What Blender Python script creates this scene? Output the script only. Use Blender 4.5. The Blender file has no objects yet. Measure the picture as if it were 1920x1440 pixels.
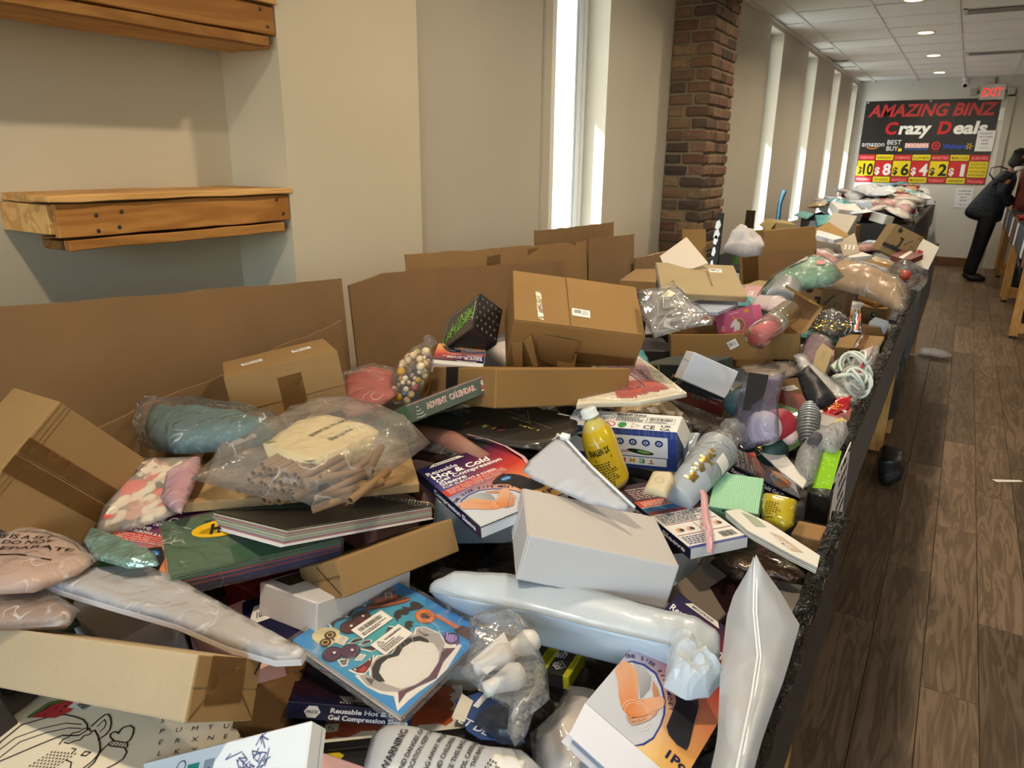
import bpy, bmesh, math, random, json
from mathutils import Vector, Matrix, noise
from mathutils.geometry import delaunay_2d_cdt

SC = bpy.context.scene
COL = SC.collection
PI = math.pi

# ------------------------------------------------------------------ camera, sky, sun, window light, exposure
def setup_view():
    cd = bpy.data.cameras.new('camera')
    cam = bpy.data.objects.new('camera', cd)
    COL.objects.link(cam)
    r = Vector((0.851, 0.524, 0.011)); u = Vector((-0.166, 0.250, 0.954)); b = Vector((0.498, -0.814, 0.300))
    b.normalize(); r = u.cross(b).normalized(); u = b.cross(r)
    cam.matrix_world = Matrix(((r.x, u.x, b.x, 0), (r.y, u.y, b.y, 0), (r.z, u.z, b.z, 1.55), (0, 0, 0, 1)))
    cd.sensor_width = 36; cd.lens = 1335 * 36 / 1920
    cd.clip_start = .02; cd.clip_end = 200
    cd.dof.use_dof = True; cd.dof.focus_distance = 1.5; cd.dof.aperture_fstop = 11
    SC.camera = cam
    SC.view_settings.view_transform = 'Standard'; SC.view_settings.look = 'None'
    SC.view_settings.gamma = 1; SC.view_settings.use_curve_mapping = False
    SC.view_settings.exposure = EXPOSURE
    SC.cycles.transparent_max_bounces = 24
    SC.cycles.max_bounces = 8
    SC.cycles.sample_clamp_indirect = 6
    w = bpy.data.worlds.new('sky'); SC.world = w; w.use_nodes = True
    nt = w.node_tree; nt.nodes.clear()
    o = nt.nodes.new('ShaderNodeOutputWorld'); bg = nt.nodes.new('ShaderNodeBackground')
    sk = nt.nodes.new('ShaderNodeTexSky'); sk.sky_type = 'NISHITA'; sk.sun_disc = False
    sk.sun_elevation = math.radians(36); sk.sun_rotation = math.radians(222)
    sk.air_density = 1.2; sk.dust_density = 1.5
    bg.inputs[1].default_value = SKY
    nt.links.new(sk.outputs[0], bg.inputs[0]); nt.links.new(bg.outputs[0], o.inputs[0])
    s = bpy.data.lights.new('sun', 'SUN'); s.energy = SUN; s.angle = .009; s.color = (1, .95, .86)
    so = bpy.data.objects.new('sun', s); COL.objects.link(so)
    so.rotation_euler = Vector((.55, .6, -.6)).to_track_quat('-Z', 'Y').to_euler()
    # daylight through the shop front behind the camera (a glazed wall at y = -3.4)
    a = bpy.data.lights.new('shopfront_daylight', 'AREA'); a.shape = 'RECTANGLE'; a.size = 3.6; a.size_y = 1.9
    a.energy = FRONT; a.color = (.80, .90, 1.0)
    ao = bpy.data.objects.new('shopfront_daylight', a); COL.objects.link(ao)
    ao.location = (.6, -3.3, 1.75); ao.rotation_euler = Vector((0, 1, -.12)).to_track_quat('-Z', 'Z').to_euler()

EXPOSURE = 0.06
SKY = 1.0
SUN = 26.0
FRONT = 26
LAMP = 15
setup_view()

# ------------------------------------------------------------------ materials
def lin(c):
    if isinstance(c, str):
        c = tuple(int(c[i:i + 2], 16) / 255 for i in (0, 2, 4))
    return tuple((x / 12.92 if x <= .04045 else ((x + .055) / 1.055) ** 2.4) for x in c)

MATS = {}
def new_mat(name):
    m = bpy.data.materials.new(name); m.use_nodes = True
    nt = m.node_tree; nt.nodes.clear()
    out = nt.nodes.new('ShaderNodeOutputMaterial')
    return m, nt, out
def N(nt, t, **k):
    n = nt.nodes.new(t)
    for a, v in k.items():
        if a.startswith('i_'):
            key = a[2:]
            n.inputs[int(key) if key.isdigit() else key].default_value = v
        else: setattr(n, a, v)
    return n
def bump(nt, bs, scale=80, strength=.15, dist=.002, detail=3, coord='Object', stretch=None):
    tc = N(nt, 'ShaderNodeTexCoord'); nz = N(nt, 'ShaderNodeTexNoise', i_Scale=scale, i_Detail=detail)
    src = tc.outputs[coord]
    if stretch:
        mp = N(nt, 'ShaderNodeMapping'); mp.inputs['Scale'].default_value = stretch
        nt.links.new(src, mp.inputs[0]); src = mp.outputs[0]
    bp = N(nt, 'ShaderNodeBump', i_Strength=strength, i_Distance=dist)
    nt.links.new(src, nz.inputs['Vector']); nt.links.new(nz.outputs[0], bp.inputs['Height'])
    if bs is not None: nt.links.new(bp.outputs[0], bs.inputs['Normal'])
    return bp, nz, src
def plain(col, rough=.55, spec=.4, metal=0, bump_s=0, bscale=60, bdist=.002, coat=0, var=0, vscale=8):
    key = ('p', col, rough, spec, metal, bump_s, bscale, bdist, coat, var, vscale)
    if key in MATS: return MATS[key]
    m, nt, out = new_mat('plain_' + str(len(MATS)))
    bs = N(nt, 'ShaderNodeBsdfPrincipled', i_Roughness=rough, i_Metallic=metal)
    bs.inputs['Base Color'].default_value = (*lin(col), 1)
    bs.inputs['Specular IOR Level'].default_value = spec
    bs.inputs['Coat Weight'].default_value = coat; bs.inputs['Coat Roughness'].default_value = .12
    if bump_s: bump(nt, bs, bscale, bump_s, bdist)
    if var:
        tc = N(nt, 'ShaderNodeTexCoord'); nz = N(nt, 'ShaderNodeTexNoise', i_Scale=vscale, i_Detail=5)
        nt.links.new(tc.outputs['Object'], nz.inputs['Vector'])
        mx = N(nt, 'ShaderNodeMix', data_type='RGBA')
        c = lin(col)
        mx.inputs[6].default_value = (*[x * (1 - var) for x in c], 1); mx.inputs[7].default_value = (*[min(1, x * (1 + var)) for x in c], 1)
        nt.links.new(nz.outputs[0], mx.inputs[0]); nt.links.new(mx.outputs[2], bs.inputs['Base Color'])
    nt.links.new(bs.outputs[0], out.inputs[0]); MATS[key] = m
    return m
def kraft(col='b08d62', rough=.75):
    key = ('k', col, rough)
    if key in MATS: return MATS[key]
    m, nt, out = new_mat('kraft_board_' + str(len(MATS)))
    bs = N(nt, 'ShaderNodeBsdfPrincipled', i_Roughness=rough); bs.inputs['Specular IOR Level'].default_value = .2
    tc = N(nt, 'ShaderNodeTexCoord')
    n1 = N(nt, 'ShaderNodeTexNoise', i_Scale=450, i_Detail=2); n2 = N(nt, 'ShaderNodeTexNoise', i_Scale=9, i_Detail=4)
    for n in (n1, n2): nt.links.new(tc.outputs['Object'], n.inputs['Vector'])
    ad = N(nt, 'ShaderNodeMath', operation='MULTIPLY_ADD', i_1=.5); nt.links.new(n1.outputs[0], ad.inputs[0])
    ml = N(nt, 'ShaderNodeMath', operation='MULTIPLY', i_1=.5); nt.links.new(n2.outputs[0], ml.inputs[0]); nt.links.new(ml.outputs[0], ad.inputs[2])
    mx = N(nt, 'ShaderNodeMix', data_type='RGBA'); c = [x * .66 for x in lin(col)]
    mx.inputs[6].default_value = (*[x * .8 for x in c], 1); mx.inputs[7].default_value = (*[x * 1.2 for x in c], 1)
    nt.links.new(ad.outputs[0], mx.inputs[0]); nt.links.new(mx.outputs[2], bs.inputs['Base Color'])
    bp = N(nt, 'ShaderNodeBump', i_Strength=.12, i_Distance=.004); nt.links.new(n2.outputs[0], bp.inputs['Height']); nt.links.new(bp.outputs[0], bs.inputs['Normal'])
    nt.links.new(bs.outputs[0], out.inputs[0]); MATS[key] = m
    return m
def printed(rough=.4, coat=0.0):
    key = ('print', rough, coat)
    if key in MATS: return MATS[key]
    m, nt, out = new_mat('printed_' + str(len(MATS)))
    bs = N(nt, 'ShaderNodeBsdfPrincipled', i_Roughness=rough)
    bs.inputs['Specular IOR Level'].default_value = .35
    bs.inputs['Coat Weight'].default_value = coat; bs.inputs['Coat Roughness'].default_value = .08
    at = N(nt, 'ShaderNodeAttribute', attribute_name='ink'); nt.links.new(at.outputs['Color'], bs.inputs['Base Color'])
    nt.links.new(bs.outputs[0], out.inputs[0]); MATS[key] = m
    return m
def film(tint='ffffff', fac=.55, rough=.16, scale=55, strength=.7, haze=0.0, hazecol='f2f2f4', crease=None):
    """clear plastic: transparent with a glossy wrinkled sheen, stress whitening and glints put in as white haze along its creases, optionally milky"""
    crease = min(.75, strength * .8) if crease is None else crease
    key = ('film', tint, fac, rough, scale, strength, haze, hazecol, crease)
    if key in MATS: return MATS[key]
    m, nt, out = new_mat('clear_film_' + str(len(MATS)))
    tr = N(nt, 'ShaderNodeBsdfTransparent'); tr.inputs[0].default_value = (*lin(tint), 1)
    gl = N(nt, 'ShaderNodeBsdfGlossy', i_Roughness=rough)
    bp, nz, src = bump(nt, None, scale, strength, .012, 4)
    wn = N(nt, 'ShaderNodeTexNoise', i_Scale=9, i_Detail=3); nt.links.new(src, wn.inputs['Vector'])
    wa = N(nt, 'ShaderNodeVectorMath', operation='MULTIPLY_ADD'); wa.inputs[1].default_value = (.06, .06, .06)
    nt.links.new(wn.outputs['Color'], wa.inputs[0]); nt.links.new(src, wa.inputs[2])
    vo = N(nt, 'ShaderNodeTexNoise', i_Scale=scale * .33, i_Detail=1.5, i_Distortion=1.6); nt.links.new(wa.outputs[0], vo.inputs['Vector'])
    ab = N(nt, 'ShaderNodeMath', operation='SUBTRACT', i_1=.5); nt.links.new(vo.outputs[0], ab.inputs[0])
    rd = N(nt, 'ShaderNodeMath', operation='ABSOLUTE'); nt.links.new(ab.outputs[0], rd.inputs[0])
    bp2 = N(nt, 'ShaderNodeBump', i_Strength=strength * .7, i_Distance=.03); nt.links.new(rd.outputs[0], bp2.inputs['Height']); nt.links.new(bp.outputs[0], bp2.inputs['Normal'])
    nt.links.new(bp2.outputs[0], gl.inputs['Normal'])
    fr = N(nt, 'ShaderNodeFresnel', i_IOR=1.45); nt.links.new(bp2.outputs[0], fr.inputs['Normal'])
    mm = N(nt, 'ShaderNodeMath', operation='MULTIPLY', i_1=fac * .75); nt.links.new(fr.outputs[0], mm.inputs[0])
    df = N(nt, 'ShaderNodeBsdfDiffuse'); df.inputs[0].default_value = (*lin(hazecol), 1)
    tl = N(nt, 'ShaderNodeBsdfTranslucent'); tl.inputs[0].default_value = (*lin(hazecol), 1)
    mh = N(nt, 'ShaderNodeMixShader', i_0=.35); nt.links.new(df.outputs[0], mh.inputs[1]); nt.links.new(tl.outputs[0], mh.inputs[2])
    nt.links.new(bp2.outputs[0], df.inputs['Normal'])
    hz = N(nt, 'ShaderNodeMath', operation='ADD', i_1=haze + (.07 if crease else 0)); hz.use_clamp = True; hz.inputs[0].default_value = 0  # even base haze brightens the film in place of bright reflections
    if crease:
        cr = N(nt, 'ShaderNodeMapRange'); cr.inputs[1].default_value = 0; cr.inputs[2].default_value = .022; cr.inputs[3].default_value = 1; cr.inputs[4].default_value = 0; nt.links.new(rd.outputs[0], cr.inputs[0])
        mk = N(nt, 'ShaderNodeTexNoise', i_Scale=scale * .45, i_Detail=2); nt.links.new(src, mk.inputs['Vector'])
        mr = N(nt, 'ShaderNodeMapRange'); mr.inputs[1].default_value = .5; mr.inputs[2].default_value = .66; nt.links.new(mk.outputs[0], mr.inputs[0])
        ml = N(nt, 'ShaderNodeMath', operation='MULTIPLY'); nt.links.new(cr.outputs[0], ml.inputs[0]); nt.links.new(mr.outputs[0], ml.inputs[1])
        m3 = N(nt, 'ShaderNodeMath', operation='MULTIPLY', i_1=crease); nt.links.new(ml.outputs[0], m3.inputs[0]); nt.links.new(m3.outputs[0], hz.inputs[0])  # white haze along the creases stands in for glints
    m2 = N(nt, 'ShaderNodeMixShader'); nt.links.new(hz.outputs[0], m2.inputs[0]); nt.links.new(tr.outputs[0], m2.inputs[1]); nt.links.new(mh.outputs[0], m2.inputs[2])
    mx = N(nt, 'ShaderNodeMixShader'); nt.links.new(mm.outputs[0], mx.inputs[0]); nt.links.new(m2.outputs[0], mx.inputs[1]); nt.links.new(gl.outputs[0], mx.inputs[2])
    nt.links.new(mx.outputs[0], out.inputs[0]); MATS[key] = m
    return m
def foil(col='c9c9cc', rough=.18, scale=60, strength=.9, metal=1.0):
    return plain(col, rough, .6, metal, strength, scale, .01)
def wood(c1='d9a95f', c2='8a5a2b', scale=3.5, axis=1, rough=.6):
    key = ('w', c1, c2, scale, axis, rough)
    if key in MATS: return MATS[key]
    m, nt, out = new_mat('wood_' + str(len(MATS)))
    bs = N(nt, 'ShaderNodeBsdfPrincipled', i_Roughness=rough); bs.inputs['Specular IOR Level'].default_value = .25
    tc = N(nt, 'ShaderNodeTexCoord'); oi = N(nt, 'ShaderNodeObjectInfo')
    cmb = N(nt, 'ShaderNodeVectorMath', operation='ADD')
    sc_ = N(nt, 'ShaderNodeVectorMath', operation='SCALE'); sc_.inputs[0].default_value = (17, 31, 13); nt.links.new(oi.outputs['Random'], sc_.inputs[3])
    nt.links.new(tc.outputs['Object'], cmb.inputs[0]); nt.links.new(sc_.outputs[0], cmb.inputs[1])
    mp = N(nt, 'ShaderNodeMapping'); s = [scale * 5] * 3; s[axis] = scale * .45; mp.inputs['Scale'].default_value = s
    nt.links.new(cmb.outputs[0], mp.inputs[0])
    n1 = N(nt, 'ShaderNodeTexNoise', i_Scale=1.0, i_Detail=6, i_Distortion=1.2); nt.links.new(mp.outputs[0], n1.inputs['Vector'])
    wv = N(nt, 'ShaderNodeMath', operation='MULTIPLY', i_1=26); nt.links.new(n1.outputs[0], wv.inputs[0])
    sn = N(nt, 'ShaderNodeMath', operation='SINE'); nt.links.new(wv.outputs[0], sn.inputs[0])
    mr = N(nt, 'ShaderNodeMapRange'); mr.inputs[1].default_value = -1; nt.links.new(sn.outputs[0], mr.inputs[0])
    n2 = N(nt, 'ShaderNodeTexNoise', i_Scale=2.2, i_Detail=3); nt.links.new(cmb.outputs[0], n2.inputs['Vector'])
    av = N(nt, 'ShaderNodeMix', data_type='FLOAT', i_0=.55); nt.links.new(mr.outputs[0], av.inputs[2]); nt.links.new(n2.outputs[0], av.inputs[3])
    mx = N(nt, 'ShaderNodeMix', data_type='RGBA'); mx.inputs[6].default_value = (*lin(c1), 1); mx.inputs[7].default_value = (*lin(c2), 1)
    nt.links.new(av.outputs[0], mx.inputs[0])
    hv = N(nt, 'ShaderNodeHueSaturation'); 
    vr = N(nt, 'ShaderNodeMapRange'); vr.inputs[3].default_value = .68; vr.inputs[4].default_value = 1.2; nt.links.new(oi.outputs['Random'], vr.inputs[0])
    nt.links.new(vr.outputs[0], hv.inputs['Value']); nt.links.new(mx.outputs[2], hv.inputs['Color'])
    nt.links.new(hv.outputs[0], bs.inputs['Base Color'])
    bp = N(nt, 'ShaderNodeBump', i_Strength=.15, i_Distance=.001); nt.links.new(av.outputs[0], bp.inputs['Height']); nt.links.new(bp.outputs[0], bs.inputs['Normal'])
    nt.links.new(bs.outputs[0], out.inputs[0]); MATS[key] = m
    return m
def paint(col, name='wall_paint', marks=.06):
    key = ('paint', col)
    if key in MATS: return MATS[key]
    m, nt, out = new_mat(name)
    bs = N(nt, 'ShaderNodeBsdfPrincipled', i_Roughness=.6); bs.inputs['Specular IOR Level'].default_value = .3
    bp, nz, src = bump(nt, bs, 140, .05, .002)
    n2 = N(nt, 'ShaderNodeTexNoise', i_Scale=2.3, i_Detail=6); nt.links.new(src, n2.inputs['Vector'])
    mx = N(nt, 'ShaderNodeMix', data_type='RGBA'); c = lin(col)
    mx.inputs[6].default_value = (*[x * (1 - marks) for x in c], 1); mx.inputs[7].default_value = (*[min(1, x * (1 + marks)) for x in c], 1)
    nt.links.new(n2.outputs[0], mx.inputs[0]); nt.links.new(mx.outputs[2], bs.inputs['Base Color'])
    nt.links.new(bs.outputs[0], out.inputs[0]); MATS[key] = m
    return m
def emit(col, strength):
    key = ('e', col, strength)
    if key in MATS: return MATS[key]
    m, nt, out = new_mat('lit_' + str(len(MATS)))
    e = N(nt, 'ShaderNodeEmission', i_Strength=strength); e.inputs[0].default_value = (*lin(col), 1)
    nt.links.new(e.outputs[0], out.inputs[0]); MATS[key] = m
    return m
def glass():
    return film('f4fbff', .35, .02, 3, 0.0)
def brickmat():
    m, nt, out = new_mat('old_brick')
    bs = N(nt, 'ShaderNodeBsdfPrincipled', i_Roughness=.8)
    oi = N(nt, 'ShaderNodeObjectInfo'); cr = N(nt, 'ShaderNodeValToRGB'); cr.color_ramp.interpolation = 'LINEAR'
    e = cr.color_ramp.elements
    stops = [(0, '3a302c'), (.2, '5a4030'), (.4, '7a5f4a'), (.55, '5e3d30'), (.7, '86694a'), (.85, '756048'), (1, '40332b')]
    e[0].position = 0; e[0].color = (*lin(stops[0][1]), 1); e[1].position = 1; e[1].color = (*lin(stops[-1][1]), 1)
    for p, c in stops[1:-1]:
        q = e.new(p); q.color = (*lin(c), 1)
    nt.links.new(oi.outputs['Random'], cr.inputs[0])
    tc = N(nt, 'ShaderNodeTexCoord'); ad = N(nt, 'ShaderNodeVectorMath', operation='ADD'); nt.links.new(tc.outputs['Object'], ad.inputs[0])
    sc_ = N(nt, 'ShaderNodeVectorMath', operation='SCALE'); sc_.inputs[0].default_value = (11, 7, 5); nt.links.new(oi.outputs['Random'], sc_.inputs[3]); nt.links.new(sc_.outputs[0], ad.inputs[1])
    nz = N(nt, 'ShaderNodeTexNoise', i_Scale=22, i_Detail=6); nt.links.new(ad.outputs[0], nz.inputs['Vector'])
    mr = N(nt, 'ShaderNodeMapRange'); mr.inputs[3].default_value = .55; mr.inputs[4].default_value = 1.35; nt.links.new(nz.outputs[0], mr.inputs[0])
    hv = N(nt, 'ShaderNodeHueSaturation'); nt.links.new(mr.outputs[0], hv.inputs['Value']); nt.links.new(cr.outputs[0], hv.inputs['Color'])
    nt.links.new(hv.outputs[0], bs.inputs['Base Color'])
    bp = N(nt, 'ShaderNodeBump', i_Strength=.6, i_Distance=.006); nt.links.new(nz.outputs[0], bp.inputs['Height']); nt.links.new(bp.outputs[0], bs.inputs['Normal'])
    nt.links.new(bs.outputs[0], out.inputs[0])
    return m

# ------------------------------------------------------------------ objects
def empty(name, loc=(0, 0, 0), M=None):
    o = bpy.data.objects.new(name, None); COL.objects.link(o); o.empty_display_size = .05
    if M is not None: o.matrix_world = M
    else: o.location = loc
    return o
def tag(o, label=None, cat=None, group=None, kind=None):
    if label: o['label'] = label
    if cat: o['category'] = cat
    if group: o['group'] = group
    if kind: o['kind'] = kind
    return o
class MB:
    """collects faces and links them as one mesh object"""
    def __init__(s): s.v = []; s.f = []; s.mi = []
    def add(s, vs, fs, mi=0):
        n = len(s.v); s.v += [tuple(v) for v in vs]; s.f += [tuple(i + n for i in f) for f in fs]; s.mi += [mi] * len(fs)
        return s
    def box(s, lo, hi, mi=0):
        x0, y0, z0 = lo; x1, y1, z1 = hi
        return s.add([(x0, y0, z0), (x1, y0, z0), (x1, y1, z0), (x0, y1, z0), (x0, y0, z1), (x1, y0, z1), (x1, y1, z1), (x0, y1, z1)],
                     [(3, 2, 1, 0), (4, 5, 6, 7), (0, 1, 5, 4), (1, 2, 6, 5), (2, 3, 7, 6), (3, 0, 4, 7)], mi)
    def hexa(s, p, mi=0):
        return s.add(p, [(3, 2, 1, 0), (4, 5, 6, 7), (0, 1, 5, 4), (1, 2, 6, 5), (2, 3, 7, 6), (3, 0, 4, 7)], mi)
    def beam(s, a, b, w, h, mi=0, up=(0, 0, 1)):
        a = Vector(a); b = Vector(b); d = (b - a).normalized(); u = Vector(up)
        if abs(d.dot(u)) > .95: u = Vector((0, 1, 0))
        r = d.cross(u).normalized(); u = r.cross(d)
        q = [(-1, -1), (1, -1), (1, 1), (-1, 1)]
        vs = [p + r * (w / 2 * x) + u * (h / 2 * y) for p in (a, b) for x, y in q]
        return s.add(vs, [(0, 1, 2, 3), (7, 6, 5, 4), (0, 4, 5, 1), (1, 5, 6, 2), (2, 6, 7, 3), (3, 7, 4, 0)], mi)
    def tube(s, pts, r, n=8, mi=0, caps=True):
        pts = [Vector(p) for p in pts]; rings = []
        rr = r if isinstance(r, (list, tuple)) else [r] * len(pts)
        ref = Vector((0, 0, 1))
        base = len(s.v); k = 0
        for i, p in enumerate(pts):
            d = (pts[min(i + 1, len(pts) - 1)] - pts[max(i - 1, 0)]).normalized()
            if abs(d.dot(ref)) > .97: ref = Vector((1, 0, 0)) if abs(d.x) < .9 else Vector((0, 1, 0))
            a = d.cross(ref).normalized(); b = d.cross(a)
            s.v += [tuple(p + (a * math.cos(t * 2 * PI / n) + b * math.sin(t * 2 * PI / n)) * rr[i]) for t in range(n)]
        for i in range(len(pts) - 1):
            for t in range(n):
                q = (t + 1) % n
                s.f.append((base + i * n + t, base + i * n + q, base + (i + 1) * n + q, base + (i + 1) * n + t)); s.mi.append(mi)
        if caps:
            s.f.append(tuple(base + t for t in reversed(range(n)))); s.f.append(tuple(base + (len(pts) - 1) * n + t for t in range(n))); s.mi += [mi, mi]
        return s
    def mesh(s, name, mats, smooth=False):
        m = bpy.data.meshes.new(name); m.from_pydata(s.v, [], s.f)
        for x in (mats if isinstance(mats, (list, tuple)) else [mats]): m.materials.append(x)
        if any(s.mi): m.polygons.foreach_set('material_index', s.mi)
        if smooth: m.polygons.foreach_set('use_smooth', [True] * len(s.f))
        m.update()
        return m
    def build(s, name, mats, parent=None, smooth=False):
        return link(name, s.mesh(name, mats, smooth), parent)
def link(name, mesh, parent=None, M=None):
    o = bpy.data.objects.new(name, mesh); COL.objects.link(o)
    if parent is not None: o.parent = parent
    if M is not None: o.matrix_local = M
    return o
def bevel_mesh(me, w, seg=1, angle=.5):
    bm = bmesh.new(); bm.from_mesh(me)
    es = [e for e in bm.edges if len(e.link_faces) == 2 and e.calc_face_angle(0) > angle]
    bmesh.ops.bevel(bm, geom=es, offset=w, offset_type='OFFSET', segments=seg, affect='EDGES', profile=.6, clamp_overlap=True)
    bm.to_mesh(me); bm.free(); me.update()
    return me
def sphere_mesh(name, r, mat, sub=2, scale=(1, 1, 1)):
    bm = bmesh.new(); bmesh.ops.create_icosphere(bm, subdivisions=sub, radius=r)
    bmesh.ops.scale(bm, vec=scale, verts=bm.verts)
    m = bpy.data.meshes.new(name); bm.to_mesh(m); bm.free(); m.materials.append(mat)
    m.polygons.foreach_set('use_smooth', [True] * len(m.polygons))
    return m
def lathe(prof, n=24):
    """profile of (radius, z) to verts, faces"""
    vs = []; fs = []
    for r, z in prof:
        for t in range(n): vs.append((r * math.cos(2 * PI * t / n), r * math.sin(2 * PI * t / n), z))
    for i in range(len(prof) - 1):
        for t in range(n):
            q = (t + 1) % n; fs.append((i * n + t, i * n + q, (i + 1) * n + q, (i + 1) * n + t))
    return vs, fs
def align(a, b, roll=None):
    """matrix with origin a and local z towards b"""
    a = Vector(a); d = (Vector(b) - a).normalized()
    q = d.to_track_quat('Z', 'Y')
    return Matrix.Translation(a) @ q.to_matrix().to_4x4()

# ------------------------------------------------------------------ flat print
TXT = {}
def glyphs(s, bold):
    k = (s, bold)
    if k not in TXT:
        cu = bpy.data.curves.new('t', 'FONT'); cu.body = s; cu.offset = bold; cu.resolution_u = 3
        o = bpy.data.objects.new('t', cu); me = bpy.data.meshes.new_from_object(o)
        TXT[k] = ([(v.co.x, v.co.y) for v in me.vertices], [tuple(p.vertices) for p in me.polygons])
        bpy.data.objects.remove(o); bpy.data.curves.remove(cu); bpy.data.meshes.remove(me)
    return TXT[k]
class Ink:
    """flat printing lifted a hair above a face; colours live in a face-corner attribute"""
    def __init__(s, face): s.F = face; s.v = []; s.f = []; s.c = []
    def poly(s, pts, col, lvl=0):
        n = len(s.v); h = .0004 + lvl * .0003
        s.v += [tuple(s.F.pt(x, y, h)) for x, y in pts]; s.f.append(tuple(range(n, n + len(pts))))
        cols = col if isinstance(col, list) else [col] * len(pts)
        s.c.append([lin(c) for c in cols]); return s
    def rect(s, x, y, w, h, col, lvl=0, rot=0):
        p = [(0, 0), (w, 0), (w, h), (0, h)]; c, n = math.cos(rot), math.sin(rot)
        return s.poly([(x + a * c - b * n, y + a * n + b * c) for a, b in p], col, lvl)
    def oval(s, x, y, rx, ry, col, lvl=0, n=28, rot=0):
        c, q = math.cos(rot), math.sin(rot)
        return s.poly([(x + rx * math.cos(2 * PI * t / n) * c - ry * math.sin(2 * PI * t / n) * q, y + rx * math.cos(2 * PI * t / n) * q + ry * math.sin(2 * PI * t / n) * c) for t in range(n)], col, lvl)
    def ring(s, x, y, r, w, col, lvl=0, n=28, ry=None, a0=0, a1=2 * PI):
        ry = ry or r
        for t in range(n):
            a, b = a0 + (a1 - a0) * t / n, a0 + (a1 - a0) * (t + 1) / n
            s.poly([(x + r * math.cos(a), y + ry * math.sin(a)), (x + r * math.cos(b), y + ry * math.sin(b)), (x + (r - w) * math.cos(b), y + (ry - w) * math.sin(b)), (x + (r - w) * math.cos(a), y + (ry - w) * math.sin(a))], col, lvl)
        return s
    def line(s, pts, w, col, lvl=0):
        for (x0, y0), (x1, y1) in zip(pts, pts[1:]):
            dx, dy = x1 - x0, y1 - y0; l = math.hypot(dx, dy) or 1; nx, ny = -dy / l * w / 2, dx / l * w / 2
            ex, ey = dx / l * w * .3, dy / l * w * .3
            s.poly([(x0 - nx - ex, y0 - ny - ey), (x1 - nx + ex, y1 - ny + ey), (x1 + nx + ex, y1 + ny + ey), (x0 + nx - ex, y0 + ny - ey)], col, lvl)
        return s
    def text(s, t, x, y, size, col, lvl=1, fit=None, al='l', rot=0, bold=.012, shear=0, h=None):
        vs, fs = glyphs(t, bold)
        if not vs: return s
        x0, x1 = min(v[0] for v in vs), max(v[0] for v in vs)
        sx = size
        if fit: sx = fit / (x1 - x0)
        sy = size if h is None else h
        if fit and size is None: sy = sx
        w = (x1 - x0) * sx
        ox = {'l': 0, 'c': -w / 2, 'r': -w}[al]; c, n = math.cos(rot), math.sin(rot)
        b = len(s.v); hh = .0004 + lvl * .0003
        for vx, vy in vs:
            a_, b_ = (vx - x0) * sx + ox + vy * sy * shear, vy * sy
            s.v.append(tuple(s.F.pt(x + a_ * c - b_ * n, y + a_ * n + b_ * c, hh)))
        for f in fs:
            s.f.append(tuple(b + i for i in f)); s.c.append([lin(col)] * len(f))
        return s
    def small(s, x, y, w, h, lines, col='333333', lvl=1, seed=0):
        """lines of print too small to read: rows of short dashes"""
        r = random.Random(seed); dy = h / lines
        for i in range(lines):
            cx = x; end = x + w * r.uniform(.65, 1)
            while cx < end:
                l = r.uniform(.02, .09) * w + dy * .3
                s.rect(cx, y + h - (i + .8) * dy, min(l, end - cx), dy * .5, col, lvl); cx += l + dy * .35
        return s
    def barcode(s, x, y, w, h, seed=0, lvl=1, col='222222'):
        r = random.Random(seed); cx = x
        while cx < x + w:
            b = r.choice((.012, .02, .03)) * w; s.rect(cx, y, min(b, x + w - cx), h, col, lvl); cx += b + r.choice((.012, .02, .03)) * w
        return s
    def build(s, name, parent, mat=None, label=None):
        if not s.f: return None
        m = bpy.data.meshes.new(name); m.from_pydata(s.v, [], s.f)
        a = m.attributes.new('ink', 'FLOAT_COLOR', 'CORNER'); fl = []
        for c in s.c:
            for q in c: fl += [*q, 1.0]
        a.data.foreach_set('color', fl)
        m.materials.append(mat or printed()); m.update()
        o = link(name, m, parent)
        if label: o['label'] = label
        return o
class Face:
    def __init__(s, O, eu, ev, n):
        s.O = Vector(O); s.eu = Vector(eu); s.ev = Vector(ev); s.n = Vector(n); s.W = s.eu.length; s.H = s.ev.length
        s.u = s.eu.normalized(); s.vv = s.ev.normalized()
    def pt(s, x, y, h=0): return s.O + s.u * x + s.vv * y + s.n * h
    def rot(s, k):
        O, eu, ev = s.O, s.eu, s.ev
        for _ in range(k % 4): O, eu, ev = O + eu, ev, -eu
        return Face(O, eu, ev, s.n)

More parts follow.
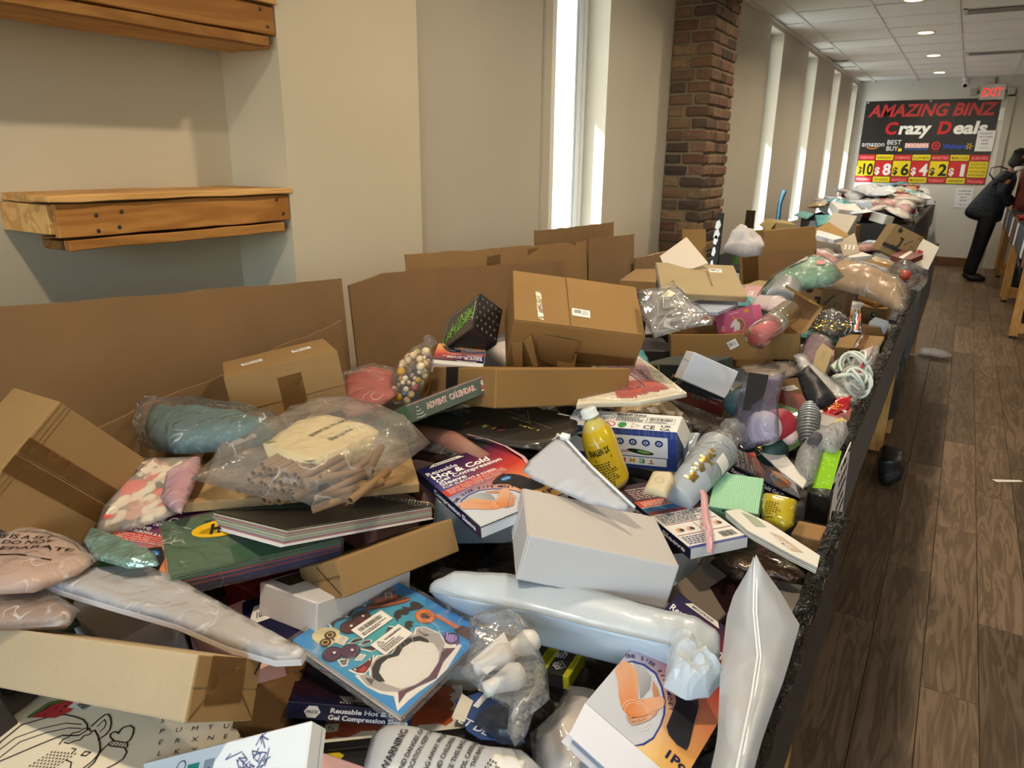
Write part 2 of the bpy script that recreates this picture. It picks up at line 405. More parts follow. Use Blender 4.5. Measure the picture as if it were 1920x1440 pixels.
# ------------------------------------------------------------------ measured poses (world metres)
POSES = json.loads('''{"box":{"sleeve_mid":[[-0.6533,0.9938,0.9809],[[0.0773,0.1589,0.0204],[-0.2188,0.1063,0.0068],[-0.0,-0.0027,0.0227]]],"white_carton":[[-0.4243,0.9477,0.9508],[[0.1859,0.1423,-0.0653],[-0.0915,0.1357,-0.0017],[0.0121,0.014,0.0728]]],"carton_left":[[-1.2286,0.5136,1.0461],[[-0.0015,0.1532,0.1275],[-0.144,-0.0001,-0.0025],[-0.002,-0.12,0.1413]]],"carton_taped":[[-1.2223,1.0254,1.0667],[[0.1328,0.1884,0.0373],[-0.1585,0.1126,-0.0182],[-0.0216,-0.0051,0.1286]]],"advent":[[-0.8988,1.1395,1.0437],[[0.0645,0.1887,0.0271],[-0.159,0.0678,-0.0927],[-0.0179,0.0006,0.0296]]],"kraft_long":[[-0.8214,1.3883,1.0425],[[0.1623,0.3168,-0.0492],[-0.3091,0.1431,-0.0783],[-0.0099,0.0202,0.0781]]],"carton_big":[[-0.8092,1.6157,1.1406],[[0.2527,0.2096,-0.0468],[-0.086,0.1305,0.0941],[0.057,-0.0554,0.14]]],"grass_box":[[-1.0249,1.4725,1.1289],[[0.1059,-0.0002,0.0782],[-0.0443,0.0975,0.0673],[-0.0346,-0.0521,0.0483]]],"sleeve_flip":[[-0.9933,1.3748,1.0803],[[0.1042,0.0633,-0.009],[-0.0025,0.0006,-0.0246],[-0.0729,0.1241,0.0101]]],"kraft_flat":[[-0.9839,0.8664,0.99],[[0.2583,0.2911,-0.0138],[-0.2217,0.218,-0.0117],[-0.0001,0.0009,0.0174]]],"sketchbook":[[-0.8269,0.759,0.9746],[[0.0498,0.2717,-0.065],[-0.2089,0.0255,-0.0416],[-0.0047,0.0044,0.0217]]],"card_pack":[[-0.8816,0.6466,0.9659],[[0.1165,0.2196,-0.0071],[-0.1343,0.075,0.0139],[0.0033,-0.0005,0.0339]]],"kraft_mid":[[-0.7194,0.7727,0.9193],[[0.0457,0.2247,-0.0192],[-0.1017,0.0157,-0.0555],[-0.0241,0.0111,0.0499]]],"white_mid":[[-0.7609,0.7095,0.8779],[[0.1245,0.0008,0.0085],[0.0071,0.2017,-0.0503],[-0.0041,0.0114,0.05]]],"kraft_front":[[-0.862,0.3839,0.9072],[[0.4188,0.072,0.0769],[-0.0019,0.0835,-0.0633],[-0.0198,0.0393,0.0572]]],"sleeve_dark":[[-0.6426,0.6138,0.8042],[[0.1292,0.103,-0.0332],[-0.099,0.1101,-0.0525],[-0.0007,0.0081,0.0191]]],"white_front":[[-0.6259,0.3912,0.8552],[[0.2012,0.0942,0.0898],[-0.0347,0.0476,0.0302],[-0.0025,-0.0191,0.026]]],"sleeve_front":[[-0.2316,0.8284,0.8557],[[0.1357,-0.0166,-0.0438],[0.0238,0.289,0.0087],[0.0075,-0.0013,0.0238]]],"yellow_box":[[-0.4217,0.8291,0.7994],[[0.07,0.0074,0.0064],[-0.0053,0.0651,-0.0001],[-0.0015,-0.0005,0.0244]]],"sleeve_ribbon":[[-0.3573,1.1771,0.9229],[[0.0698,0.097,-0.0028],[-0.2025,0.1485,0.0],[-0.0008,-0.0004,0.0202]]],"temi":[[-0.5452,1.3636,0.9713],[[0.2361,0.0395,0.0177],[-0.0113,0.0663,0.0127],[-0.0025,-0.0162,0.0936]]],"red_long":[[-0.5225,1.8515,0.9541],[[0.1315,0.0082,-0.0252],[0.0068,0.0449,0.0502],[0.0166,-0.0742,0.0639]]],"lens_box":[[-0.5053,1.8073,1.0151],[[0.1017,0.0627,-0.0518],[0.0181,0.0303,0.0692],[0.0381,-0.0503,0.0123]]],"slime_box":[[-0.1565,1.4907,0.9125],[[0.0333,0.004,-0.0057],[-0.0016,0.1358,0.0569],[0.0177,-0.0281,0.0713]]],"kraft_cube":[[-0.1427,1.3069,0.8755],[[0.0517,-0.0036,0.0035],[0.0033,0.0538,0.0049],[-0.003,-0.004,0.0435]]],"mint_box":[[-0.2766,1.2815,0.9366],[[0.0887,0.0111,0.0035],[-0.0165,0.1012,0.0283],[-0.0007,-0.0098,0.0292]]],"sleeve_right":[[-0.2935,1.5574,0.8847],[[0.1461,0.0451,-0.0652],[-0.0477,0.1429,0.0013],[0.005,0.0016,0.0194]]],"advent_book":[[-0.5864,1.9061,0.9951],[[0.1807,-0.0571,0.0362],[0.0486,0.1524,-0.0018],[-0.008,0.0031,0.0455]]],"game_box":[[-1.1286,1.1492,0.9902],[[0.1152,0.1617,0.0279],[-0.1655,0.1135,0.0265],[0.001,-0.008,0.0411]]],"grey_carton":[[-0.2711,1.1133,0.8085],[[0.0857,-0.0207,-0.0271],[0.0271,0.1002,0.01],[0.0157,-0.0099,0.0571]]],"poster_orange":[[-0.5728,0.6259,0.7797],[[0.1541,0.1207,0.0075],[-0.0778,0.1011,-0.0262],[-0.0018,0.0016,0.0117]]],"brown_low":[[-0.7175,0.5235,0.7989],[[0.0532,0.0362,-0.0129],[-0.0791,0.1138,-0.0034],[0.0119,0.0106,0.0784]]],"pink_small":[[-0.2101,1.2293,0.9111],[[0.0216,0.003,-0.0043],[-0.0032,0.0303,0.005],[0.0064,-0.0041,0.029]]],"white_label":[[-0.1857,1.2254,0.9004],[[0.021,-0.0,-0.0034],[0.0005,0.0202,0.0033],[0.0048,-0.0049,0.0292]]],"beige_box":[[-0.7673,2.5383,1.14],[[0.2607,0.1245,-0.0049],[-0.1214,0.2511,0.0672],[0.0024,-0.005,0.0224]]],"tray":[[-0.5937,2.3752,0.9786],[[0.3718,0.1441,0.0246],[-0.0926,0.2421,-0.0192],[-0.0088,0.0034,0.0824]]],"unicorn":[[-0.5656,2.3723,1.0352],[[0.1351,-0.073,0.0654],[0.019,0.0352,0.0],[-0.0361,0.0195,0.0933]]],"jbox_low":[[-0.4539,3.3855,0.9615],[[0.1994,-0.0057,0.0119],[0.0076,0.2006,-0.0176],[0.0034,0.0161,0.162]]],"sticker_box":[[-0.2466,3.4312,0.9235],[[0.1033,-0.0072,0.005],[0.0067,0.1089,0.0101],[-0.0054,-0.0082,0.0874]]],"white_small":[[-0.2072,3.1685,0.9295],[[0.0611,-0.0233,-0.0091],[0.0172,0.0383,0.0176],[-0.0007,-0.0158,0.0347]]],"kraft_behind":[[-0.2461,3.1566,0.8992],[[0.0815,0.083,-0.0074],[-0.0714,0.0694,-0.007],[-0.0007,0.0052,0.0563]]],"carton_tapeA":[[-0.2463,2.932,0.8669],[[0.1481,-0.0065,0.0103],[0.006,0.1331,0.0259],[-0.0042,-0.0174,0.085]]],"jbox_top":[[-0.3149,5.1158,1.08],[[0.1631,0.0525,-0.0774],[0.0697,0.0317,0.1609],[0.0582,-0.1739,0.0096]]],"white_far1":[[-0.5298,5.1141,0.9674],[[0.1111,0.0744,0.0149],[-0.073,0.1075,0.0054],[-0.0057,-0.0054,0.0505]]],"kraft_lid":[[-0.348,4.64,0.9864],[[0.1792,0.0027,-0.0317],[-0.0012,0.1292,0.0081],[0.003,-0.0012,0.0191]]],"box_kraft_big":[[-0.8346,4.2081,1.0557],[[0.3821,0.0632,0.0365],[-0.0661,0.3481,0.0903],[-0.0129,-0.0495,0.18]]],"box_white_far":[[-0.7381,5.6491,1.0489],[[0.164,-0.0178,-0.0149],[0.0466,0.2782,0.1817],[0.0029,-0.0877,0.1313]]],"box_yellow":[[-0.9925,4.9464,1.1431],[[0.1081,0.067,-0.0113],[-0.0932,0.1534,0.0094],[0.0085,-0.0002,0.0923]]],"brown_far":[[-0.7498,6.2376,1.026],[[0.167,-0.0141,-0.0148],[0.0122,0.1853,-0.0044],[-0.0042,-0.0003,0.1558]]],"wedge_box":[[-1.4285,4.5387,1.0019],[[0.1332,0.065,0.0052],[-0.0538,0.1155,-0.0651],[-0.0584,0.099,0.2204]]],"sticker_sheet":[[-0.6127,0.6706,0.8735],[[-0.0143,0.2163,-0.015],[-0.2141,0.0172,0.015],[0.0006,0.0006,0.008]]]},"pil":{"clear_mailer":[[-0.8516,0.4607,0.965],[1.0,0.0,0.0],[0.0,1.0,0.0],[[-0.2393,-0.0494],[-0.2369,-0.0306],[-0.2094,-0.0024],[-0.1321,0.0471],[-0.0319,0.0546],[0.0928,0.0498],[0.2495,0.0423],[0.256,0.0277],[0.2302,0.009],[0.1629,-0.0043],[0.0657,-0.0116],[-0.0525,-0.0355],[-0.1422,-0.0523],[-0.2048,-0.0558]],0.02],"set_bag":[[-1.0633,0.4292,0.985],[1.0,0.0,0.0],[0.0,1.0,0.0],[[-0.1772,-0.0047],[-0.1102,0.0343],[-0.0371,0.0493],[0.0286,0.046],[0.0715,0.0379],[0.0842,0.0042],[0.076,-0.0553],[0.0288,-0.0928]],0.025],"clear_brown":[[-1.0123,0.3805,0.955],[1.0,0.0,0.0],[0.0,1.0,0.0],[[-0.1222,-0.007],[-0.072,0.0201],[-0.0048,0.0308],[0.0742,0.0256],[0.0978,-0.001],[0.0099,-0.0635]],0.03],"teal_foil":[[-0.9777,0.4907,0.992],[1.0,0.0,0.0],[0.0,1.0,0.0],[[-0.1049,0.0161],[-0.0283,0.0221],[0.0494,0.0243],[0.0878,0.0077],[0.0563,-0.0206],[-0.0051,-0.0315],[-0.0695,-0.0156]],0.015],"hearts_bag":[[-1.0799,0.5974,1.0],[1.0,0.0,0.0],[-0.0,0.9578,0.2873],[[-0.1169,0.0755],[-0.0186,0.1154],[0.0616,0.0392],[0.0926,0.0032],[0.071,-0.0319],[0.0343,-0.0701],[-0.0055,-0.089],[-0.0548,-0.0421],[-0.0883,0.0256]],0.02],"pink_bag":[[-1.0145,0.6233,1.03],[1.0,0.0,0.0],[-0.0,0.9578,0.2873],[[-0.0683,0.0204],[-0.0516,0.0782],[-0.0128,0.049],[0.0391,-0.017],[0.0573,-0.0429],[0.0384,-0.044],[-0.0142,-0.0312]],0.015],"teal_garment":[[-1.1677,0.7791,1.05],[1.0,0.0,0.0],[-0.0,0.9701,0.2425],[[-0.1623,-0.0481],[-0.2062,-0.001],[-0.1881,0.0346],[-0.1222,0.0518],[-0.0316,0.0741],[0.0478,0.0884],[0.1304,0.0823],[0.1825,0.0538],[0.1812,0.022],[0.1275,-0.0312],[0.0807,-0.0532],[0.0263,-0.0817],[-0.0435,-0.0894],[-0.0966,-0.0821]],0.06],"tissue_scrap":[[-1.0647,0.7799,1.06],[1.0,0.0,0.0],[-0.0,0.8944,0.4472],[[-0.0331,-0.0157],[-0.0131,0.0378],[0.0404,0.0086],[0.0047,-0.0296]],0.004],"red_pack":[[-1.0494,1.105,1.06],[1.0,0.0,0.0],[-0.0,0.9806,0.1961],[[-0.1248,0.0499],[-0.0859,0.119],[-0.0135,0.1154],[0.0807,0.0123],[0.075,-0.0649],[0.0412,-0.1095],[0.0035,-0.0887]],0.025],"tubes_bag":[[-0.8647,0.7805,1.03],[1.0,0.0,0.0],[0.0,1.0,0.0],[[-0.1373,-0.1475],[-0.1533,-0.0617],[-0.1829,0.0445],[-0.2011,0.1401],[-0.1633,0.2089],[-0.082,0.2289],[0.0276,0.214],[0.0932,0.1933],[0.108,0.116],[0.1167,0.0559],[0.1312,-0.0066],[0.141,-0.0656],[0.1105,-0.0747],[0.1141,-0.1093],[0.073,-0.1052],[0.0199,-0.1268],[-0.0398,-0.1393],[-0.0994,-0.1441]],0.05],"poster_pack":[[-0.7648,1.2093,1.0],[1.0,0.0,0.0],[0.0,1.0,0.0],[[-0.1819,-0.1058],[-0.1898,-0.0637],[-0.1415,0.0613],[-0.025,0.1559],[0.1395,0.1522],[0.151,0.0556],[0.1367,-0.057],[0.0969,-0.0731],[-0.0198,-0.0916]],0.012],"hand_pack":[[-0.8175,1.1017,0.975],[1.0,0.0,0.0],[0.0,1.0,0.0],[[-0.1592,0.0019],[-0.1048,0.0489],[0.0215,0.0718],[0.1258,0.0371],[0.1563,-0.0264],[0.0668,-0.033],[-0.0343,-0.0408],[-0.103,-0.0517]],0.03],"ziplock_white":[[-0.5065,1.0246,1.03],[0.996,0.0398,-0.0797],[0.0,0.8944,0.4472],[[-0.0586,0.0712],[-0.0373,0.0653],[0.0324,0.0227],[0.1316,-0.0292],[0.1304,-0.0377],[0.0545,-0.0489],[-0.0529,-0.0367],[-0.0804,-0.027],[-0.0816,-0.0023],[-0.0688,0.0366]],0.008],"paint_pack":[[-0.6095,1.524,1.04],[1.0,0.0,0.0],[0.0,1.0,0.0],[[-0.026,-0.2194],[-0.0012,-0.1865],[0.0817,-0.1235],[0.1466,-0.006],[0.0937,0.0548],[0.005,0.1579],[-0.0829,0.2479],[-0.131,0.1453],[-0.1272,0.0412]],0.022],"red_packet":[[-0.1822,1.8336,0.98],[0.997,0.0486,-0.0608],[0.0,0.7809,0.6247],[[-0.0349,0.0067],[-0.0042,0.0268],[0.0263,0.0401],[0.0281,-0.0019],[0.0058,-0.0243],[-0.0214,-0.0465]],0.012],"yellow_pouch":[[-0.1963,1.2528,0.945],[1.0,0.0,0.0],[-0.0,0.8944,0.4472],[[-0.0337,0.0321],[-0.0054,0.0347],[0.0289,0.0328],[0.0341,-0.0226],[0.0221,-0.0415],[-0.0191,-0.0321],[-0.0294,0.0003]],0.03],"catalogs":[[-0.1832,1.1583,0.93],[1.0,0.0,0.0],[0.0,1.0,0.0],[[-0.0943,0.0464],[-0.0741,0.0691],[-0.0157,0.0429],[0.0797,-0.0252],[0.0821,-0.0645],[0.0381,-0.046],[-0.041,-0.0045]],0.014],"foil_pack":[[-0.1862,1.1534,0.885],[1.0,0.0,0.0],[0.0,1.0,0.0],[[-0.0852,0.0015],[-0.0504,0.0682],[-0.0104,0.0603],[0.0617,0.0135],[0.0814,-0.0174],[0.0453,-0.0349],[-0.0047,-0.0425],[-0.0505,-0.0386]],0.02],"grey_card":[[-0.1354,1.121,0.86],[1.0,0.0,0.0],[0.0,1.0,0.0],[[-0.0341,0.0247],[-0.0124,0.0481],[0.0263,0.035],[0.0253,-0.0607],[-0.0074,-0.0399]],0.01],"clear_crumple":[[-0.4039,0.6609,0.9],[1.0,0.0,0.0],[0.0,1.0,0.0],[[-0.1147,0.074],[-0.0964,0.0963],[-0.0683,0.1188],[-0.0224,0.1032],[-0.0057,0.0787],[0.0348,0.0396],[0.066,-0.0099],[0.0603,-0.04],[0.0712,-0.0777],[0.0688,-0.0979],[0.0484,-0.0826],[0.0331,-0.052],[-0.0179,-0.0409],[-0.057,-0.0307],[-0.0705,0.0108]],0.05],"pet_card":[[-0.4438,0.6678,0.81],[1.0,0.0,0.0],[0.0,1.0,0.0],[[-0.0585,0.0052],[-0.0365,0.0381],[0.0194,0.036],[0.0673,-0.0078],[0.0128,-0.0347],[-0.0109,-0.032]],0.012],"warning_bag":[[-0.4262,0.5459,0.86],[1.0,0.0,0.0],[0.0,1.0,0.0],[[-0.0736,-0.058],[-0.0925,-0.0261],[-0.096,-0.0023],[-0.0678,0.0112],[-0.0007,0.0338],[0.0318,0.0392],[0.0823,0.0574],[0.1144,0.0466],[0.124,0.0047],[-0.039,-0.0979]],0.04],"black_low":[[-0.5551,0.5393,0.77],[1.0,0.0,0.0],[0.0,1.0,0.0],[[-0.0223,-0.0654],[-0.0756,-0.0078],[-0.0195,0.0409],[0.0372,0.0418],[0.0753,-0.004]],0.02],"coloring_book":[[-0.7803,0.3702,0.83],[1.0,0.0,0.0],[0.0,1.0,0.0],[[-0.1654,-0.1187],[-0.2147,-0.0084],[-0.0943,0.0347],[0.0559,0.0982],[0.096,0.0819],[0.1571,0.0651],[0.206,0.0244],[-0.0784,-0.1544]],0.008],"dark_bag":[[-1.0053,0.3193,0.84],[1.0,0.0,0.0],[0.0,1.0,0.0],[[-0.1011,0.0138],[-0.0555,0.0214],[0.0314,0.0395],[0.045,-0.0106],[0.065,-0.0564]],0.03],"mailer_tube":[[-0.3588,0.8308,0.905],[1.0,0.0,0.0],[0.0,1.0,0.0],[[-0.2703,-0.0603],[-0.2781,-0.0252],[-0.2165,0.0161],[-0.1379,0.0551],[-0.0303,0.0701],[0.064,0.0771],[0.1162,0.0945],[0.1508,0.0861],[0.1821,0.0627],[0.1856,0.0311],[0.1733,-0.0025],[0.1745,-0.0301],[0.1316,-0.0426],[0.055,-0.0609],[-0.0577,-0.084],[-0.1668,-0.0856],[-0.2443,-0.0867]],0.06],"cream_bar":[[-0.386,1.1621,0.985],[1.0,0.0,0.0],[-0.0,0.9806,0.1961],[[-0.0229,-0.0399],[-0.0291,0.0254],[0.0081,0.0377],[0.0203,0.0151],[0.0227,-0.0354]],0.02],"blue_film":[[-0.425,1.4415,0.95],[1.0,0.0,0.0],[-0.0,0.9285,0.3714],[[-0.0262,0.0452],[0.0093,0.0565],[0.0149,-0.0117],[0.0098,-0.0659],[-0.0087,-0.0195]],0.008],"white_sleeve":[[-0.2165,1.4357,0.95],[1.0,0.0,0.0],[0.0,1.0,0.0],[[-0.0687,0.064],[-0.0227,0.0834],[0.0445,-0.038],[0.0443,-0.075],[-0.0067,-0.0204]],0.005],"bubble_roll":[[-0.1712,1.5133,0.97],[1.0,0.0,0.0],[-0.0,0.9578,0.2873],[[-0.0379,-0.0533],[-0.0414,-0.0031],[-0.0259,0.0525],[0.0041,0.0941],[0.0312,0.1247],[0.0438,0.0937],[0.0341,0.015],[0.0081,0.0151],[0.0089,-0.095],[-0.0018,-0.1164],[-0.0209,-0.0977]],0.05],"clear_carton":[[-0.1758,1.728,0.95],[1.0,0.0,0.0],[0.0,1.0,0.0],[[-0.0332,0.0585],[0.0271,0.0291],[0.0261,-0.0479],[-0.0216,-0.0355]],0.02],"black_garment":[[-0.237,1.8565,1.0],[1.0,0.0,0.0],[-0.0,0.8944,0.4472],[[-0.06,0.056],[-0.0401,0.098],[0.0354,0.011],[0.0556,-0.0178],[0.0297,-0.0543],[0.0017,-0.0678],[-0.0284,-0.0159]],0.03],"frosted_bag":[[-0.2402,1.9454,1.01],[1.0,0.0,0.0],[-0.0,0.8944,0.4472],[[-0.0867,0.0781],[-0.0672,0.0966],[-0.0391,0.0616],[0.0484,-0.0151],[0.0935,-0.0588],[0.0687,-0.0915],[0.0197,-0.0642],[-0.0556,0.0127]],0.006],"cord_bag":[[-0.1658,2.0868,0.99],[1.0,0.0,0.0],[-0.0,0.8944,0.4472],[[-0.0542,-0.0768],[-0.0431,0.0232],[-0.001,0.097],[0.032,0.1482],[0.0345,0.0958],[0.0254,0.0172],[0.0265,-0.0707],[0.0069,-0.1079],[-0.026,-0.1061]],0.05],"kraft_tag":[[-0.273,2.1462,1.01],[1.0,0.0,0.0],[-0.0,0.7809,0.6247],[[-0.0191,-0.0342],[-0.0196,0.0291],[-0.0111,0.0651],[0.0241,0.0412],[0.0195,-0.0419],[0.0056,-0.0563]],0.004],"purple_bag":[[-0.3085,2.281,1.0],[1.0,0.0,0.0],[-0.0,0.9578,0.2873],[[-0.0431,-0.0106],[-0.0451,0.1125],[0.032,0.0805],[0.0495,0.0338],[0.0199,-0.0961],[-0.0151,-0.107]],0.03],"green_white":[[-0.2299,2.1687,0.99],[1.0,0.0,0.0],[-0.0,0.8944,0.4472],[[-0.0187,-0.0069],[-0.0029,0.0309],[0.019,0.0046],[0.0024,-0.0281]],0.01],"sequin_bag":[[-0.3205,2.6758,1.0],[1.0,0.0,0.0],[-0.0,0.9578,0.2873],[[-0.0572,-0.0656],[-0.0592,0.0796],[-0.0206,0.1159],[0.0436,0.0728],[0.0768,-0.0279],[0.0316,-0.0798],[-0.0191,-0.0825]],0.04],"silver_pouch":[[-0.2535,2.7453,1.02],[1.0,0.0,0.0],[-0.0,0.6402,0.7682],[[-0.0143,-0.0562],[-0.0156,0.0241],[-0.0093,0.0557],[0.0098,0.0275],[0.0291,-0.0497]],0.015],"essential_book":[[-0.1556,3.2421,0.98],[0.9611,-0.0794,0.2645],[0.0,0.9578,0.2873],[[-0.0186,-0.1006],[-0.0109,0.1281],[0.0171,0.1082],[0.0125,-0.1231]],0.02],"christmas_bag":[[-0.4802,2.9425,1.12],[1.0,0.0,0.0],[-0.0,0.9285,0.3714],[[-0.1362,-0.1573],[-0.1255,-0.0265],[-0.0377,0.1206],[0.0109,0.1785],[0.0795,0.154],[0.1379,0.044],[0.1109,-0.035],[0.0086,-0.0915],[-0.052,-0.1637]],0.08],"paper_bag_clear":[[-0.2797,3.1803,1.07],[1.0,0.0,0.0],[-0.0,0.9578,0.2873],[[-0.1867,-0.0507],[-0.1848,0.1007],[-0.1471,0.2466],[-0.0324,0.1897],[0.0982,0.1095],[0.1593,0.0212],[0.166,-0.1302],[0.1525,-0.2016],[0.0713,-0.1311],[-0.0342,-0.0601],[-0.1191,-0.0295]],0.09],"amber_bag":[[-0.2651,3.3663,1.0],[1.0,0.0,0.0],[-0.0,0.8944,0.4472],[[-0.0795,0.0716],[0.0078,0.0267],[0.104,-0.0216],[0.0213,-0.0602],[-0.0586,-0.0131]],0.02],"black_bag_tray":[[-0.5208,2.5744,1.05],[1.0,0.0,0.0],[-0.0,0.9285,0.3714],[[-0.0569,0.0174],[-0.0202,0.0773],[0.0551,0.0309],[0.0395,-0.0539],[-0.0197,-0.0675]],0.03],"pink_white_bag":[[-0.513,2.5897,1.07],[1.0,0.0,0.0],[-0.0,0.9578,0.2873],[[-0.0784,-0.0163],[-0.0639,0.0491],[0.0266,0.0581],[0.0759,0.0143],[0.0365,-0.0461],[-0.0004,-0.0557]],0.03],"mold_tray":[[-0.5671,1.6658,1.2],[0.9963,0.044,-0.0733],[-0.0,0.8575,0.5145],[[-0.1002,0.0449],[-0.0598,0.0663],[-0.0295,0.0999],[-0.0004,0.0755],[0.1123,-0.0044],[0.1117,-0.0276],[0.0628,-0.0549],[-0.0012,-0.1075],[-0.0395,-0.065],[-0.0736,-0.0106]],0.02],"dark_mag":[[-1.1985,3.0889,1.05],[1.0,0.0,0.0],[0.0,1.0,0.0],[[-0.0757,-0.0578],[-0.0788,0.1416],[-0.0349,0.2598],[0.101,-0.0983],[0.0737,-0.2041]],0.012],"kraft_strip":[[-1.1364,2.9293,1.03],[1.0,0.0,0.0],[0.0,1.0,0.0],[[-0.0248,-0.1857],[-0.0935,0.1555],[-0.0121,0.2132],[0.1188,-0.1456]],0.03],"blue_mag":[[-0.678,2.4429,1.07],[1.0,0.0,0.0],[0.0,1.0,0.0],[[-0.0928,-0.0219],[-0.0465,0.1065],[0.0313,0.2111],[0.0711,0.0453],[0.0514,-0.1297],[-0.0175,-0.177]],0.008],"white_flap":[[-0.8655,2.6382,1.2],[1.0,0.0,0.0],[-0.0,0.7071,0.7071],[[-0.091,0.0028],[-0.016,0.1037],[0.1011,-0.0109],[0.0534,-0.0409],[-0.0524,-0.0523]],0.004],"barcode_pack":[[-0.3998,2.1199,0.96],[1.0,0.0,0.0],[0.0,1.0,0.0],[[-0.0943,-0.0031],[0.0197,0.1591],[0.0772,0.0434],[0.0437,-0.0925],[-0.0482,-0.0917]],0.02],"blue_bag":[[-0.361,4.1881,1.02],[1.0,0.0,0.0],[0.0,1.0,0.0],[[-0.0878,0.0043],[-0.0841,0.2617],[0.0086,0.1476],[0.0958,-0.0272],[0.0673,-0.2004],[-0.0112,-0.1486]],0.03],"red_book":[[-0.2278,4.7466,1.02],[1.0,0.0,0.0],[0.0,1.0,0.0],[[-0.0812,-0.0593],[-0.0439,0.2701],[0.0242,0.195],[0.0775,0.0854],[0.0303,-0.2226],[-0.0089,-0.225]],0.025],"white_crumple":[[-0.7452,3.0884,1.22],[1.0,0.0,0.0],[-0.0,0.9285,0.3714],[[-0.0844,-0.07],[-0.0831,0.0783],[-0.0677,0.137],[0.0525,0.0572],[0.0752,0.0023],[0.0776,-0.0817],[0.0212,-0.1094]],0.05],"grey_flap":[[-0.494,4.324,1.12],[1.0,0.0,0.0],[-0.0,0.6402,0.7682],[[-0.0552,0.0271],[0.0122,0.0851],[0.0594,-0.0399],[-0.0173,-0.071]],0.006],"white_strip":[[-0.6212,4.2924,1.16],[1.0,0.0,0.0],[0.0,1.0,0.0],[[-0.1332,0.0882],[-0.133,0.3697],[0.0359,0.0346],[0.1142,-0.1423],[0.0884,-0.287]],0.01],"kraft_flap":[[-0.617,4.5131,1.17],[1.0,0.0,0.0],[-0.0,0.8944,0.4472],[[-0.1007,0.0121],[-0.0397,0.115],[0.0963,-0.0178],[0.0397,-0.1044]],0.006],"teal_pack":[[-1.1417,6.5949,1.13],[1.0,0.0,0.0],[0.0,1.0,0.0],[[-0.0698,-0.098],[-0.12,0.5466],[0.055,0.1678],[0.1169,-0.5249]],0.02],"teal_pack2":[[-0.926,6.2641,1.12],[1.0,0.0,0.0],[-0.0,0.9285,0.3714],[[-0.0868,0.0763],[0.0417,0.1004],[0.0761,-0.0416],[-0.0325,-0.1311]],0.02],"dark_stuff":[[-0.489,1.429,1.0],[1.0,0.0,0.0],[0.0,1.0,0.0],[[-0.1017,-0.053],[-0.0824,0.0222],[0.0479,0.0451],[0.0685,0.0188],[0.0615,-0.0313]],0.02],"pale_board":[[-0.1604,5.2294,0.99],[0.9658,0.1159,-0.2318],[0.0,0.8944,0.4472],[[-0.0739,-0.1259],[-0.0334,0.1788],[0.0719,0.1332],[0.0353,-0.174]],0.008]}}''')
class Box:
    """a packed carton: centre and three edge vectors in the room"""
    def __init__(s, key=None, c=None, E=None, grow=0):
        if key: c, E = POSES['box'][key]
        s.c = Vector(c); s.E = [Vector(e) for e in E]
        x = s.E[0].normalized(); z = x.cross(s.E[1]).normalized(); y = z.cross(x)
        s.R = Matrix((x, y, z)).transposed()
        s.M = Matrix.Translation(s.c) @ s.R.to_4x4()
        Ri = s.R.transposed(); s.e = [Ri @ e for e in s.E]
        if s.e[2].z < 0: s.e[2] = -s.e[2]
        s.L = [e.length for e in s.e]
    def P(s, u, v, w): return s.e[0] * (u - .5) + s.e[1] * (v - .5) + s.e[2] * (w - .5)
    def face(s, f, rot=0):
        a, b, c = s.e
        d = {'top': ((0, 0, 1), a, b), 'front': ((0, 0, 0), a, c), 'right': ((1, 0, 0), b, c), 'left': ((0, 1, 0), -b, c), 'back': ((1, 1, 0), -a, c), 'bottom': ((0, 1, 0), a, -b)}[f]
        return Face(s.P(*d[0]), d[1], d[2], d[1].cross(d[2]).normalized()).rot(rot)
    def hexa(s, lo=(0, 0, 0), hi=(1, 1, 1)):
        u0, v0, w0 = lo; u1, v1, w1 = hi
        return [s.P(*p) for p in ((u0, v0, w0), (u1, v0, w0), (u1, v1, w0), (u0, v1, w0), (u0, v0, w1), (u1, v0, w1), (u1, v1, w1), (u0, v1, w1))]
    def root(s, name, label, cat, group=None): return tag(empty(name, M=s.M), label, cat, group)
    def body(s, parent, mat, name='body', bev=.0018, seg=1, lo=(0, 0, 0), hi=(1, 1, 1)):
        me = MB().hexa(s.hexa(lo, hi)).mesh(name, mat)
        if bev: bevel_mesh(me, bev, seg)
        return link(name, me, parent)
    def sleeve(s, parent, mat, faces, name, t=.0006):
        """thin printed wrap lying on given faces"""
        b = MB()
        for f in faces:
            F = s.face(f); q = [(0, 0), (F.W, 0), (F.W, F.H), (0, F.H)]
            lo = [F.pt(x, y, 0.0001) for x, y in q]; hi = [F.pt(x, y, t * .4) for x, y in q]; b.hexa(lo + hi)
        return b.build(name, mat, parent)

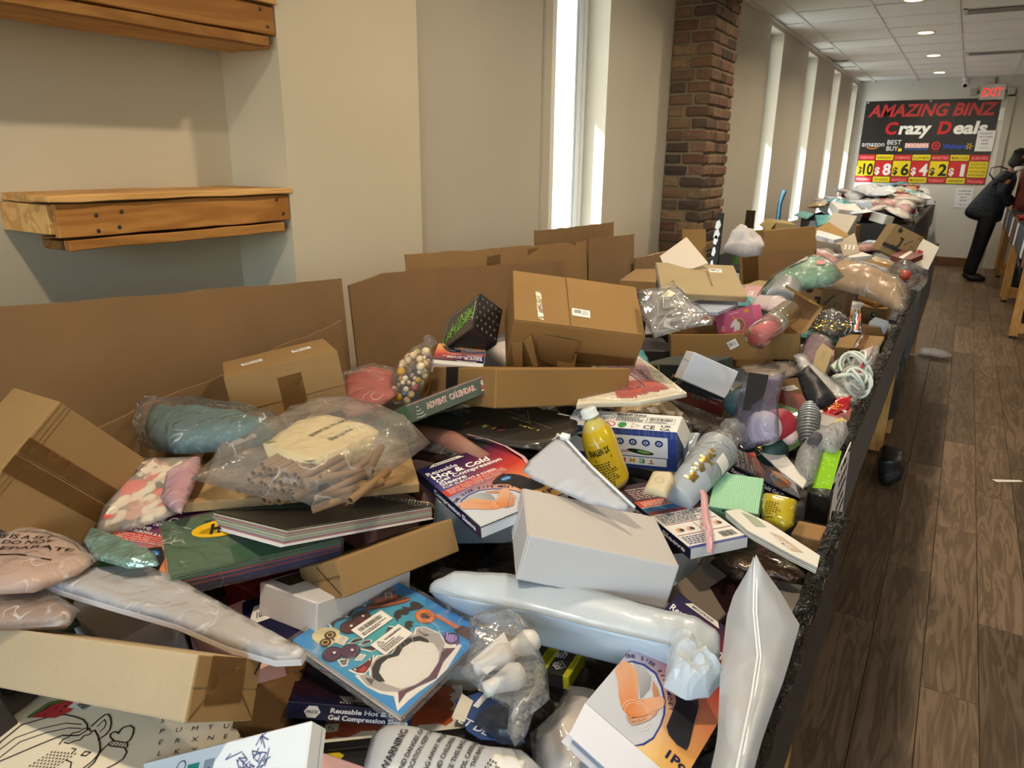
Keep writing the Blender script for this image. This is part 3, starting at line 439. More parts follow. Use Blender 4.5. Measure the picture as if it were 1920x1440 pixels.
def inside(p, poly):
    x, y = p; r = False; j = len(poly) - 1
    for i in range(len(poly)):
        xi, yi = poly[i]; xj, yj = poly[j]
        if (yi > y) != (yj > y) and x < (xj - xi) * (y - yi) / (yj - yi) + xi: r = not r
        j = i
    return r
def segdist(p, poly):
    x, y = p; best = 9
    for i in range(len(poly)):
        x0, y0 = poly[i - 1]; x1, y1 = poly[i]; dx, dy = x1 - x0, y1 - y0; l = dx * dx + dy * dy
        t = 0 if l == 0 else max(0, min(1, ((x - x0) * dx + (y - y0) * dy) / l))
        d = math.hypot(x - x0 - t * dx, y - y0 - t * dy); best = d if d < best else best
    return best
class Pad:
    """a soft or flat pack with a given outline: two skins meeting at the seam"""
    def __init__(s, key=None, o=None, u=None, v=None, pts=None, t=None, wr=0.0, edge=None, wsc=14, seed=0, rough=1):
        if key: o, u, v, pts, t0 = POSES['pil'][key]; t = t or t0 * .6
        s.o = Vector(o); s.u = Vector(u); s.vv = Vector(v); n = s.u.cross(s.vv)
        s.M = Matrix.Translation(s.o) @ Matrix((s.u, s.vv, n)).transposed().to_4x4()
        s.pts = [tuple(p) for p in pts]; s.t = t; s.wr = wr; s.wsc = wsc; s.seed = seed
        A = sum(s.pts[i - 1][0] * s.pts[i][1] - s.pts[i][0] * s.pts[i - 1][1] for i in range(len(s.pts)))
        if A < 0: s.pts.reverse()
        s.x0 = min(p[0] for p in s.pts); s.x1 = max(p[0] for p in s.pts); s.y0 = min(p[1] for p in s.pts); s.y1 = max(p[1] for p in s.pts)
        s.edge = edge or max(.01, min(s.x1 - s.x0, s.y1 - s.y0) * .2)
    def prof(s, d): return 1 - math.exp(-(d / s.edge) * 1.8 - (d / s.edge) ** 2)
    def wrinkle(s, x, y):
        if not s.wr: return 0
        p = Vector((x * s.wsc, y * s.wsc, s.seed * 7.3))
        a = noise.noise(p); b = noise.noise(p * 2.7 + Vector((3, 1, 2)))
        return s.wr * (.9 * (1 - 2 * abs(a)) - .5 * abs(b))
    def h(s, x, y):
        d = segdist((x, y), s.pts) if inside((x, y), s.pts) else 0
        f = s.prof(d)
        return s.t * f + s.wrinkle(x, y) * min(1, d / (s.edge * .5) + .15)
    def pt(s, x, y, hh=0): return Vector((x, y, s.h(x, y) + hh))
    def fr(s, fx, fy): return (s.x0 + (s.x1 - s.x0) * fx, s.y0 + (s.y1 - s.y0) * fy)
    def root(s, name, label, cat, group=None): return tag(empty(name, M=s.M), label, cat, group)
    def skin(s, parent, mat, name='body', res=None, scale=1.0, lift=0, under=.35, smooth=True, topcol=None):
        w, h = s.x1 - s.x0, s.y1 - s.y0
        res = res or max(.004, min(w, h) / 14, math.sqrt(w * h) / 26)
        pts = [(x * scale, y * scale) for x, y in s.pts] if scale != 1 else s.pts
        out = []
        for i in range(len(pts)):
            a, b = pts[i - 1], pts[i]; l = math.hypot(b[0] - a[0], b[1] - a[1]); k = max(1, int(l / res))
            out += [(a[0] + (b[0] - a[0]) * j / k, a[1] + (b[1] - a[1]) * j / k) for j in range(k)]
        nb = len(out); grid = []
        rr = random.Random(5)
        ny = int(h / res) + 1; nx = int(w / res) + 1
        for j in range(ny):
            for i in range(nx):
                p = (s.x0 + (i + .5 + (j % 2) * .5 + rr.uniform(-.2, .2)) * res, s.y0 + (j + .5 + rr.uniform(-.2, .2)) * res)
                if inside(p, pts) and segdist(p, pts) > res * .5: grid.append(p)
        vs, es, fs, *_ = delaunay_2d_cdt([Vector(p) for p in out + grid], [(i, (i + 1) % nb) for i in range(nb)], [], 1, 1e-6)
        nv = len(vs); V = []; F = []
        bd = set(range(nb))
        for v in vs:
            z = s.h(v.x / scale, v.y / scale) * scale + lift; V.append((v.x, v.y, z))
        idx = {}
        for i, v in enumerate(vs):
            d = segdist((v.x, v.y), pts)
            if d < 1e-4: idx[i] = i
            else:
                idx[i] = len(V); zz = -s.t * under * s.prof(d / scale) * scale + lift
                V.append((v.x, v.y, zz))
        for f in fs:
            f = tuple(f)
            F.append(f); F.append(tuple(idx[i] for i in reversed(f)))
        m = bpy.data.meshes.new(name); m.from_pydata(V, [], F); m.materials.append(mat)
        if smooth: m.polygons.foreach_set('use_smooth', [True] * len(F))
        m.update()
        return link(name, m, parent)
    def slab(s, parent, mat, name='body', t=None, z0=0.0, scale=1.0, bev=.001):
        t = t or s.t; n = len(s.pts)
        vs = [(x * scale, y * scale, z0) for x, y in s.pts] + [(x * scale, y * scale, z0 + t) for x, y in s.pts]
        fs = [tuple(reversed(range(n))), tuple(range(n, 2 * n))] + [(i, (i + 1) % n, n + (i + 1) % n, n + i) for i in range(n)]
        me = MB().add(vs, fs).mesh(name, mat)
        if bev: bevel_mesh(me, bev)
        return link(name, me, parent)
    def flat(s, z):
        f = Face((0, 0, z), (1, 0, 0), (0, 1, 0), (0, 0, 1)); return f

# ================================================================== the room
XW, YF, ZC, XR, YB = -1.75, 13.52, 2.8, 4.2, -3.5
CREAM = paint('d0c5ae'); WALL_DIM = paint('c0b8a9', 'wall_paint_dim'); WHITE = plain('ebebe8', .45)  # window wall's dimmer look is put into its paint colour
rng = random.Random(11)

def room():
    # floor: planks that can be told apart in the aisle, plain boards elsewhere under the bins
    fm = plain('4b3a2c', .6)
    fl = tag(MB().box((-2.2, YB, -.06), (XR + .2, YF + .2, -.009)).build('floor', fm), kind='structure')
    pm = wood('85705c', '443527', 5.0, 1, .42)
    x0 = .29 - .156 * 5
    me = {}
    for i in range(16):
        x = x0 + .156 * i; y = -3.3 + (i * .47) % 1.22
        while y < YF:
            if .9 < y + 1.22 and (x > -.6):
                l = min(1.22, YF - y)
                k = round(l, 2)
                if k not in me:
                    me[k] = bevel_mesh(MB().box((.0008, .0008, -.009), (.1552, k - .0008, 0)).mesh('plank', pm), .0012)
                o = link('plank', me[k], fl); o.location = (x, y, 0)
            y += 1.22
    tag(MB().box((x0 + .156 * 16, YB, -.009), (XR, YF, -.0005)).build('floor', pm), kind='structure')
    # ceiling: lay-in tiles in a white grid
    tm = paint('e6e5e0', 'ceiling_tile', .03)
    ce = tag(MB().box((XW - .2, YB, ZC + .03), (XR + .2, YF + .2, ZC + .1)).build('ceiling', tm), kind='structure')
    tees = MB()
    xs = [-1.75, -1.525] + [-.915 + .61 * k for k in range(9)]
    ys = [7.14 + .61 * k for k in range(-6, 11)]
    tile = {}
    for i in range(len(xs) - 1):
        for j in range(len(ys) - 1):
            if i == 0 and j in (8, 11): 
                if j == 11: continue
            w = xs[i + 1] - xs[i]
            k = round(w, 3)
            if k not in tile: tile[k] = bevel_mesh(MB().box((.006, .006, 0), (w - .006, .604, .014)).mesh('ceiling_tile', tm), .003)
            o = link('ceiling_tile', tile[k], ce); o.location = (xs[i], ys[j], ZC + rng.uniform(.001, .004))
            if i == 0 and j in (6, 8, 9, 12): o.rotation_euler = (rng.uniform(.005, .02), rng.uniform(-.05, -.02), 0)
    for x in xs[1:]: tees.box((x - .012, ys[0], ZC - .004), (x + .012, YF, ZC + .012))
    for y in ys: tees.box((xs[1] - .0, y - .012, ZC - .003), (xs[-1], y + .012, ZC + .011))
    tees.build('ceiling_grid', plain('dddcd6', .5), ce)
    tag(MB().box((XW - .2, YB, ZC), (XR + .2, ys[0], ZC + .05)).build('ceiling', tm), kind='structure')
    tag(MB().box((XW, 5.6, ZC - .022), (XW + .02, YF, ZC)).build('trim_1', plain('d8d5cc', .5)), kind='structure')
    # left wall with its tall narrow windows
    wins = [(3.215, 3.815), (7.315, 7.86), (9.135, 9.72), (10.975, 11.545), (12.77, 13.36)]
    zb, zt = .86, 2.745
    b = MB(); y = 2.1
    for a, c in wins:
        b.box((-2.02, y, 0), (XW, a, ZC + .05)); b.box((-2.02, a, 0), (XW, c, zb)); b.box((-2.02, a, zt), (XW, c, ZC + .05)); y = c
    b.box((-2.02, y, 0), (XW, YF + .2, ZC + .05))
    tag(b.build('wall_left', WALL_DIM), kind='structure')
    # pilaster and the recess with the shelves
    b = MB().box((-2.2, 1.49, 0), (-1.68, 2.1, ZC + .05)).box((-2.2, -.9, 0), (-1.925, 1.49, ZC + .05)).box((-2.2, YB, 0), (-1.68, -.9, ZC + .05))
    b.build('pilaster', CREAM, None); tag(bpy.data.objects['pilaster'], kind='structure'); bpy.data.objects['pilaster'].name = 'wall_left_recess'
    bars = plain('e9edf0', .3, .5)
    for i, (a, c) in enumerate(wins):
        w = tag(empty('window_%d' % (i + 1), (-1.9, (a + c) / 2, zb)), kind='structure'); h = (c - a) / 2; z1 = zt - zb
        f = MB()
        for s in (-1, 1):
            f.box((-.06, s * h - .028, 0), (.02, s * h + .028, z1)); f.box((-.03, s * (h - .05) - .02, 0), (.01, s * (h - .05) + .02, z1)); f.box((-.05, s * (h - .085) - .009, 0), (.0, s * (h - .085) + .009, z1))
        f.box((-.06, -h, 0), (.02, h, .06)).box((-.06, -h, z1 - .06), (.02, h, z1))
        bevel_mesh(f.mesh('window_frame', bars), .003); f.build('window_frame', bars, w)
        MB().box((-.028, -h + .04, .05), (-.022, h - .04, z1 - .05)).build('pane', glass(), w)
        MB().box((.0, -h, -.005), (.15, h, .02)).build('window_sill', bars, w)
    t = MB().box((XW, 3.10, 0), (XW + .012, 3.165, ZC)); tag(t.build('trim_2', WALL_DIM), kind='structure')
    tag(MB().box((XW, 3.165, .86), (XW + .006, 3.215, ZC)).build('trim_3', WHITE), kind='structure')
    # far wall
    tag(MB().box((-2.2, YF, 0), (XR + .2, YF + .2, ZC + .05)).build('wall_back', paint('d6d4ce', 'wall_paint_far')), kind='structure')
    bw = wood('8a5f3c', '5d3d26', 4, 0, .5)
    tag(bevel_mesh(MB().box((XW, YF - .02, 0), (.34, YF, .14)).mesh('baseboard', bw), .006) and link('baseboard_back', bpy.data.meshes['baseboard']), kind='structure')
    d = tag(empty('door_1', (.3, YF - .02, 0)), kind='structure')
    fr = plain('bdb8ad', .5); MB().box((0, -.03, 0), (.09, .02, 2.62)).box((1.0, -.03, 0), (1.09, .02, 2.62)).box((0, -.03, 2.53), (1.09, .02, 2.62)).build('door_frame', fr, d)
    MB().box((.09, 0, 0), (1.0, .015, 2.53)).build('door_leaf', plain('c5bfb2', .5), d); MB().tube([(.16, -.05, 1.02), (.27, -.05, 1.02)], .012).tube([(.17, -.05, 1.02), (.17, 0, 1.02)], .012).build('door_handle', plain('999999', .3, .5, 1), d)
    # the rest of the shop, out of frame: right wall and glazed front
    tag(MB().box((XR, YB, 0), (XR + .2, YF + .2, ZC + .05)).build('wall_right', CREAM), kind='structure')
    b = MB().box((-2.2, YB - .2, 0), (-1.4, YB, ZC)).box((3.0, YB - .2, 0), (XR, YB, ZC)).box((-1.4, YB - .2, 0), (3.0, YB, .7)).box((-1.4, YB - .2, 2.75), (3, YB, ZC))
    tag(b.build('wall_front', CREAM), kind='structure')
    w = tag(empty('window_6', (.8, YB - .1, .7)), kind='structure')
    f = MB()
    for x in (-2.2, -.74, .73, 2.2): f.box((x - .03, -.05, 0), (x + .03, .05, 2.05))
    f.build('window_frame', plain('555555', .4, .5, .8), w); MB().box((-2.2, -.004, 0), (2.2, .004, 2.05)).build('pane', glass(), w)
    # outside: pavement, the eave above the windows and the neighbouring house
    tag(MB().box((-40, -20, -.3), (-2.02, 40, -.05)).build('ground_outside', plain('b9b6ae', .9)), kind='structure')
    tag(MB().box((-2.95, -4, 2.98), (-2.0, 16, 3.12)).build('roof_eave', plain('d9d9d5', .7)), kind='structure')
room()

def pier():
    p = tag(empty('wall_pier', (XW, 4.77, 0)), kind='structure')
    W, D, H = .27, .53, ZC
    MB().box((0, .012, 0), (W - .012, D, H)).build('mortar', plain('7d6f5c', .9, .2, 0, .4, 90, .004, var=.15), p)
    bm_ = brickmat(); r = random.Random(4); meshes = {}
    def br(w, d, h):
        k = (round(w, 2), round(d, 2))
        if k not in meshes:
            vs = []
            for k2 in range(3):
                bm = bmesh.new(); bmesh.ops.create_cube(bm, size=1); bmesh.ops.scale(bm, vec=(k[0], k[1], h), verts=bm.verts)
                bmesh.ops.subdivide_edges(bm, edges=bm.edges[:], cuts=1, use_grid_fill=True)
                for v in bm.verts: v.co += Vector((r.uniform(-1, 1), r.uniform(-1, 1), r.uniform(-1, 1))) * .0035; v.co *= 1 - .012 * (abs(v.co.z) > h * .4)
                me = bpy.data.meshes.new('brick'); bm.to_mesh(me); bm.free(); bevel_mesh(me, .006); me.materials.append(bm_); vs.append(me)
            meshes[k] = vs
        return r.choice(meshes[k])
    c = .073; h = .058; n = 0
    for i in range(int(.8 / c), int(H / c)):
        z = i * c + c / 2
        lay = [(.20, .10), (.10, .205)] if i % 2 else [(.10, .20), (.20, .10)]
        # near face: two bricks, the outer one turns the corner
        inner, outer = (.105, .15) if i % 2 else (.155, .10)
        x = .005
        o = link('brick', br(inner, .1, h), p); o.location = (x + inner / 2, .05 + r.uniform(-.006, .004), z)
        x += inner + .01; od = .10 if i % 2 else .205
        w_ = W - x + .004
        o = link('brick', br(w_, od, h), p); o.location = (x + w_ / 2 + r.uniform(-.003, .005), od / 2 + r.uniform(-.006, .004), z)
        y = od + .01
        while y < D - .03:
            l = min(.2 if (i + int(y * 10)) % 3 else .1, D - y)
            o = link('brick', br(.1, l, h), p); o.location = (W - .05 + r.uniform(-.004, .008), y + l / 2, z); y += l + .01
pier()

# ------------------------------------------------------------------ ceiling lamps, vents, camera, exit sign
def downlights():
    ys = [.25, 2.05, 3.75, 5.35, 7.03, 8.76, 10.57, 12.49]
    ring = plain('e8dcb8', .3, .5); lens = emit('ffe2a6', 14)
    words = ['far outside the frame', 'above the first bin', 'above the second bin', 'before the brick pier', 'cut by the top edge of the picture', 'nearest of the three lamps fully in view', 'middle of the three lamps in view', 'farthest lamp, close to the shop sign']
    vs, fs = lathe([(.066, .03), (.07, -.004), (.085, -.006), (.088, 0)], 28)
    rm = MB().add(vs, fs).mesh('trim_ring', ring, True)
    vs, fs = lathe([(.0001, -.003), (.068, -.003)], 24); lm = MB().add(vs, fs).mesh('lens', lens)
    for X, rows in ((-.6, ys), (2.1, ys[:6:2])):
        for i, y in enumerate(rows):
            t = tag(empty('downlight', (X, y, ZC)), 'round warm recessed ceiling light, ' + (words[i] if X < 0 else 'over the far aisle, %s in its row' % ('first', 'second', 'third')[i]), 'ceiling light', 'recessed lights in the tile ceiling')
            link('trim_ring', rm, t); link('lens', lm, t)
            d = bpy.data.lights.new('lamp', 'AREA'); d.shape = 'DISK'; d.size = .11; d.energy = LAMP; d.color = (1, .83, .6); d.spread = math.radians(150)
            o = bpy.data.objects.new('lamp', d); COL.objects.link(o); o.parent = t; o.location = (0, 0, -.012)
downlights()

def vents():
    m = plain('c9c8c2', .4, .5, .3); dk = plain('2a2927', .8)
    for y, lab in ((7.78, 'larger white air vent at the top edge of the picture'), (10.62, 'farther white slotted air vent in the ceiling')):
        t = tag(empty('ceiling_vent', (.03, y, ZC)), lab, 'vent')
        MB().box((-.3, -.145, -.004), (.3, -.115, .004)).box((-.3, .115, -.004), (.3, .145, .004)).box((-.3, -.145, -.004), (-.27, .145, .004)).box((.27, -.145, -.004), (.3, .145, .004)).build('frame', m, t)
        MB().box((-.27, -.115, .001), (.27, .115, .003)).build('backing', dk, t)
        sl = MB().hexa([(-.27, -.02, -.012), (.27, -.02, -.012), (.27, -.004, -.012), (-.27, -.004, -.012), (-.27, .0, .001), (.27, .0, .001), (.27, .012, .001), (-.27, .012, .001)]).mesh('slat', m)
        for k in range(5): link('slat', sl, t).location = (0, -.09 + k * .045, 0)
    t = tag(empty('security_camera', (-.28, 13.42, ZC)), 'small white security camera under the ceiling by the far wall', 'camera')
    vs, fs = lathe([(.001, 0), (.05, 0), (.05, -.025), (.03, -.035), (.001, -.035)], 20); MB().add(vs, fs).build('mount', WHITE, t, True)
    vs, fs = lathe([(.001, 0), (.036, 0), (.042, .05), (.042, .1), (.034, .115), (.001, .112)], 20)
    o = MB().add(vs, fs).build('housing', WHITE, t, True); o.matrix_local = align((0, .02, -.05), (.01, -.2, -.2))
    vs, fs = lathe([(.001, .118), (.028, .117), (.028, .108)], 20); o = MB().add(vs, fs).build('lens', plain('111111', .1), t, True); o.matrix_local = align((0, .02, -.05), (.01, -.2, -.2))
    # exit sign
    t = tag(empty('exit_sign', (.09, YF - .035, 2.6)), 'lit white exit sign with red letters above the shop banner', 'sign')
    bevel_mesh(MB().box((-.16, -.025, -.11), (.16, .025, .11)).mesh('exit_case', plain('d9d5cd', .5)), .006); link('case', bpy.data.meshes['exit_case'], t)
    ik = Ink(Face((-.16, -.0255, -.11), (.32, 0, 0), (0, 0, .22), (0, -1, 0))); ik.text('EXIT', .16, .045, .18, 'ff2a2a', 1, fit=.25, al='c', h=.17, bold=.0); ik.build('lettering', t, emit('ff2a2a', 1.6))
    for s in (-1, 1): bevel_mesh(MB().box((s * .24 - .05, -.05, -.05), (s * .24 + .05, .03, .05)).mesh('lamp_head', plain('b5b2ab', .5)), .01); link('lamp_head', bpy.data.meshes[-1] if False else [m for m in bpy.data.meshes if m.name.startswith('lamp_head')][-1], t)
    MB().box((-.26, -.01, -.02), (.26, .02, .02)).tube([(.02, 0, .1), (.02, 0, .2)], .012).build('bracket', plain('6a6865', .5), t)
    t = tag(empty('wall_sensor', (.27, YF - .02, 2.28)), 'small white box on the wall right of the banner', 'sensor'); bevel_mesh(MB().box((-.03, -.02, -.09), (.03, .02, .09)).mesh('sensor_case', WHITE), .008); link('case', bpy.data.meshes['sensor_case'], t)
vents()

def banner():
    # measured on the far wall: 1.83 m wide, 1.25 m tall
    x0, x1, z0, z1 = -1.61, .225, 1.265, 2.515
    t = tag(empty('shop_banner', ((x0 + x1) / 2, YF - .006, z0)), 'wide black, red and yellow price banner hung on the far wall', 'banner')
    W = x1 - x0; H = z1 - z0; b = MB(); n = 24
    for i in range(n):
        a, c = -W / 2 + W * i / n, -W / 2 + W * (i + 1) / n; f = lambda x: .003 * math.sin(x * 7) - .004
        b.hexa([(a, f(a), 0), (c, f(c), 0), (c, f(c) + .002, 0), (a, f(a) + .002, 0), (a, f(a), H), (c, f(c), H), (c, f(c) + .002, H), (a, f(a) + .002, H)])
    b.build('vinyl', plain('1d1b1c', .35, .5), t)
    F = Face((-W / 2, -.009, 0), (W, 0, 0), (0, 0, H), (0, -1, 0)); ik = Ink(F); G = Ink(F)
    RED, YEL = 'c8252c', 'e8d11f'
    G.text('AMAZING BINZ', W / 2, H - .235, .2, 'c23a3c', 1, fit=W * .94, al='c', h=.25, shear=.22, bold=.03)
    x = .33
    for s, c, w in (('C', RED, .17), ('razy', 'f4f4f4', .44), ('D', RED, .17), ('eals', 'f4f4f4', .44)):
        G.text(s, x, H - .5, .2, c, 1, fit=w, h=.25, shear=.12, bold=.035); x += w + (.035 if s in 'CD' else .1)
    G.text('amazon', .03, H - .69, .1, 'f2f2f2', 1, fit=.33, h=.11, bold=.0); G.ring(.19, H - .67, .1, .014, 'e8952c', 1, 16, .06, PI * 1.15, PI * 1.85)
    G.text('BEST', .40, H - .66, .1, 'f2f2f2', 1, fit=.2, h=.1, bold=.0); G.text('BUY', .40, H - .755, .1, 'f2f2f2', 1, fit=.165, h=.1, bold=.0); ik.rect(.57, H - .765, .05, .045, YEL)
    G.text('COSTCO', .675, H - .70, .1, 'd03038', 2, fit=.31, h=.085, bold=.0, shear=.2); ik.rect(.66, H - .71, .33, .07, 'f0d8d8'); ik.rect(.66, H - .74, .33, .014, '2a5fb0', 1)
    ik.ring(1.09, H - .68, .062, .022, 'd03038'); ik.oval(1.09, H - .68, .022, .022, 'd03038', 0, 14); G.text('TARGET', 1.09, H - .775, .03, 'a02028', 1, al='c', fit=.12, h=.025)
    G.text('Walmart', 1.18, H - .72, .1, '2a55c8', 1, fit=.32, h=.1, bold=.02)
    for k in range(6): ik.line([(1.535 + .018 * math.cos(k * PI / 3), H - .685 + .018 * math.sin(k * PI / 3)), (1.535 + .045 * math.cos(k * PI / 3), H - .685 + .045 * math.sin(k * PI / 3))], .012, 'f0c23a')
    es = ['VIERNES', 'SABADO', 'DOMINGO', 'LUNES', 'MARTES', 'MIERCOLES', 'JUEVES']; en = ['FRIDAY', 'SATURDAY', 'SUNDAY', 'MONDAY', 'TUESDAY', 'WEDNESDAY', 'Thursday']; pr = ['10', '8', '6', '4', '2', '1', '']
    cw = W / 7
    for i in range(7):
        a = i * cw + .006; w = cw - .012; r = i % 2 == 0; c1 = RED if r else YEL; c2 = YEL if r else RED; k1 = 'e89a9a' if r else '2a2a10'
        ik.rect(a, H - .90, w, .085, c1); ik.rect(a, .105, w, .235, c2); ik.rect(a, .008, w, .085, c1)
        G.text(es[i], a + w / 2, H - .88, .06, k1, 1, fit=w * .86, al='c', h=.055); G.text(en[i], a + w / 2, .028, .06, k1, 1, fit=w * .86, al='c', h=.055)
        if pr[i]:
            k = '151515' if r else 'f2f2f2'; fw = {'10': .15, '1': .055}.get(pr[i], .115)
            G.text('$', a + .012, .135, .12, k, 1, fit=.07, h=.15, bold=.03); G.text(pr[i], a + w - (.03 if pr[i] == '1' else .008), .125, .2, k, 1, fit=fw, al='r', h=.24, bold=.035)
        else:
            for q, s in enumerate(('CLOSED FOR', 'RESTOCKING', 'CITYSIDE FREE', 'REFUNDS')): G.text(s, a + w / 2, .285 - q * .05 - (.01 if q > 1 else 0), .04, '5a5010', 1, fit=w * .85, al='c', h=.04)
    ik.build('price_panels', t, printed(.35)); G.build('lettering', t, printed(.35))
    vs, fs = lathe([(.001, .004), (.012, .003), (.016, 0)], 14); gm = MB().add(vs, fs).mesh('grommet', plain('b9b9b9', .3, .5, 1), True)
    for x in (-W / 2 + .03, 0, W / 2 - .03):
        o = link('grommet', gm, t); o.location = (x, -.01, H - .02); o.rotation_euler = (PI / 2, 0, 0)
    for (px, pz, lab, yy) in ((.12, 1.905, 'white paper notice taped over the corner of the banner', .016), (-.015, 1.06, 'white paper notice taped on the wall below the banner', .004)):
        q = tag(empty('paper_notice', (px, YF - yy, pz)), lab, 'notice')
        MB().box((-.115, -.001, -.15), (.115, .001, .15)).build('sheet', plain('e9e9ee', .6), q)
        k = Ink(Face((-.115, -.0015, -.15), (.23, 0, 0), (0, 0, .3), (0, -1, 0)))
        for i, s in enumerate(('PLEASE DO', 'NOT OPEN', 'ANY', 'BOXES!')): k.text(s, .115, .245 - i * .048, .04, '333340', 1, fit=.17 if len(s) > 6 else .09, al='c', h=.03)
        k.text('Thank You', .115, .045, .02, '333340', 1, fit=.11, al='c', h=.02); k.build('lettering', q)
banner()

# ------------------------------------------------------------------ pallet-wood shelves in the recess
def shelves():
    W1 = wood('e6b878', 'b47c3e', 3.0, 1, .6); W2 = wood('c08a4a', '8a5524', 3.0, 1, .6); W3 = wood('a87440', '5f3d1d', 3, 1, .7); nail = plain('55504a', .5, .5, .8)
    def board(lo, hi, m, name, par, j=.004, seed=0, rot=None):
        r = random.Random(seed); b = MB(); n = 10; vs = []
        x0, y0, z0 = lo; x1, y1, z1 = hi
        for i in range(n + 1):
            y = y0 + (y1 - y0) * i / n; d = [r.uniform(-j, j) * .5 for _ in range(3)]
            vs += [(x0, y, z0 + d[0]), (x1 + d[1], y, z0 + d[0]), (x1 + d[1], y, z1 + d[2]), (x0, y, z1 + d[2])]
        fs = [(3, 2, 1, 0), tuple(n * 4 + k for k in range(4))]
        for i in range(n):
            for k in range(4): q = (k + 1) % 4; fs.append((i * 4 + k, i * 4 + q, (i + 1) * 4 + q, (i + 1) * 4 + k))
        me = b.add(vs, fs).mesh(name, m); bevel_mesh(me, .002, 1, .9); return link(name, me, par)
    nv, nf = lathe([(.0001, .002), (.004, .0015), (.005, 0)], 10); nm = MB().add(nv, nf).mesh('nail', nail)
    for z, lab, ylo in ((0, 'lower pallet-wood box shelf in the wall recess', .83), (.492, 'upper pallet-wood box shelf at the top of the recess', .3)):
        t = tag(empty('wall_shelf', (-1.68, 1.49, 1.345 + z)), lab, 'shelf'); L = 1.49 - ylo
        top = .102
        for k, (xa, xb, yo) in enumerate(((-.245, -.17, .01), (-.168, -.085, 0), (-.083, .012, -.012))): board((xa, -L + yo, top + .002 * k), (xb, .0, top + .019), W1, 'plank', t, .003, k)
        board((-.02, -L + .004, .03), (0, -.004, top), W2, 'plank', t, .003, 7)                 # front board
        board((-.022, -L + .02, .0), (.003, -.03, .024), W2, 'plank', t, .003, 8)                # lower front strip
        board((-.24, -L + .0, .035), (-.03, -L + .02, top - .002), W1, 'plank', t, .001, 9)      # end board
        for k, (xa, xb, yo) in enumerate(((-.11, -.03, .02), (-.2, -.115, .06))): board((xa, -L + yo, .0), (xb, -.002, .02), W1 if z else W3, 'plank', t, .003, 12 + k)
        for y, zz in ((-L + .09, .075), (-L + .15, .08), (-L + .14, .045), (-L + .09, .04), (-.05, .09), (-.03, .05)):
            o = link('nail', nm, t); o.location = (.0005, y, zz); o.rotation_euler = (0, PI / 2, 0)
shelves()

# ------------------------------------------------------------------ bins
BLK = plain('2c2b2d', .55, .35, 0, .15, 30, .003); TAPE = plain('08080a', .13, .35, 0, .8, 75, .012); PINE = wood('d8ab6a', 'a9773c', 4, 2, .6); OSB = wood('a57b4c', '6f4d2b', 6, 1, .7)
def bin_table(x0, x1, y0, y1, z, lab, name='sale_bin', side=.2, near=True, tape_right=True, ext=0, board=None, skew=0.0, signs=False):
    t = tag(empty(name, ((x0 + x1) / 2, (y0 + y1) / 2, 0)), lab, 'bin', 'sale bins')
    cx, cy = (x0 + x1) / 2, (y0 + y1) / 2; X0, X1, Y0, Y1 = x0 - cx, x1 - cx, y0 - cy, y1 - cy; T = .024; zb = z - side; bd = board or BLK
    MB().box((X0, Y0, zb - .02), (X1 - .03, Y1, zb)).build('base_board', OSB, t)
    MB().hexa([(X1 - T - .005, Y0, zb - .03), (X1 + skew, Y0, zb - .03), (X1 + skew, Y1, zb - .03), (X1 - T - .005, Y1, zb - .03), (X1 - T, Y0, z), (X1, Y0, z), (X1, Y1, z), (X1 - T, Y1, z)]).build('side_board', bd, t)
    MB().box((X0, Y0, zb), (X0 + T, Y1, z)).build('side_board', bd, t)
    MB().box((X0 + T, Y1 - T, zb), (X1 - T, Y1, z - .03)).build('end_board', bd, t); MB().box((X0 + T, Y0, zb), (X1 - T, Y0 + T, z - .03)).build('end_board', bd, t)
    # shiny tape folded over the aisle-side edge
    n = max(40, int((y1 - y0) / .02)); b = MB(); r = random.Random(int(y0 * 10) + 3); vs = []
    for i in range(n + 1):
        y = Y0 + (Y1 - Y0) * i / n; d = [r.uniform(-.0035, .0035) for _ in range(5)]
        vs += [(X1 - T - .004, y, z - .03), (X1 - T - .003 + d[0], y, z + .002 + d[1]), (X1 - T * .6 + d[2], y, z + .005 + d[3]), (X1 - T * .3 + d[4], y, z + .005 + d[2]), (X1 + .003 + d[0], y, z + .001 + d[4]), (X1 + .0035, y, z - .012 + d[1] * 2)]
    fs = [(i * 6 + k, i * 6 + k + 1, i * 6 + k + 7, i * 6 + k + 6) for i in range(n) for k in range(5)]
    b.add(vs, fs).build('edge_tape', TAPE, t)
    for yy in (Y0 + .12, Y1 - .12):
        for xx in (X0 + .1, X1 - .07):
            MB().box((xx - .045, yy - .02, 0.02), (xx + .045, yy + .02, zb - .02)).build('leg', PINE, t)
        MB().box((X0 + .1, yy - .019, .08), (X1 - .07, yy + .019, .17)).build('cross_rail', PINE, t)
    for xx in (X0 + .1, X1 - .07): MB().box((xx - .02, Y0 + .1, zb - .11), (xx + .02, Y1 - .1, zb - .02)).build('long_rail', PINE, t)
    return t
BINS = {}
BINS['A'] = bin_table(-1.42, -.09, -.9, 1.40, .9, 'nearest black-sided sale bin heaped with loose goods')
BINS['B'] = bin_table(-1.42, -.135, 1.42, 4.36, .915, 'long second grey-sided sale bin beside the window', side=.24, board=plain('57575b', .6, .3, 0, .15, 30, .003))
BINS['C'] = bin_table(-1.42, -.12, 4.46, 6.9, .93, 'third sale bin beside the brick pier', side=.4, board=plain('4c4c50', .6))
BINS['D'] = bin_table(-1.45, -.37, 8.25, 10.4, 1.0, 'fourth sale bin with grey end panel', side=.3)
BINS['E'] = bin_table(-1.45, -.375, 10.5, 13.3, 1.0, 'farthest sale bin under the shop banner', side=.3)
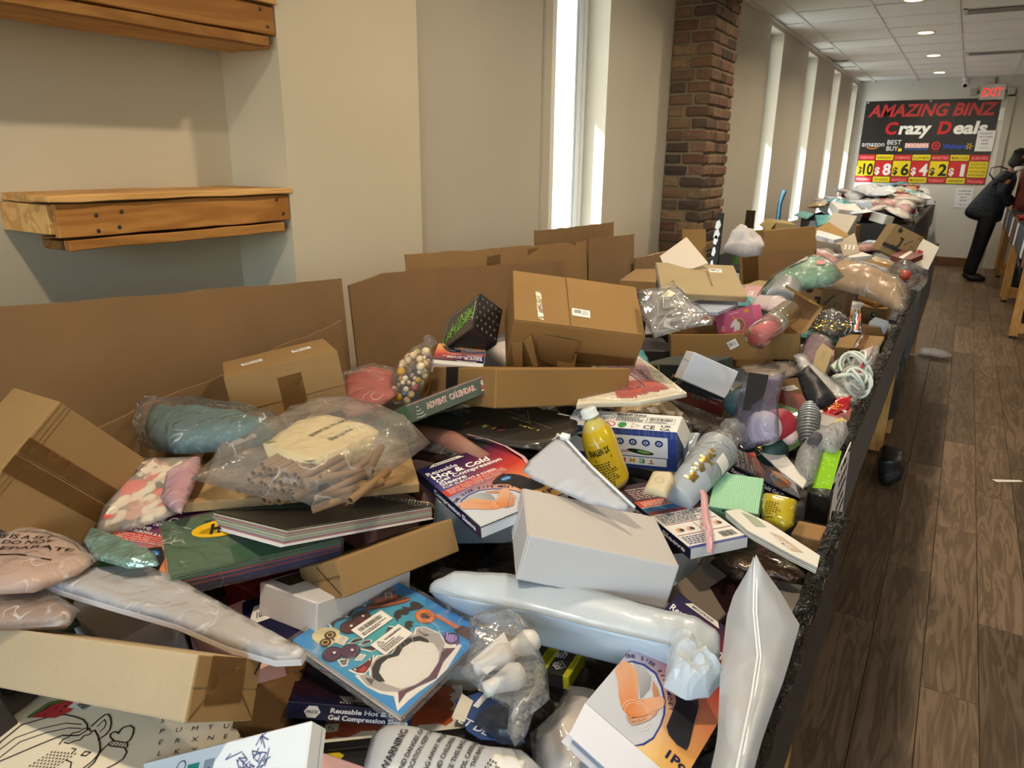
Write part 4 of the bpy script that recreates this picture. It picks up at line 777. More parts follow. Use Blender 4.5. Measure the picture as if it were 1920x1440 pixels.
def bin_extras():
    # black taped corner post and sign on the second bin's near end
    t = BINS['B']
    cy = (1.42 + 4.36) / 2; cx = (-1.42 - .135) / 2
    TB = plain('141416', .25, .5, 0, .5, 25, .01)
    me = MB().box((-.168 - cx, 1.402 - cy, .66), (-.125 - cx, 1.44 - cy, .93)).mesh('corner_post', TB); bevel_mesh(me, .004); link('corner_post', me, t)
    q = tag(empty('sale_sign', (-.131, 1.62, .82)), 'white paper sign taped on the outside of the second bin', 'sign')
    q.rotation_euler = (0, -.03, 0)
    MB().box((0, -.13, -.105), (.002, .13, .105)).build('sheet', plain('e6e4ea', .5), q)
    k = Ink(Face((.0022, -.13, -.105), (0, .26, 0), (0, 0, .21), (1, 0, 0))); k.text('$', .03, .03, .12, '222233', 1, bold=.03); k.small(.1, .03, .14, .15, 5, '333344'); k.build('lettering', q)
    # rolled dark bags under the second bin
    p = Pad(o=(-.175, 4.5, .36), u=(0, 1, 0), v=(0, 0, 1), pts=[(-.2, -.2), (.16, -.22), (.22, 0), (.12, .18), (-.1, .2), (-.22, .05)], t=.05, wr=.015, wsc=8)
    r = p.root('rubbish_bag', 'dark green plastic sack hanging under the second bin', 'bag'); p.skin(r, plain('22282a', .35, .5), 'sack')
    p = Pad(o=(-.12, 3.9, .06), u=(0, 1, 0), v=(-.2, 0, 1), pts=[(-.12, -.06), (.14, -.06), (.16, .06), (.02, .11), (-.12, .08)], t=.08, wr=.015, wsc=12)
    r = p.root('rubbish_bag', 'small black bag on the floor by the second bin leg', 'bag'); p.skin(r, plain('19191b', .35, .5), 'sack')
    p = Pad(o=(-.02, 6.85, .03), u=(1, 0, 0), v=(0, 1, 0), pts=[(-.1, -.1), (.08, -.14), (.16, -.03), (.05, .08), (-.1, .06)], t=.03, wr=.01, wsc=12)
    r = p.root('plastic_scrap', 'clear plastic bag lying on the floor beside the third bin', 'scrap'); p.skin(r, film(haze=.35), 'film')
    p = Pad(o=(.43, 4.2, .002), u=(.8, .6, 0), v=(-.6, .8, 0), pts=[(-.07, -.012), (.07, -.02), (.07, .0), (-.07, .02)], t=.004)
    r = p.root('paper_scrap', 'thin white paper strip lying on the wood floor', 'scrap'); p.slab(r, plain('e8e4dc', .6), 'strip', .001)
bin_extras()

# ------------------------------------------------------------------ cardboard sheets standing along the wall side of the bins
CB = kraft('ab8455'); CB2 = kraft('b58f60')
def sheet(y0, y1, zt0, zt1, x, lab, lean=.05, zb=.7, seed=0, mat=None, t=.006, tear=.004, notch=0):
    r = random.Random(seed); n = 26; q = tag(empty('cardboard_sheet', (x, (y0 + y1) / 2, zb)), lab, 'cardboard', 'cardboard sheets standing along the wall')
    vs = []; m = 5
    for i in range(n + 1):
        f = i / n; y = y0 + (y1 - y0) * f - (y0 + y1) / 2; zt = zt0 + (zt1 - zt0) * f - zb - (r.uniform(0, tear) if 0 < i < n else 0)
        if notch and f < .12: zt -= notch * (1 - f / .12)
        for j in range(m + 1):
            g = j / m; xx = -lean * g + .006 * math.sin(f * 5 + seed) * g; vs += [(xx, y, zt * g), (xx - t, y, zt * g)]
    fs = []; s = 2 * (m + 1)
    for i in range(n):
        for j in range(m):
            a = i * s + j * 2; fs += [(a, a + s, a + s + 2, a + 2), (a + 1, a + 3, a + s + 3, a + s + 1)]
        a = i * s + 2 * m; fs.append((a, a + s, a + s + 1, a + 1))
    for i in (0, n):
        for j in range(m):
            a = i * s + j * 2; fs.append((a, a + 2, a + 3, a + 1) if i == 0 else (a + 1, a + 3, a + 2, a))
    MB().add(vs, fs).build('board', mat or CB, q); return q
CB = kraft('a3805a')
sheet(-.4, 1.43, 1.36, 1.232, -1.40, 'large brown cardboard sheet below the shelves, widest of the row', .03, seed=1)
q = sheet(.3, 1.36, .99, 1.135, -1.345, 'brown cardboard flap leaning in front of the large sheet', .03, seed=2, tear=.012)
sheet(1.505, 2.83, 1.228, 1.128, -1.44, 'brown cardboard sheet behind the large upright carton', .04, seed=3, notch=.03)
q = sheet(1.80, 3.13, 1.255, 1.188, -1.475, 'taped cardboard sheet standing behind its neighbour, below the window', .03, seed=4, mat=CB2, tear=.006)
m = MB()
for y in (-.2, .1, .45): m.box((-.028, y, .3), (-.0245, y + .09, .5))
m.build('tape', film('e8dcc0', .5, .15, 40, .5, .12, 'c9ab7c'), q)
sheet(2.72, 3.55, 1.262, 1.246, -1.53, 'small cardboard piece rising highest in front of the window', .02, seed=5)
sheet(3.13, 3.70, 1.20, 1.175, -1.47, 'upright cardboard panel with a straight edge before the white wall', .02, seed=6)
sheet(3.66, 4.75, 1.05, 1.03, -1.45, 'low cardboard strip standing before the brick pier', .02, seed=7)
sheet(-.9, -.42, 1.3, 1.34, -1.4, 'cardboard sheet beyond the left edge of the picture', .03, seed=8)

# ------------------------------------------------------------------ aisle bins on the right and the shopper
HEAP = []
def right_bins():
    pap = plain('dfe2ea', .5); brd = plain('4a4c50', .6); brn = kraft('9a6a3e')
    for i, (y0, y1, lab) in enumerate(((8.0, 10.3, 'pine-legged bin at the right edge, nearest of the far aisle row'), (10.45, 12.6, 'pine-legged bin the shopper leans over'), (12.75, 13.4, 'short pine-legged bin against the far wall'))):
        t = tag(empty('aisle_bin', (1.1, (y0 + y1) / 2, 0)), lab, 'bin', 'pine-legged bins across the aisle'); h = (y1 - y0) / 2; X = -.55
        MB().box((X + .02, -h, .68), (.55, h, .71)).build('base_board', OSB, t)
        MB().box((X, -h + .1, .71), (X + .018, h, .95)).build('side_board', brd, t)
        MB().box((X - .004, -h, .66), (X + .03, -h + .1, .955)).build('corner_board', brn, t)
        MB().box((X + .03, -h, .71), (.55, -h + .02, .93)).build('end_board', brd, t)
        for yy in (-h + .04, h - .06):
            MB().beam((X + .05, yy, .02), (X + .05, yy, .68), .07, .04).build('leg', PINE, t); MB().beam((.5, yy, .02), (.5, yy, .68), .07, .04).build('leg', PINE, t)
            MB().box((X + .05, yy - .03, .06), (.5, yy + .03, .14)).build('cross_rail', PINE, t)
            MB().box((X + .02, yy - .03, 0), (X + .08, yy + .03, .025)).build('foot_pad', plain('222222', .7), t)
        for k, yy in enumerate((-h + .2, h * .35)):
            if yy + .2 < h: MB().hexa([(X - .012, yy, .72), (X - .008, yy, .72), (X - .008, yy + .2, .72), (X - .012, yy + .2, .72), (X - .004, yy, .95), (X, yy, .95), (X, yy + .2, .95), (X - .004, yy + .2, .95)]).build('price_sheet', pap, t)
        if i < 2:
            p = Pad(o=(.72, y0 + .9, .25), u=(0, 1, 0), v=(0, 0, 1), pts=[(-.3, -.22), (.3, -.24), (.28, .15), (-.05, .3), (-.3, .1)], t=.14, wr=.03, wsc=7)
            r = p.root('rubbish_bag', 'black plastic sack under the %s pine-legged bin' % ('nearest', 'second')[i], 'bag'); p.skin(r, plain('161618', .3, .5), 'sack')
        for k in range(9):
            c = random.Random(k + i * 20); col, nm = (('b58c5c', 'kraft carton'), ('e3e3e6', 'white carton'), ('b0392f', 'red carton'), ('d9c7a5', 'cream carton'), ('7f98b0', 'grey-blue carton'))[k % 5]; y = c.uniform(y0 + .2, y1 - .15)
            b = Box(c=(c.uniform(.68, 1.5), y, .84 + c.uniform(0, .1)), E=[(c.uniform(.12, .24), c.uniform(-.08, .08), .02), (c.uniform(-.05, .05), c.uniform(.1, .2), .03), (0, -.02, c.uniform(.06, .14))])
            r = b.root('goods_carton', '', 'box'); b.body(r, plain(col, .6)); HEAP.append((('the nearest bin across the aisle', 'the shopper\'s bin across the aisle', 'the last bin across the aisle')[i], nm, y, r))
right_bins()

def skin_body(name, joints, edges, mat, parent, sub=2, root=0):
    me = bpy.data.meshes.new(name); me.from_pydata([j[0] for j in joints], edges, [])
    o = bpy.data.objects.new(name, me); COL.objects.link(o)
    sk = o.modifiers.new('s', 'SKIN'); sk.use_smooth_shade = True; sk.branch_smoothing = .6
    if not me.skin_vertices: me.skin_vertices.new()
    for i, j in enumerate(joints):
        r = j[1]; me.skin_vertices[0].data[i].radius = r if isinstance(r, tuple) else (r, r)
    me.skin_vertices[0].data[root].use_root = True
    o.modifiers.new('u', 'SUBSURF').levels = sub
    dg = bpy.context.evaluated_depsgraph_get(); dg.update()
    m2 = bpy.data.meshes.new_from_object(o.evaluated_get(dg)); m2.materials.clear(); m2.materials.append(mat)
    m2.polygons.foreach_set('use_smooth', [True] * len(m2.polygons))
    bpy.data.objects.remove(o); return link(name, m2, parent)
def person():
    # bending forward over the second aisle bin, facing right, both hands in the bin
    ox, oy = .33, 11.95
    t = tag(empty('person', (ox, oy, 0)), 'person in long dark navy coat bending over the bin across the aisle', 'person')
    skin = plain('7a5240', .55)
    J = [((0, 0, .86), (.10, .12)), ((.03, 0, 1.1), (.11, .13)), ((.09, 0, 1.34), (.10, .12)), ((.14, 0, 1.46), (.055, .06)), ((.2, 0, 1.54), (.055, .055)), ((.235, 0, 1.66), (.085, .095)), ((.25, 0, 1.72), (.06, .07)),
         ((-.01, .1, .82), .08), ((-.06, .1, .47), .055), ((-.14, .1, .09), .035), ((-.14, .1, .05), .032), ((.0, .1, .035), .022),
         ((-.01, -.1, .82), .08), ((-.05, -.1, .46), .055), ((-.1, -.1, .09), .035), ((-.1, -.1, .05), .032), ((.03, -.1, .035), .022),
         ((.14, .17, 1.36), .035), ((.12, .26, 1.18), .042), ((.27, .16, 1.04), .036), ((.14, -.17, 1.36), .035), ((.06, -.26, 1.2), .042), ((.2, -.16, 1.03), .036)]
    E_ = [(0, 1), (1, 2), (2, 3), (3, 4), (4, 5), (5, 6), (0, 7), (7, 8), (8, 9), (9, 10), (10, 11), (0, 12), (12, 13), (13, 14), (14, 15), (15, 16), (2, 17), (17, 18), (18, 19), (2, 20), (20, 21), (21, 22)]
    skin_body('body', J, E_, skin, t)
    coat = plain('141922', .55, .3, 0, .6, 26, .03)
    C = [((-.09, 0, .80), (.22, .27)), ((-.07, 0, .95), (.21, .25)), ((.0, 0, 1.14), (.19, .22)), ((.09, 0, 1.34), (.165, .2)), ((.15, 0, 1.47), (.10, .12)), ((.14, .21, 1.4), .09), ((.12, .26, 1.18), .072), ((.27, .17, 1.045), .052), ((.14, -.21, 1.4), .09), ((.06, -.26, 1.2), .072), ((.2, -.17, 1.035), .052)]
    skin_body('coat', C, [(0, 1), (1, 2), (2, 3), (3, 4), (3, 5), (5, 6), (6, 7), (3, 8), (8, 9), (9, 10)], coat, t)
    tr = plain('0e1014', .7, .3, 0, .4, 40, .01)
    for y, dx in ((.1, 0), (-.1, .04)):
        skin_body('trouser_leg', [((-.01, y, 1.0), .12), ((-.01, y, .84), .12), ((-.06 + dx * .3, y, .47), .088), ((-.13 + dx, y, .06), .066)], [(0, 1), (1, 2), (2, 3)], tr, t)
        skin_body('shoe', [((-.19 + dx, y, .06), .055), ((-.08 + dx, y, .055), .056), ((.07 + dx, y, .04), .04)], [(0, 1), (1, 2)], plain('101012', .4), t, 2)
    skin_body('hair', [((.2, 0, 1.62), (.09, .1)), ((.22, 0, 1.70), (.1, .105)), ((.26, 0, 1.765), (.07, .08)), ((.14, 0, 1.52), (.05, .06))], [(3, 0), (0, 1), (1, 2)], plain('17120f', .6), t)
    skin_body('scarf', [((.16, .09, 1.5), .035), ((.24, .09, 1.52), .035), ((.29, 0, 1.5), .035), ((.24, -.09, 1.52), .035), ((.16, -.09, 1.5), .035)], [(0, 1), (1, 2), (2, 3), (3, 4)], plain('cfc9c2', .9), t)
    MB().tube([(-.03, -.1, 1.36), (-.1, -.12, 1.44), (-.09, -.12, 1.52), (0, -.12, 1.54), (.1, -.11, 1.5)], .009, 8).build('bag_strap', plain('1c1a1a', .5), t, True)
    MB().hexa([(.3, -.06, 1.30), (.34, -.06, 1.30), (.34, .06, 1.30), (.3, .06, 1.30), (.3, -.05, 1.32), (.33, -.05, 1.32), (.33, .05, 1.32), (.3, .05, 1.32)])
    for s, (wx, wy, wz) in ((1, (.285, .155, 1.03)), (-1, (.215, -.155, 1.02))):
        H = [((wx, wy, wz), .026), ((wx + .05, wy - s * .01, wz - .012), (.018, .036))]; E2 = [(0, 1)]
        skin_body('hand', H + [((wx + .075, wy - s * .012, wz - .02), (.014, .034))], [(0, 1), (1, 2)], skin, t)
        for k in range(4):
            yy = wy - s * .012 + (k - 1.5) * .017; l = (.05, .06, .057, .045)[k]
            skin_body('finger', [((wx + .07, yy, wz - .016), .0085), ((wx + .07 + l * .55, yy, wz - .026), .0075), ((wx + .07 + l, yy, wz - .05), .0065)], [(0, 1), (1, 2)], skin, t, 1)
        skin_body('thumb', [((wx + .03, wy + s * .02, wz - .012), .011), ((wx + .06, wy + s * .04, wz - .024), .009), ((wx + .085, wy + s * .034, wz - .04), .0075)], [(0, 1), (1, 2)], skin, t, 1)
    # face details
    fm = MB()
    fm.add([(.30, -.018, 1.655), (.30, .018, 1.655), (.335, 0, 1.645), (.31, 0, 1.695)], [(0, 2, 3), (2, 1, 3), (0, 1, 2), (1, 0, 3)]).build('nose', skin, t)
    for y in (-.033, .033): o = link('eye', sphere_mesh('eye', .011, plain('e8e4de', .3), 1), t); o.location = (.305, y, 1.69)
    fm = MB().box((.302, -.024, 1.617), (.316, .024, 1.626)).build('mouth', plain('6b3a34', .5), t)
    for y in (-.095, .095): o = link('ear', sphere_mesh('ear', .025, skin, 1, (.7, .35, 1.2)), t); o.location = (.235, y, 1.66)
    q = tag(empty('hanging_garment', (.62, 11.8, 1.3)), 'dark red garment hanging beside the shopper at the right edge', 'garment')
    p = Pad(o=(0, 0, 0), u=(1, 0, 0), v=(0, 0, 1), pts=[(-.06, -.32), (.12, -.34), (.14, .1), (.06, .2), (-.05, .2)], t=.05, wr=.02, wsc=6)
    o = p.skin(q, plain('5a2320', .8), 'cloth'); o.matrix_local = Matrix(((1, 0, 0, 0), (0, 0, -1, 0), (0, 1, 0, 0), (0, 0, 0, 1)))
person()

# ================================================================== goods in the first two bins
KR = kraft('b5905f'); KRD = kraft('a17a4c'); KRL = kraft('c4a274'); WC = plain('c4c1c2', .55, .3, 0, .08, 25); CREAMC = plain('e6ddcc', .6)
NAVY = '1b1c3f'; CLEAR = film(); CRISP = film(fac=.75, scale=70, strength=.9)
TAPEC = film('d9bd8c', .5, .2, 30, .3, .35, 'a5804e')

def seam(b, par, f, at=.5, horiz=True, w=.0022, col='4a3520'):
    F = b.face(f); k = Ink(F)
    if horiz: k.rect(0.004, F.H * at - w / 2, F.W - .008, w, col)
    else: k.rect(F.W * at - w / 2, .004, w, F.H - .008, col)
    return k.build('flap_gap', par, printed(.8))
def flaps(b, par, f, mat, at=.5, horiz=True, gap=.002, t=.0022, rag=0, seed=0):
    """the two closing flaps of a carton, with a real gap"""
    F = b.face(f); r = random.Random(seed)
    for lo, hi in ((0, at), (at, 1)):
        if horiz: q = [(.001, F.H * lo + (gap if lo else .001)), (F.W - .001, F.H * lo + (gap if lo else .001)), (F.W - .001, F.H * hi - (gap if hi < 1 else .001)), (.001, F.H * hi - (gap if hi < 1 else .001))]
        else: q = [(F.W * lo + (gap if lo else .001), .001), (F.W * hi - (gap if hi < 1 else .001), .001), (F.W * hi - (gap if hi < 1 else .001), F.H - .001), (F.W * lo + (gap if lo else .001), F.H - .001)]
        d = [t * r.uniform(.7, 1.6) for _ in range(4)]
        me = MB().hexa([F.pt(x, y, -.0005) for x, y in q] + [F.pt(x, y, d[i]) for i, (x, y) in enumerate(q)]).mesh('flap', mat); bevel_mesh(me, .0006); link('flap', me, par)
def strip(b, par, f, q, mat, name='tape', t=.0006, h=.0026):
    F = b.face(f); return MB().hexa([F.pt(x, y, h) for x, y in q] + [F.pt(x, y, h + t) for x, y in q]).build(name, mat, par)
def sticker(b, par, f, x, y, w, h, rot=0, seed=0, hh=0, code=True):
    F = b.face(f); c, s = math.cos(rot), math.sin(rot)
    G = Face(F.pt(x, y, hh), F.u * (w * c) + F.vv * (w * s), F.vv * (h * c) - F.u * (h * s), F.n)
    lo = [G.pt(a * w, d * h, .0003) for a, d in ((0, 0), (1, 0), (1, 1), (0, 1))]; hi = [G.pt(a * w, d * h, .0007) for a, d in ((0, 0), (1, 0), (1, 1), (0, 1))]
    o = MB().hexa(lo + hi).build('barcode_label', plain('eeeeea', .5), par)
    G.O = G.O + G.n * .0005; k = Ink(G)
    if code: k.barcode(w * .1, h * .35, w * .4, h * .5, seed); k.small(w * .56, h * .2, w * .36, h * .65, 5, seed=seed)
    else: k.small(w * .1, h * .1, w * .8, h * .8, 5, seed=seed)
    k.build('print', o)
    return o

def sleeve_cover(k, W, H, tag_=True):
    """front of the compression-sleeve package, y up"""
    n = 14
    def mix(a, b, t): 
        A = [int(a[i:i + 2], 16) for i in (0, 2, 4)]; B_ = [int(b[i:i + 2], 16) for i in (0, 2, 4)]
        return ''.join('%02x' % int(x + (y - x) * t) for x, y in zip(A, B_))
    L = [(0, 'eceef2'), (.3, 'c9cddb'), (.46, '8f96b8'), (.56, '4a4a8c'), (.75, '2a2a66'), (1, '201c4c')]
    R = [(0, 'f3c263'), (.14, 'f2b060'), (.3, 'ee9a5e'), (.5, 'e0603f'), (.62, 'cf3a34'), (.85, '8a2a3c'), (1, '3a1c3c')]
    def at(S, t):
        for (a, ca), (b, cb) in zip(S, S[1:]):
            if t <= b: return mix(ca, cb, (t - a) / (b - a))
        return S[-1][1]
    m = 6
    for i in range(n):
        a, b = i / n, (i + 1) / n
        for j in range(m):
            u0, u1 = j / m, (j + 1) / m
            e = lambda u, v: mix(at(L, v), at(R, v), min(1, max(0, u * 1.25 - .1)))
            k.poly([(W * u0, H * a), (W * u1, H * a), (W * u1, H * b), (W * u0, H * b)], [e(u0, a), e(u1, a), e(u1, b), e(u0, b)])
    k.poly([(0, H * .475), (W * .62, H * .545), (W * .95, H * .60), (W, H * .665), (0, H * .575)], 'c23a34', 1)
    for i in range(4): k.text(('Designed for Hot Therapy & Cold Therapy', 'Great for swelling, Knees, Arms and Ankles', 'Helps to reduce swelling, sore muscles and', 'Not made with natural rubber latex')[i], W * .05, H * (.557 + .005 - .021 * i), .01, 'f6e2de', 2, fit=W * (.7 - .08 * (i > 2)), h=H * .02, rot=.055)
    k.text('Reusable', W * .03, H * .845, 1, 'ffffff', 2, fit=W * .36, h=H * .075); k.text('Hot & Cold', W * .05, H * .765, 1, 'ffffff', 2, fit=W * .68, h=H * .1, bold=.03)
    k.text('Gel Compression', W * .05, H * .705, 1, 'ffffff', 2, fit=W * .78, h=H * .072, bold=.02); k.text('Sleeve', W * .05, H * .645, 1, 'ffffff', 2, fit=W * .3, h=H * .075, bold=.02); k.text('FOR ELBOWS & KNEES', W * .05, H * .602, 1, 'ffffff', 2, fit=W * .62, h=H * .04)
    if tag_: k.poly([(W * .12, H * .955), (W * .55, H * .955), (W * .5, H * .995), (W * .18, H * .995)], 'e8e4e0', 1); k.text('MEDPRIDE', W * .33, H * .965, 1, '20305c', 2, fit=W * .26, al='c', h=H * .026)
    def M_(pts): return [(min(W - .0006, max(.0006, (u + .12) / 1.12 * W)), max(.0006, v * H)) for u, v in pts]
    ov = [(-.12, .30), (-.03, .365), (.086, .397), (.232, .403), (.36, .36), (.462, .305), (.53, .24), (.559, .176), (.57, .1), (.53, .041), (.48, .002), (-.12, .002)]
    k.poly(M_([(-.12, .315), (-.03, .382), (.086, .414), (.235, .418), (.37, .374), (.475, .315), (.545, .248), (.577, .18), (.588, .1), (.548, .036), (.49, .002), (-.12, .002)]), '2b3f8f', 1); k.poly(M_(ov), 'c9ced8', 2)
    sk1, sk2, sk3, sk4 = 'd8a482', 'd9834a', 'c08a6c', 'e0b090'
    k.poly(M_([(-.02, .37), (.121, .391), (.229, .373), (.285, .31), (.28, .24), (.261, .224), (.190, .273), (.10, .33)]), ['b4b6bc', 'b4b6bc', 'a2a4aa', '94969c', '8a8c92', '94969c', 'a6a8ae', 'b4b6bc'], 3)
    k.poly(M_([(.255, .365), (.36, .335), (.448, .289), (.40, .262), (.303, .313)]), sk3, 4)
    k.poly(M_([(-.11, .335), (-.024, .356), (.099, .335), (.186, .268), (.255, .205), (.290, .125), (.252, .104), (.179, .111), (.09, .15), (.002, .208), (-.11, .262)]), [sk1, sk1, sk1, sk1, sk2, sk2, sk2, sk2, sk1, sk1, sk1], 5)
    k.poly(M_([(.235, .20), (.30, .235), (.348, .27), (.418, .318), (.47, .308), (.492, .279), (.47, .24), (.445, .213), (.40, .165), (.370, .136), (.302, .103), (.252, .104)]), [sk2, sk1, sk1, sk4, sk4, sk4, sk1, sk1, sk2, sk2, sk2, sk2], 6)
    k.poly(M_([(.465, .248), (.478, .215), (.455, .16), (.410, .112), (.355, .072), (.279, .083), (.25, .097), (.323, .105), (.385, .14), (.43, .19)]), [sk3, sk3, sk3, sk4, sk3, sk3, sk3, sk1, sk1, sk1], 7)
    for a, c in (((.30, .09), (.345, .115)), ((.34, .085), (.385, .125)), ((.385, .105), (.42, .15))): k.line(M_([a, c]), W * .006, '9a6248', 8)
    cc = M_([(.335, .135)])[0]
    for rr_ in (.12, .145): k.ring(cc[0], cc[1], W * rr_, W * .004, 'f2e2d8', 8, 26)
    s = 'ONE SIZE FITS MOST'; arc = M_([(-.085, .375), (-.02, .408), (.08, .432), (.18, .438), (.28, .424), (.38, .388), (.46, .345), (.545, .29)])
    for i, ch in enumerate(s):
        if ch == ' ': continue
        f = i / (len(s) - 1) * (len(arc) - 1); q = min(int(f), len(arc) - 2); a, c = arc[q], arc[q + 1]; x, y = a[0] + (c[0] - a[0]) * (f - q), a[1] + (c[1] - a[1]) * (f - q)
        k.text(ch, x, y, W * .058, '23234f', 3, al='c', rot=math.atan2(c[1] - a[1], c[0] - a[0]), bold=.02)
    k.poly(M_([(.416, .435), (.44, .455), (.54, .492), (.634, .509), (.72, .455), (.762, .417), (.785, .382), (.80, .345), (.839, .273), (.88, .20), (.885, .165), (.79, .155), (.677, .168), (.618, .195), (.585, .29), (.562, .349), (.48, .40), (.42, .419)]), '2d2c31', 4)
    hx = [(math.cos(i * PI / 3), math.sin(i * PI / 3)) for i in range(6)]
    hc = M_([(.60, .43)])[0]; k.poly([(hc[0] + W * .062 * x, hc[1] + H * .03 * y) for x, y in hx], '2b7fd0', 5); k.text('PRIDE', hc[0], hc[1] - H * .009, 1, 'e8f0fa', 6, fit=W * .09, al='c', h=H * .02)
    x, y = M_([(.755, .062)])[0]; k.text('1Pc', x, y, 1, '23234f', 3, fit=W * .18, h=H * .065, bold=.03)
def sleeve_box(key, label, rot=0, cover=True, spine='left', spine_text='Reusable Hot & Cold Gel Compression Sleeve', spine_part=None, group='compression sleeve packages'):
    b = Box(key); r = b.root('sleeve_package', label, 'package', group)
    b.body(r, plain('dcdcde', .5), 'box', .0012)
    if cover:
        F = b.face('top', rot); k = Ink(F); sleeve_cover(k, F.W, F.H); k.build('printed_cover', r, printed(.28, .4))
    if spine:
        F = b.face(spine); k = Ink(F); k.rect(0, 0, F.W, F.H, NAVY); 
        x0, x1 = spine_part or (.06, .94)
        k.text(spine_text, F.W * x0, F.H * .28, 1, 'f2f2f6', 2, fit=F.W * (x1 - x0), h=F.H * .62, bold=.03); k.build('printed_spine', r, printed(.3, .3))
    return b, r

# --- compression sleeve packages
b, r = sleeve_box('sleeve_mid', 'compression sleeve package lying on the white carton, cover fully showing', spine_text='Compression Sleeve', spine_part=(.3, .93))
F = b.face('front'); k = Ink(F); k.rect(0, F.H - .002, F.W, .002, '3a2a2a'); k.rect(F.W * .1, F.H * .80, F.W * .4, .0006, '8a8a8a'); k.build('flap_gap', r)
b, r = sleeve_box('sleeve_front', 'compression sleeve package with its end torn open at the front right', spine=None)
F = b.face('left'); k = Ink(F); k.rect(0, F.H * .93, F.W, F.H * .07, '3d3c6e'); k.build('edge_print', r)
F = b.face('front'); q = [(0, 0), (F.W, 0), (F.W, .045), (0, .045)]
MB().hexa([F.pt(0, F.H, .0), F.pt(F.W, F.H, 0), F.pt(F.W, F.H - .012, .045), F.pt(.01, F.H - .012, .045), F.pt(0, F.H + .001, .0), F.pt(F.W, F.H + .001, 0), F.pt(F.W, F.H - .0105, .045), F.pt(.01, F.H - .0105, .045)]).build('open_flap', plain('dfe0e8', .5), r)
MB().hexa([F.pt(.006, F.H * .25, .0), F.pt(F.W, F.H * .25, 0), F.pt(F.W, F.H * .0, .05), F.pt(.006, 0, .05), F.pt(.006, F.H * .3, .0), F.pt(F.W, F.H * .3, 0), F.pt(F.W, F.H * .05, .05), F.pt(.006, F.H * .05, .05)]).build('open_flap', plain('d6d8e4', .5), r)
k = Ink(Face(F.pt(.0, F.H * .55, .004), F.u * F.W, F.n * .012 - F.vv * .002, F.vv)); k.rect(.004, 0, F.W - .006, .011, '2f4aa0'); k.build('blue_edge', r)
b, r = sleeve_box('sleeve_flip', 'small compression sleeve package standing upside down under the black grass box', cover=False, spine=None)
F = b.face('front', 2); k = Ink(F); sleeve_cover(k, F.W, min(F.H, F.W)); k.build('printed_cover', r, printed(.28, .4))
b, r = sleeve_box('sleeve_right', 'compression sleeve package by the mint box, cover turned sideways', rot=1, spine='front', spine_text='Reusable Hot & Cold Gel Compr')
b, r = sleeve_box('sleeve_dark', 'compression sleeve package under the sticker pack, spine facing out', rot=2, cover=False, spine='front', spine_text='', )
F = b.face('front'); k = Ink(F); k.text('Reusable Hot & Cold', F.W * .34, F.H * .54, 1, 'f2f2f6', 3, fit=F.W * .6, h=F.H * .42, bold=.03); k.text('Gel Compression Sleeve', F.W * .33, F.H * .1, 1, 'f2f2f6', 3, fit=F.W * .64, h=F.H * .42, bold=.03)
hx = [(math.cos(i * PI / 3), math.sin(i * PI / 3)) for i in range(6)]
k.poly([(F.W * .2 + .011 * x, F.H * .5 + .009 * y) for x, y in hx], 'e8e8ec', 2); k.text('PRIDE', F.W * .2, F.H * .4, 1, '223a6a', 3, fit=.015, al='c', h=.006); k.build('spine_lettering', r, printed(.3, .3))
F = b.face('top', 2); k = Ink(F); k.rect(0, 0, F.W, F.H, '2c1420'); k.rect(0, F.H * .85, F.W, F.H * .15, '191630', 1); k.poly([(F.W * .1, F.H * .80), (F.W * .62, F.H * .80), (F.W * .56, F.H * .91), (F.W * .16, F.H * .91)], 'e2dcd4', 2)
k.text('10.8" x 5.3"', F.W * .36, F.H * .82, 1, '221a2a', 3, fit=F.W * .34, al='c', h=F.H * .075, bold=.02); k.text('Reorder No: MPR-41335', F.W * .1, F.H * .93, 1, 'e2dcd4', 3, fit=F.W * .5, h=F.H * .05); k.text('1 Pc', F.W * .4, F.H * .3, 1, 'e2dcd4', 2, fit=F.W * .2, h=F.H * .12, bold=.03); k.build('printed_back', r, printed(.25, .5))
b, r = sleeve_box('sleeve_ribbon', 'compression sleeve package lying back up under a pink ribbon', cover=False, spine='left', spine_text='Compression Sleeve')
F = b.face('top'); W, H = F.W, F.H; k = Ink(F); k.rect(0, 0, W, H, 'e9e7e6')
k.rect(0, H * .72, W, H * .28, '3a1a1e', 1); k.rect(0, H * .62, W, H * .1, 'c9502f', 1); k.rect(0, H * .54, W, H * .07, '2f6a9c', 1); k.rect(0, H * .49, W, H * .05, '7a2630', 1); k.rect(0, 0, W, H * .03, '2b3f8f', 1)
k.text('COLD THERAPY', W * .08, H * .9, 1, 'f0e6e0', 2, fit=W * .55, h=H * .03); k.small(W * .08, H * .74, W * .8, H * .15, 5, 'c8a8a0', 2, 3); k.small(W * .08, H * .63, W * .8, H * .07, 3, 'f0d8c8', 2, 4)
k.small(W * .05, H * .34, W * .9, H * .14, 7, '444450', 2, 5); k.rect(W * .03, H * .325, W * .94, H * .006, 'a03038', 2); k.rect(W * .03, H * .17, W * .94, H * .006, 'a03038', 2); k.rect(W * .5, H * .17, W * .008, H * .155, 'a03038', 2)
for i, (x, y) in enumerate(((.16, .24), (.34, .24), (.62, .25), (.85, .25))): k.oval(W * x, H * y, W * .07, H * .025, 'd9a88c', 2, 14, .6); k.oval(W * (x + .03), H * (y - .008), W * .04, H * .02, '33333a', 3, 14)
k.small(W * .05, H * .045, W * .55, H * .11, 5, '33407a', 2, 6); k.barcode(W * .66, H * .06, W * .26, H * .07, 3, 2); k.build('printed_back', r, printed(.3, .3))
b = Box(c=(-.985, .545, .962), E=[(.13, .045, -.012), (-.07, .19, .035), (-.002, -.01, .025)])
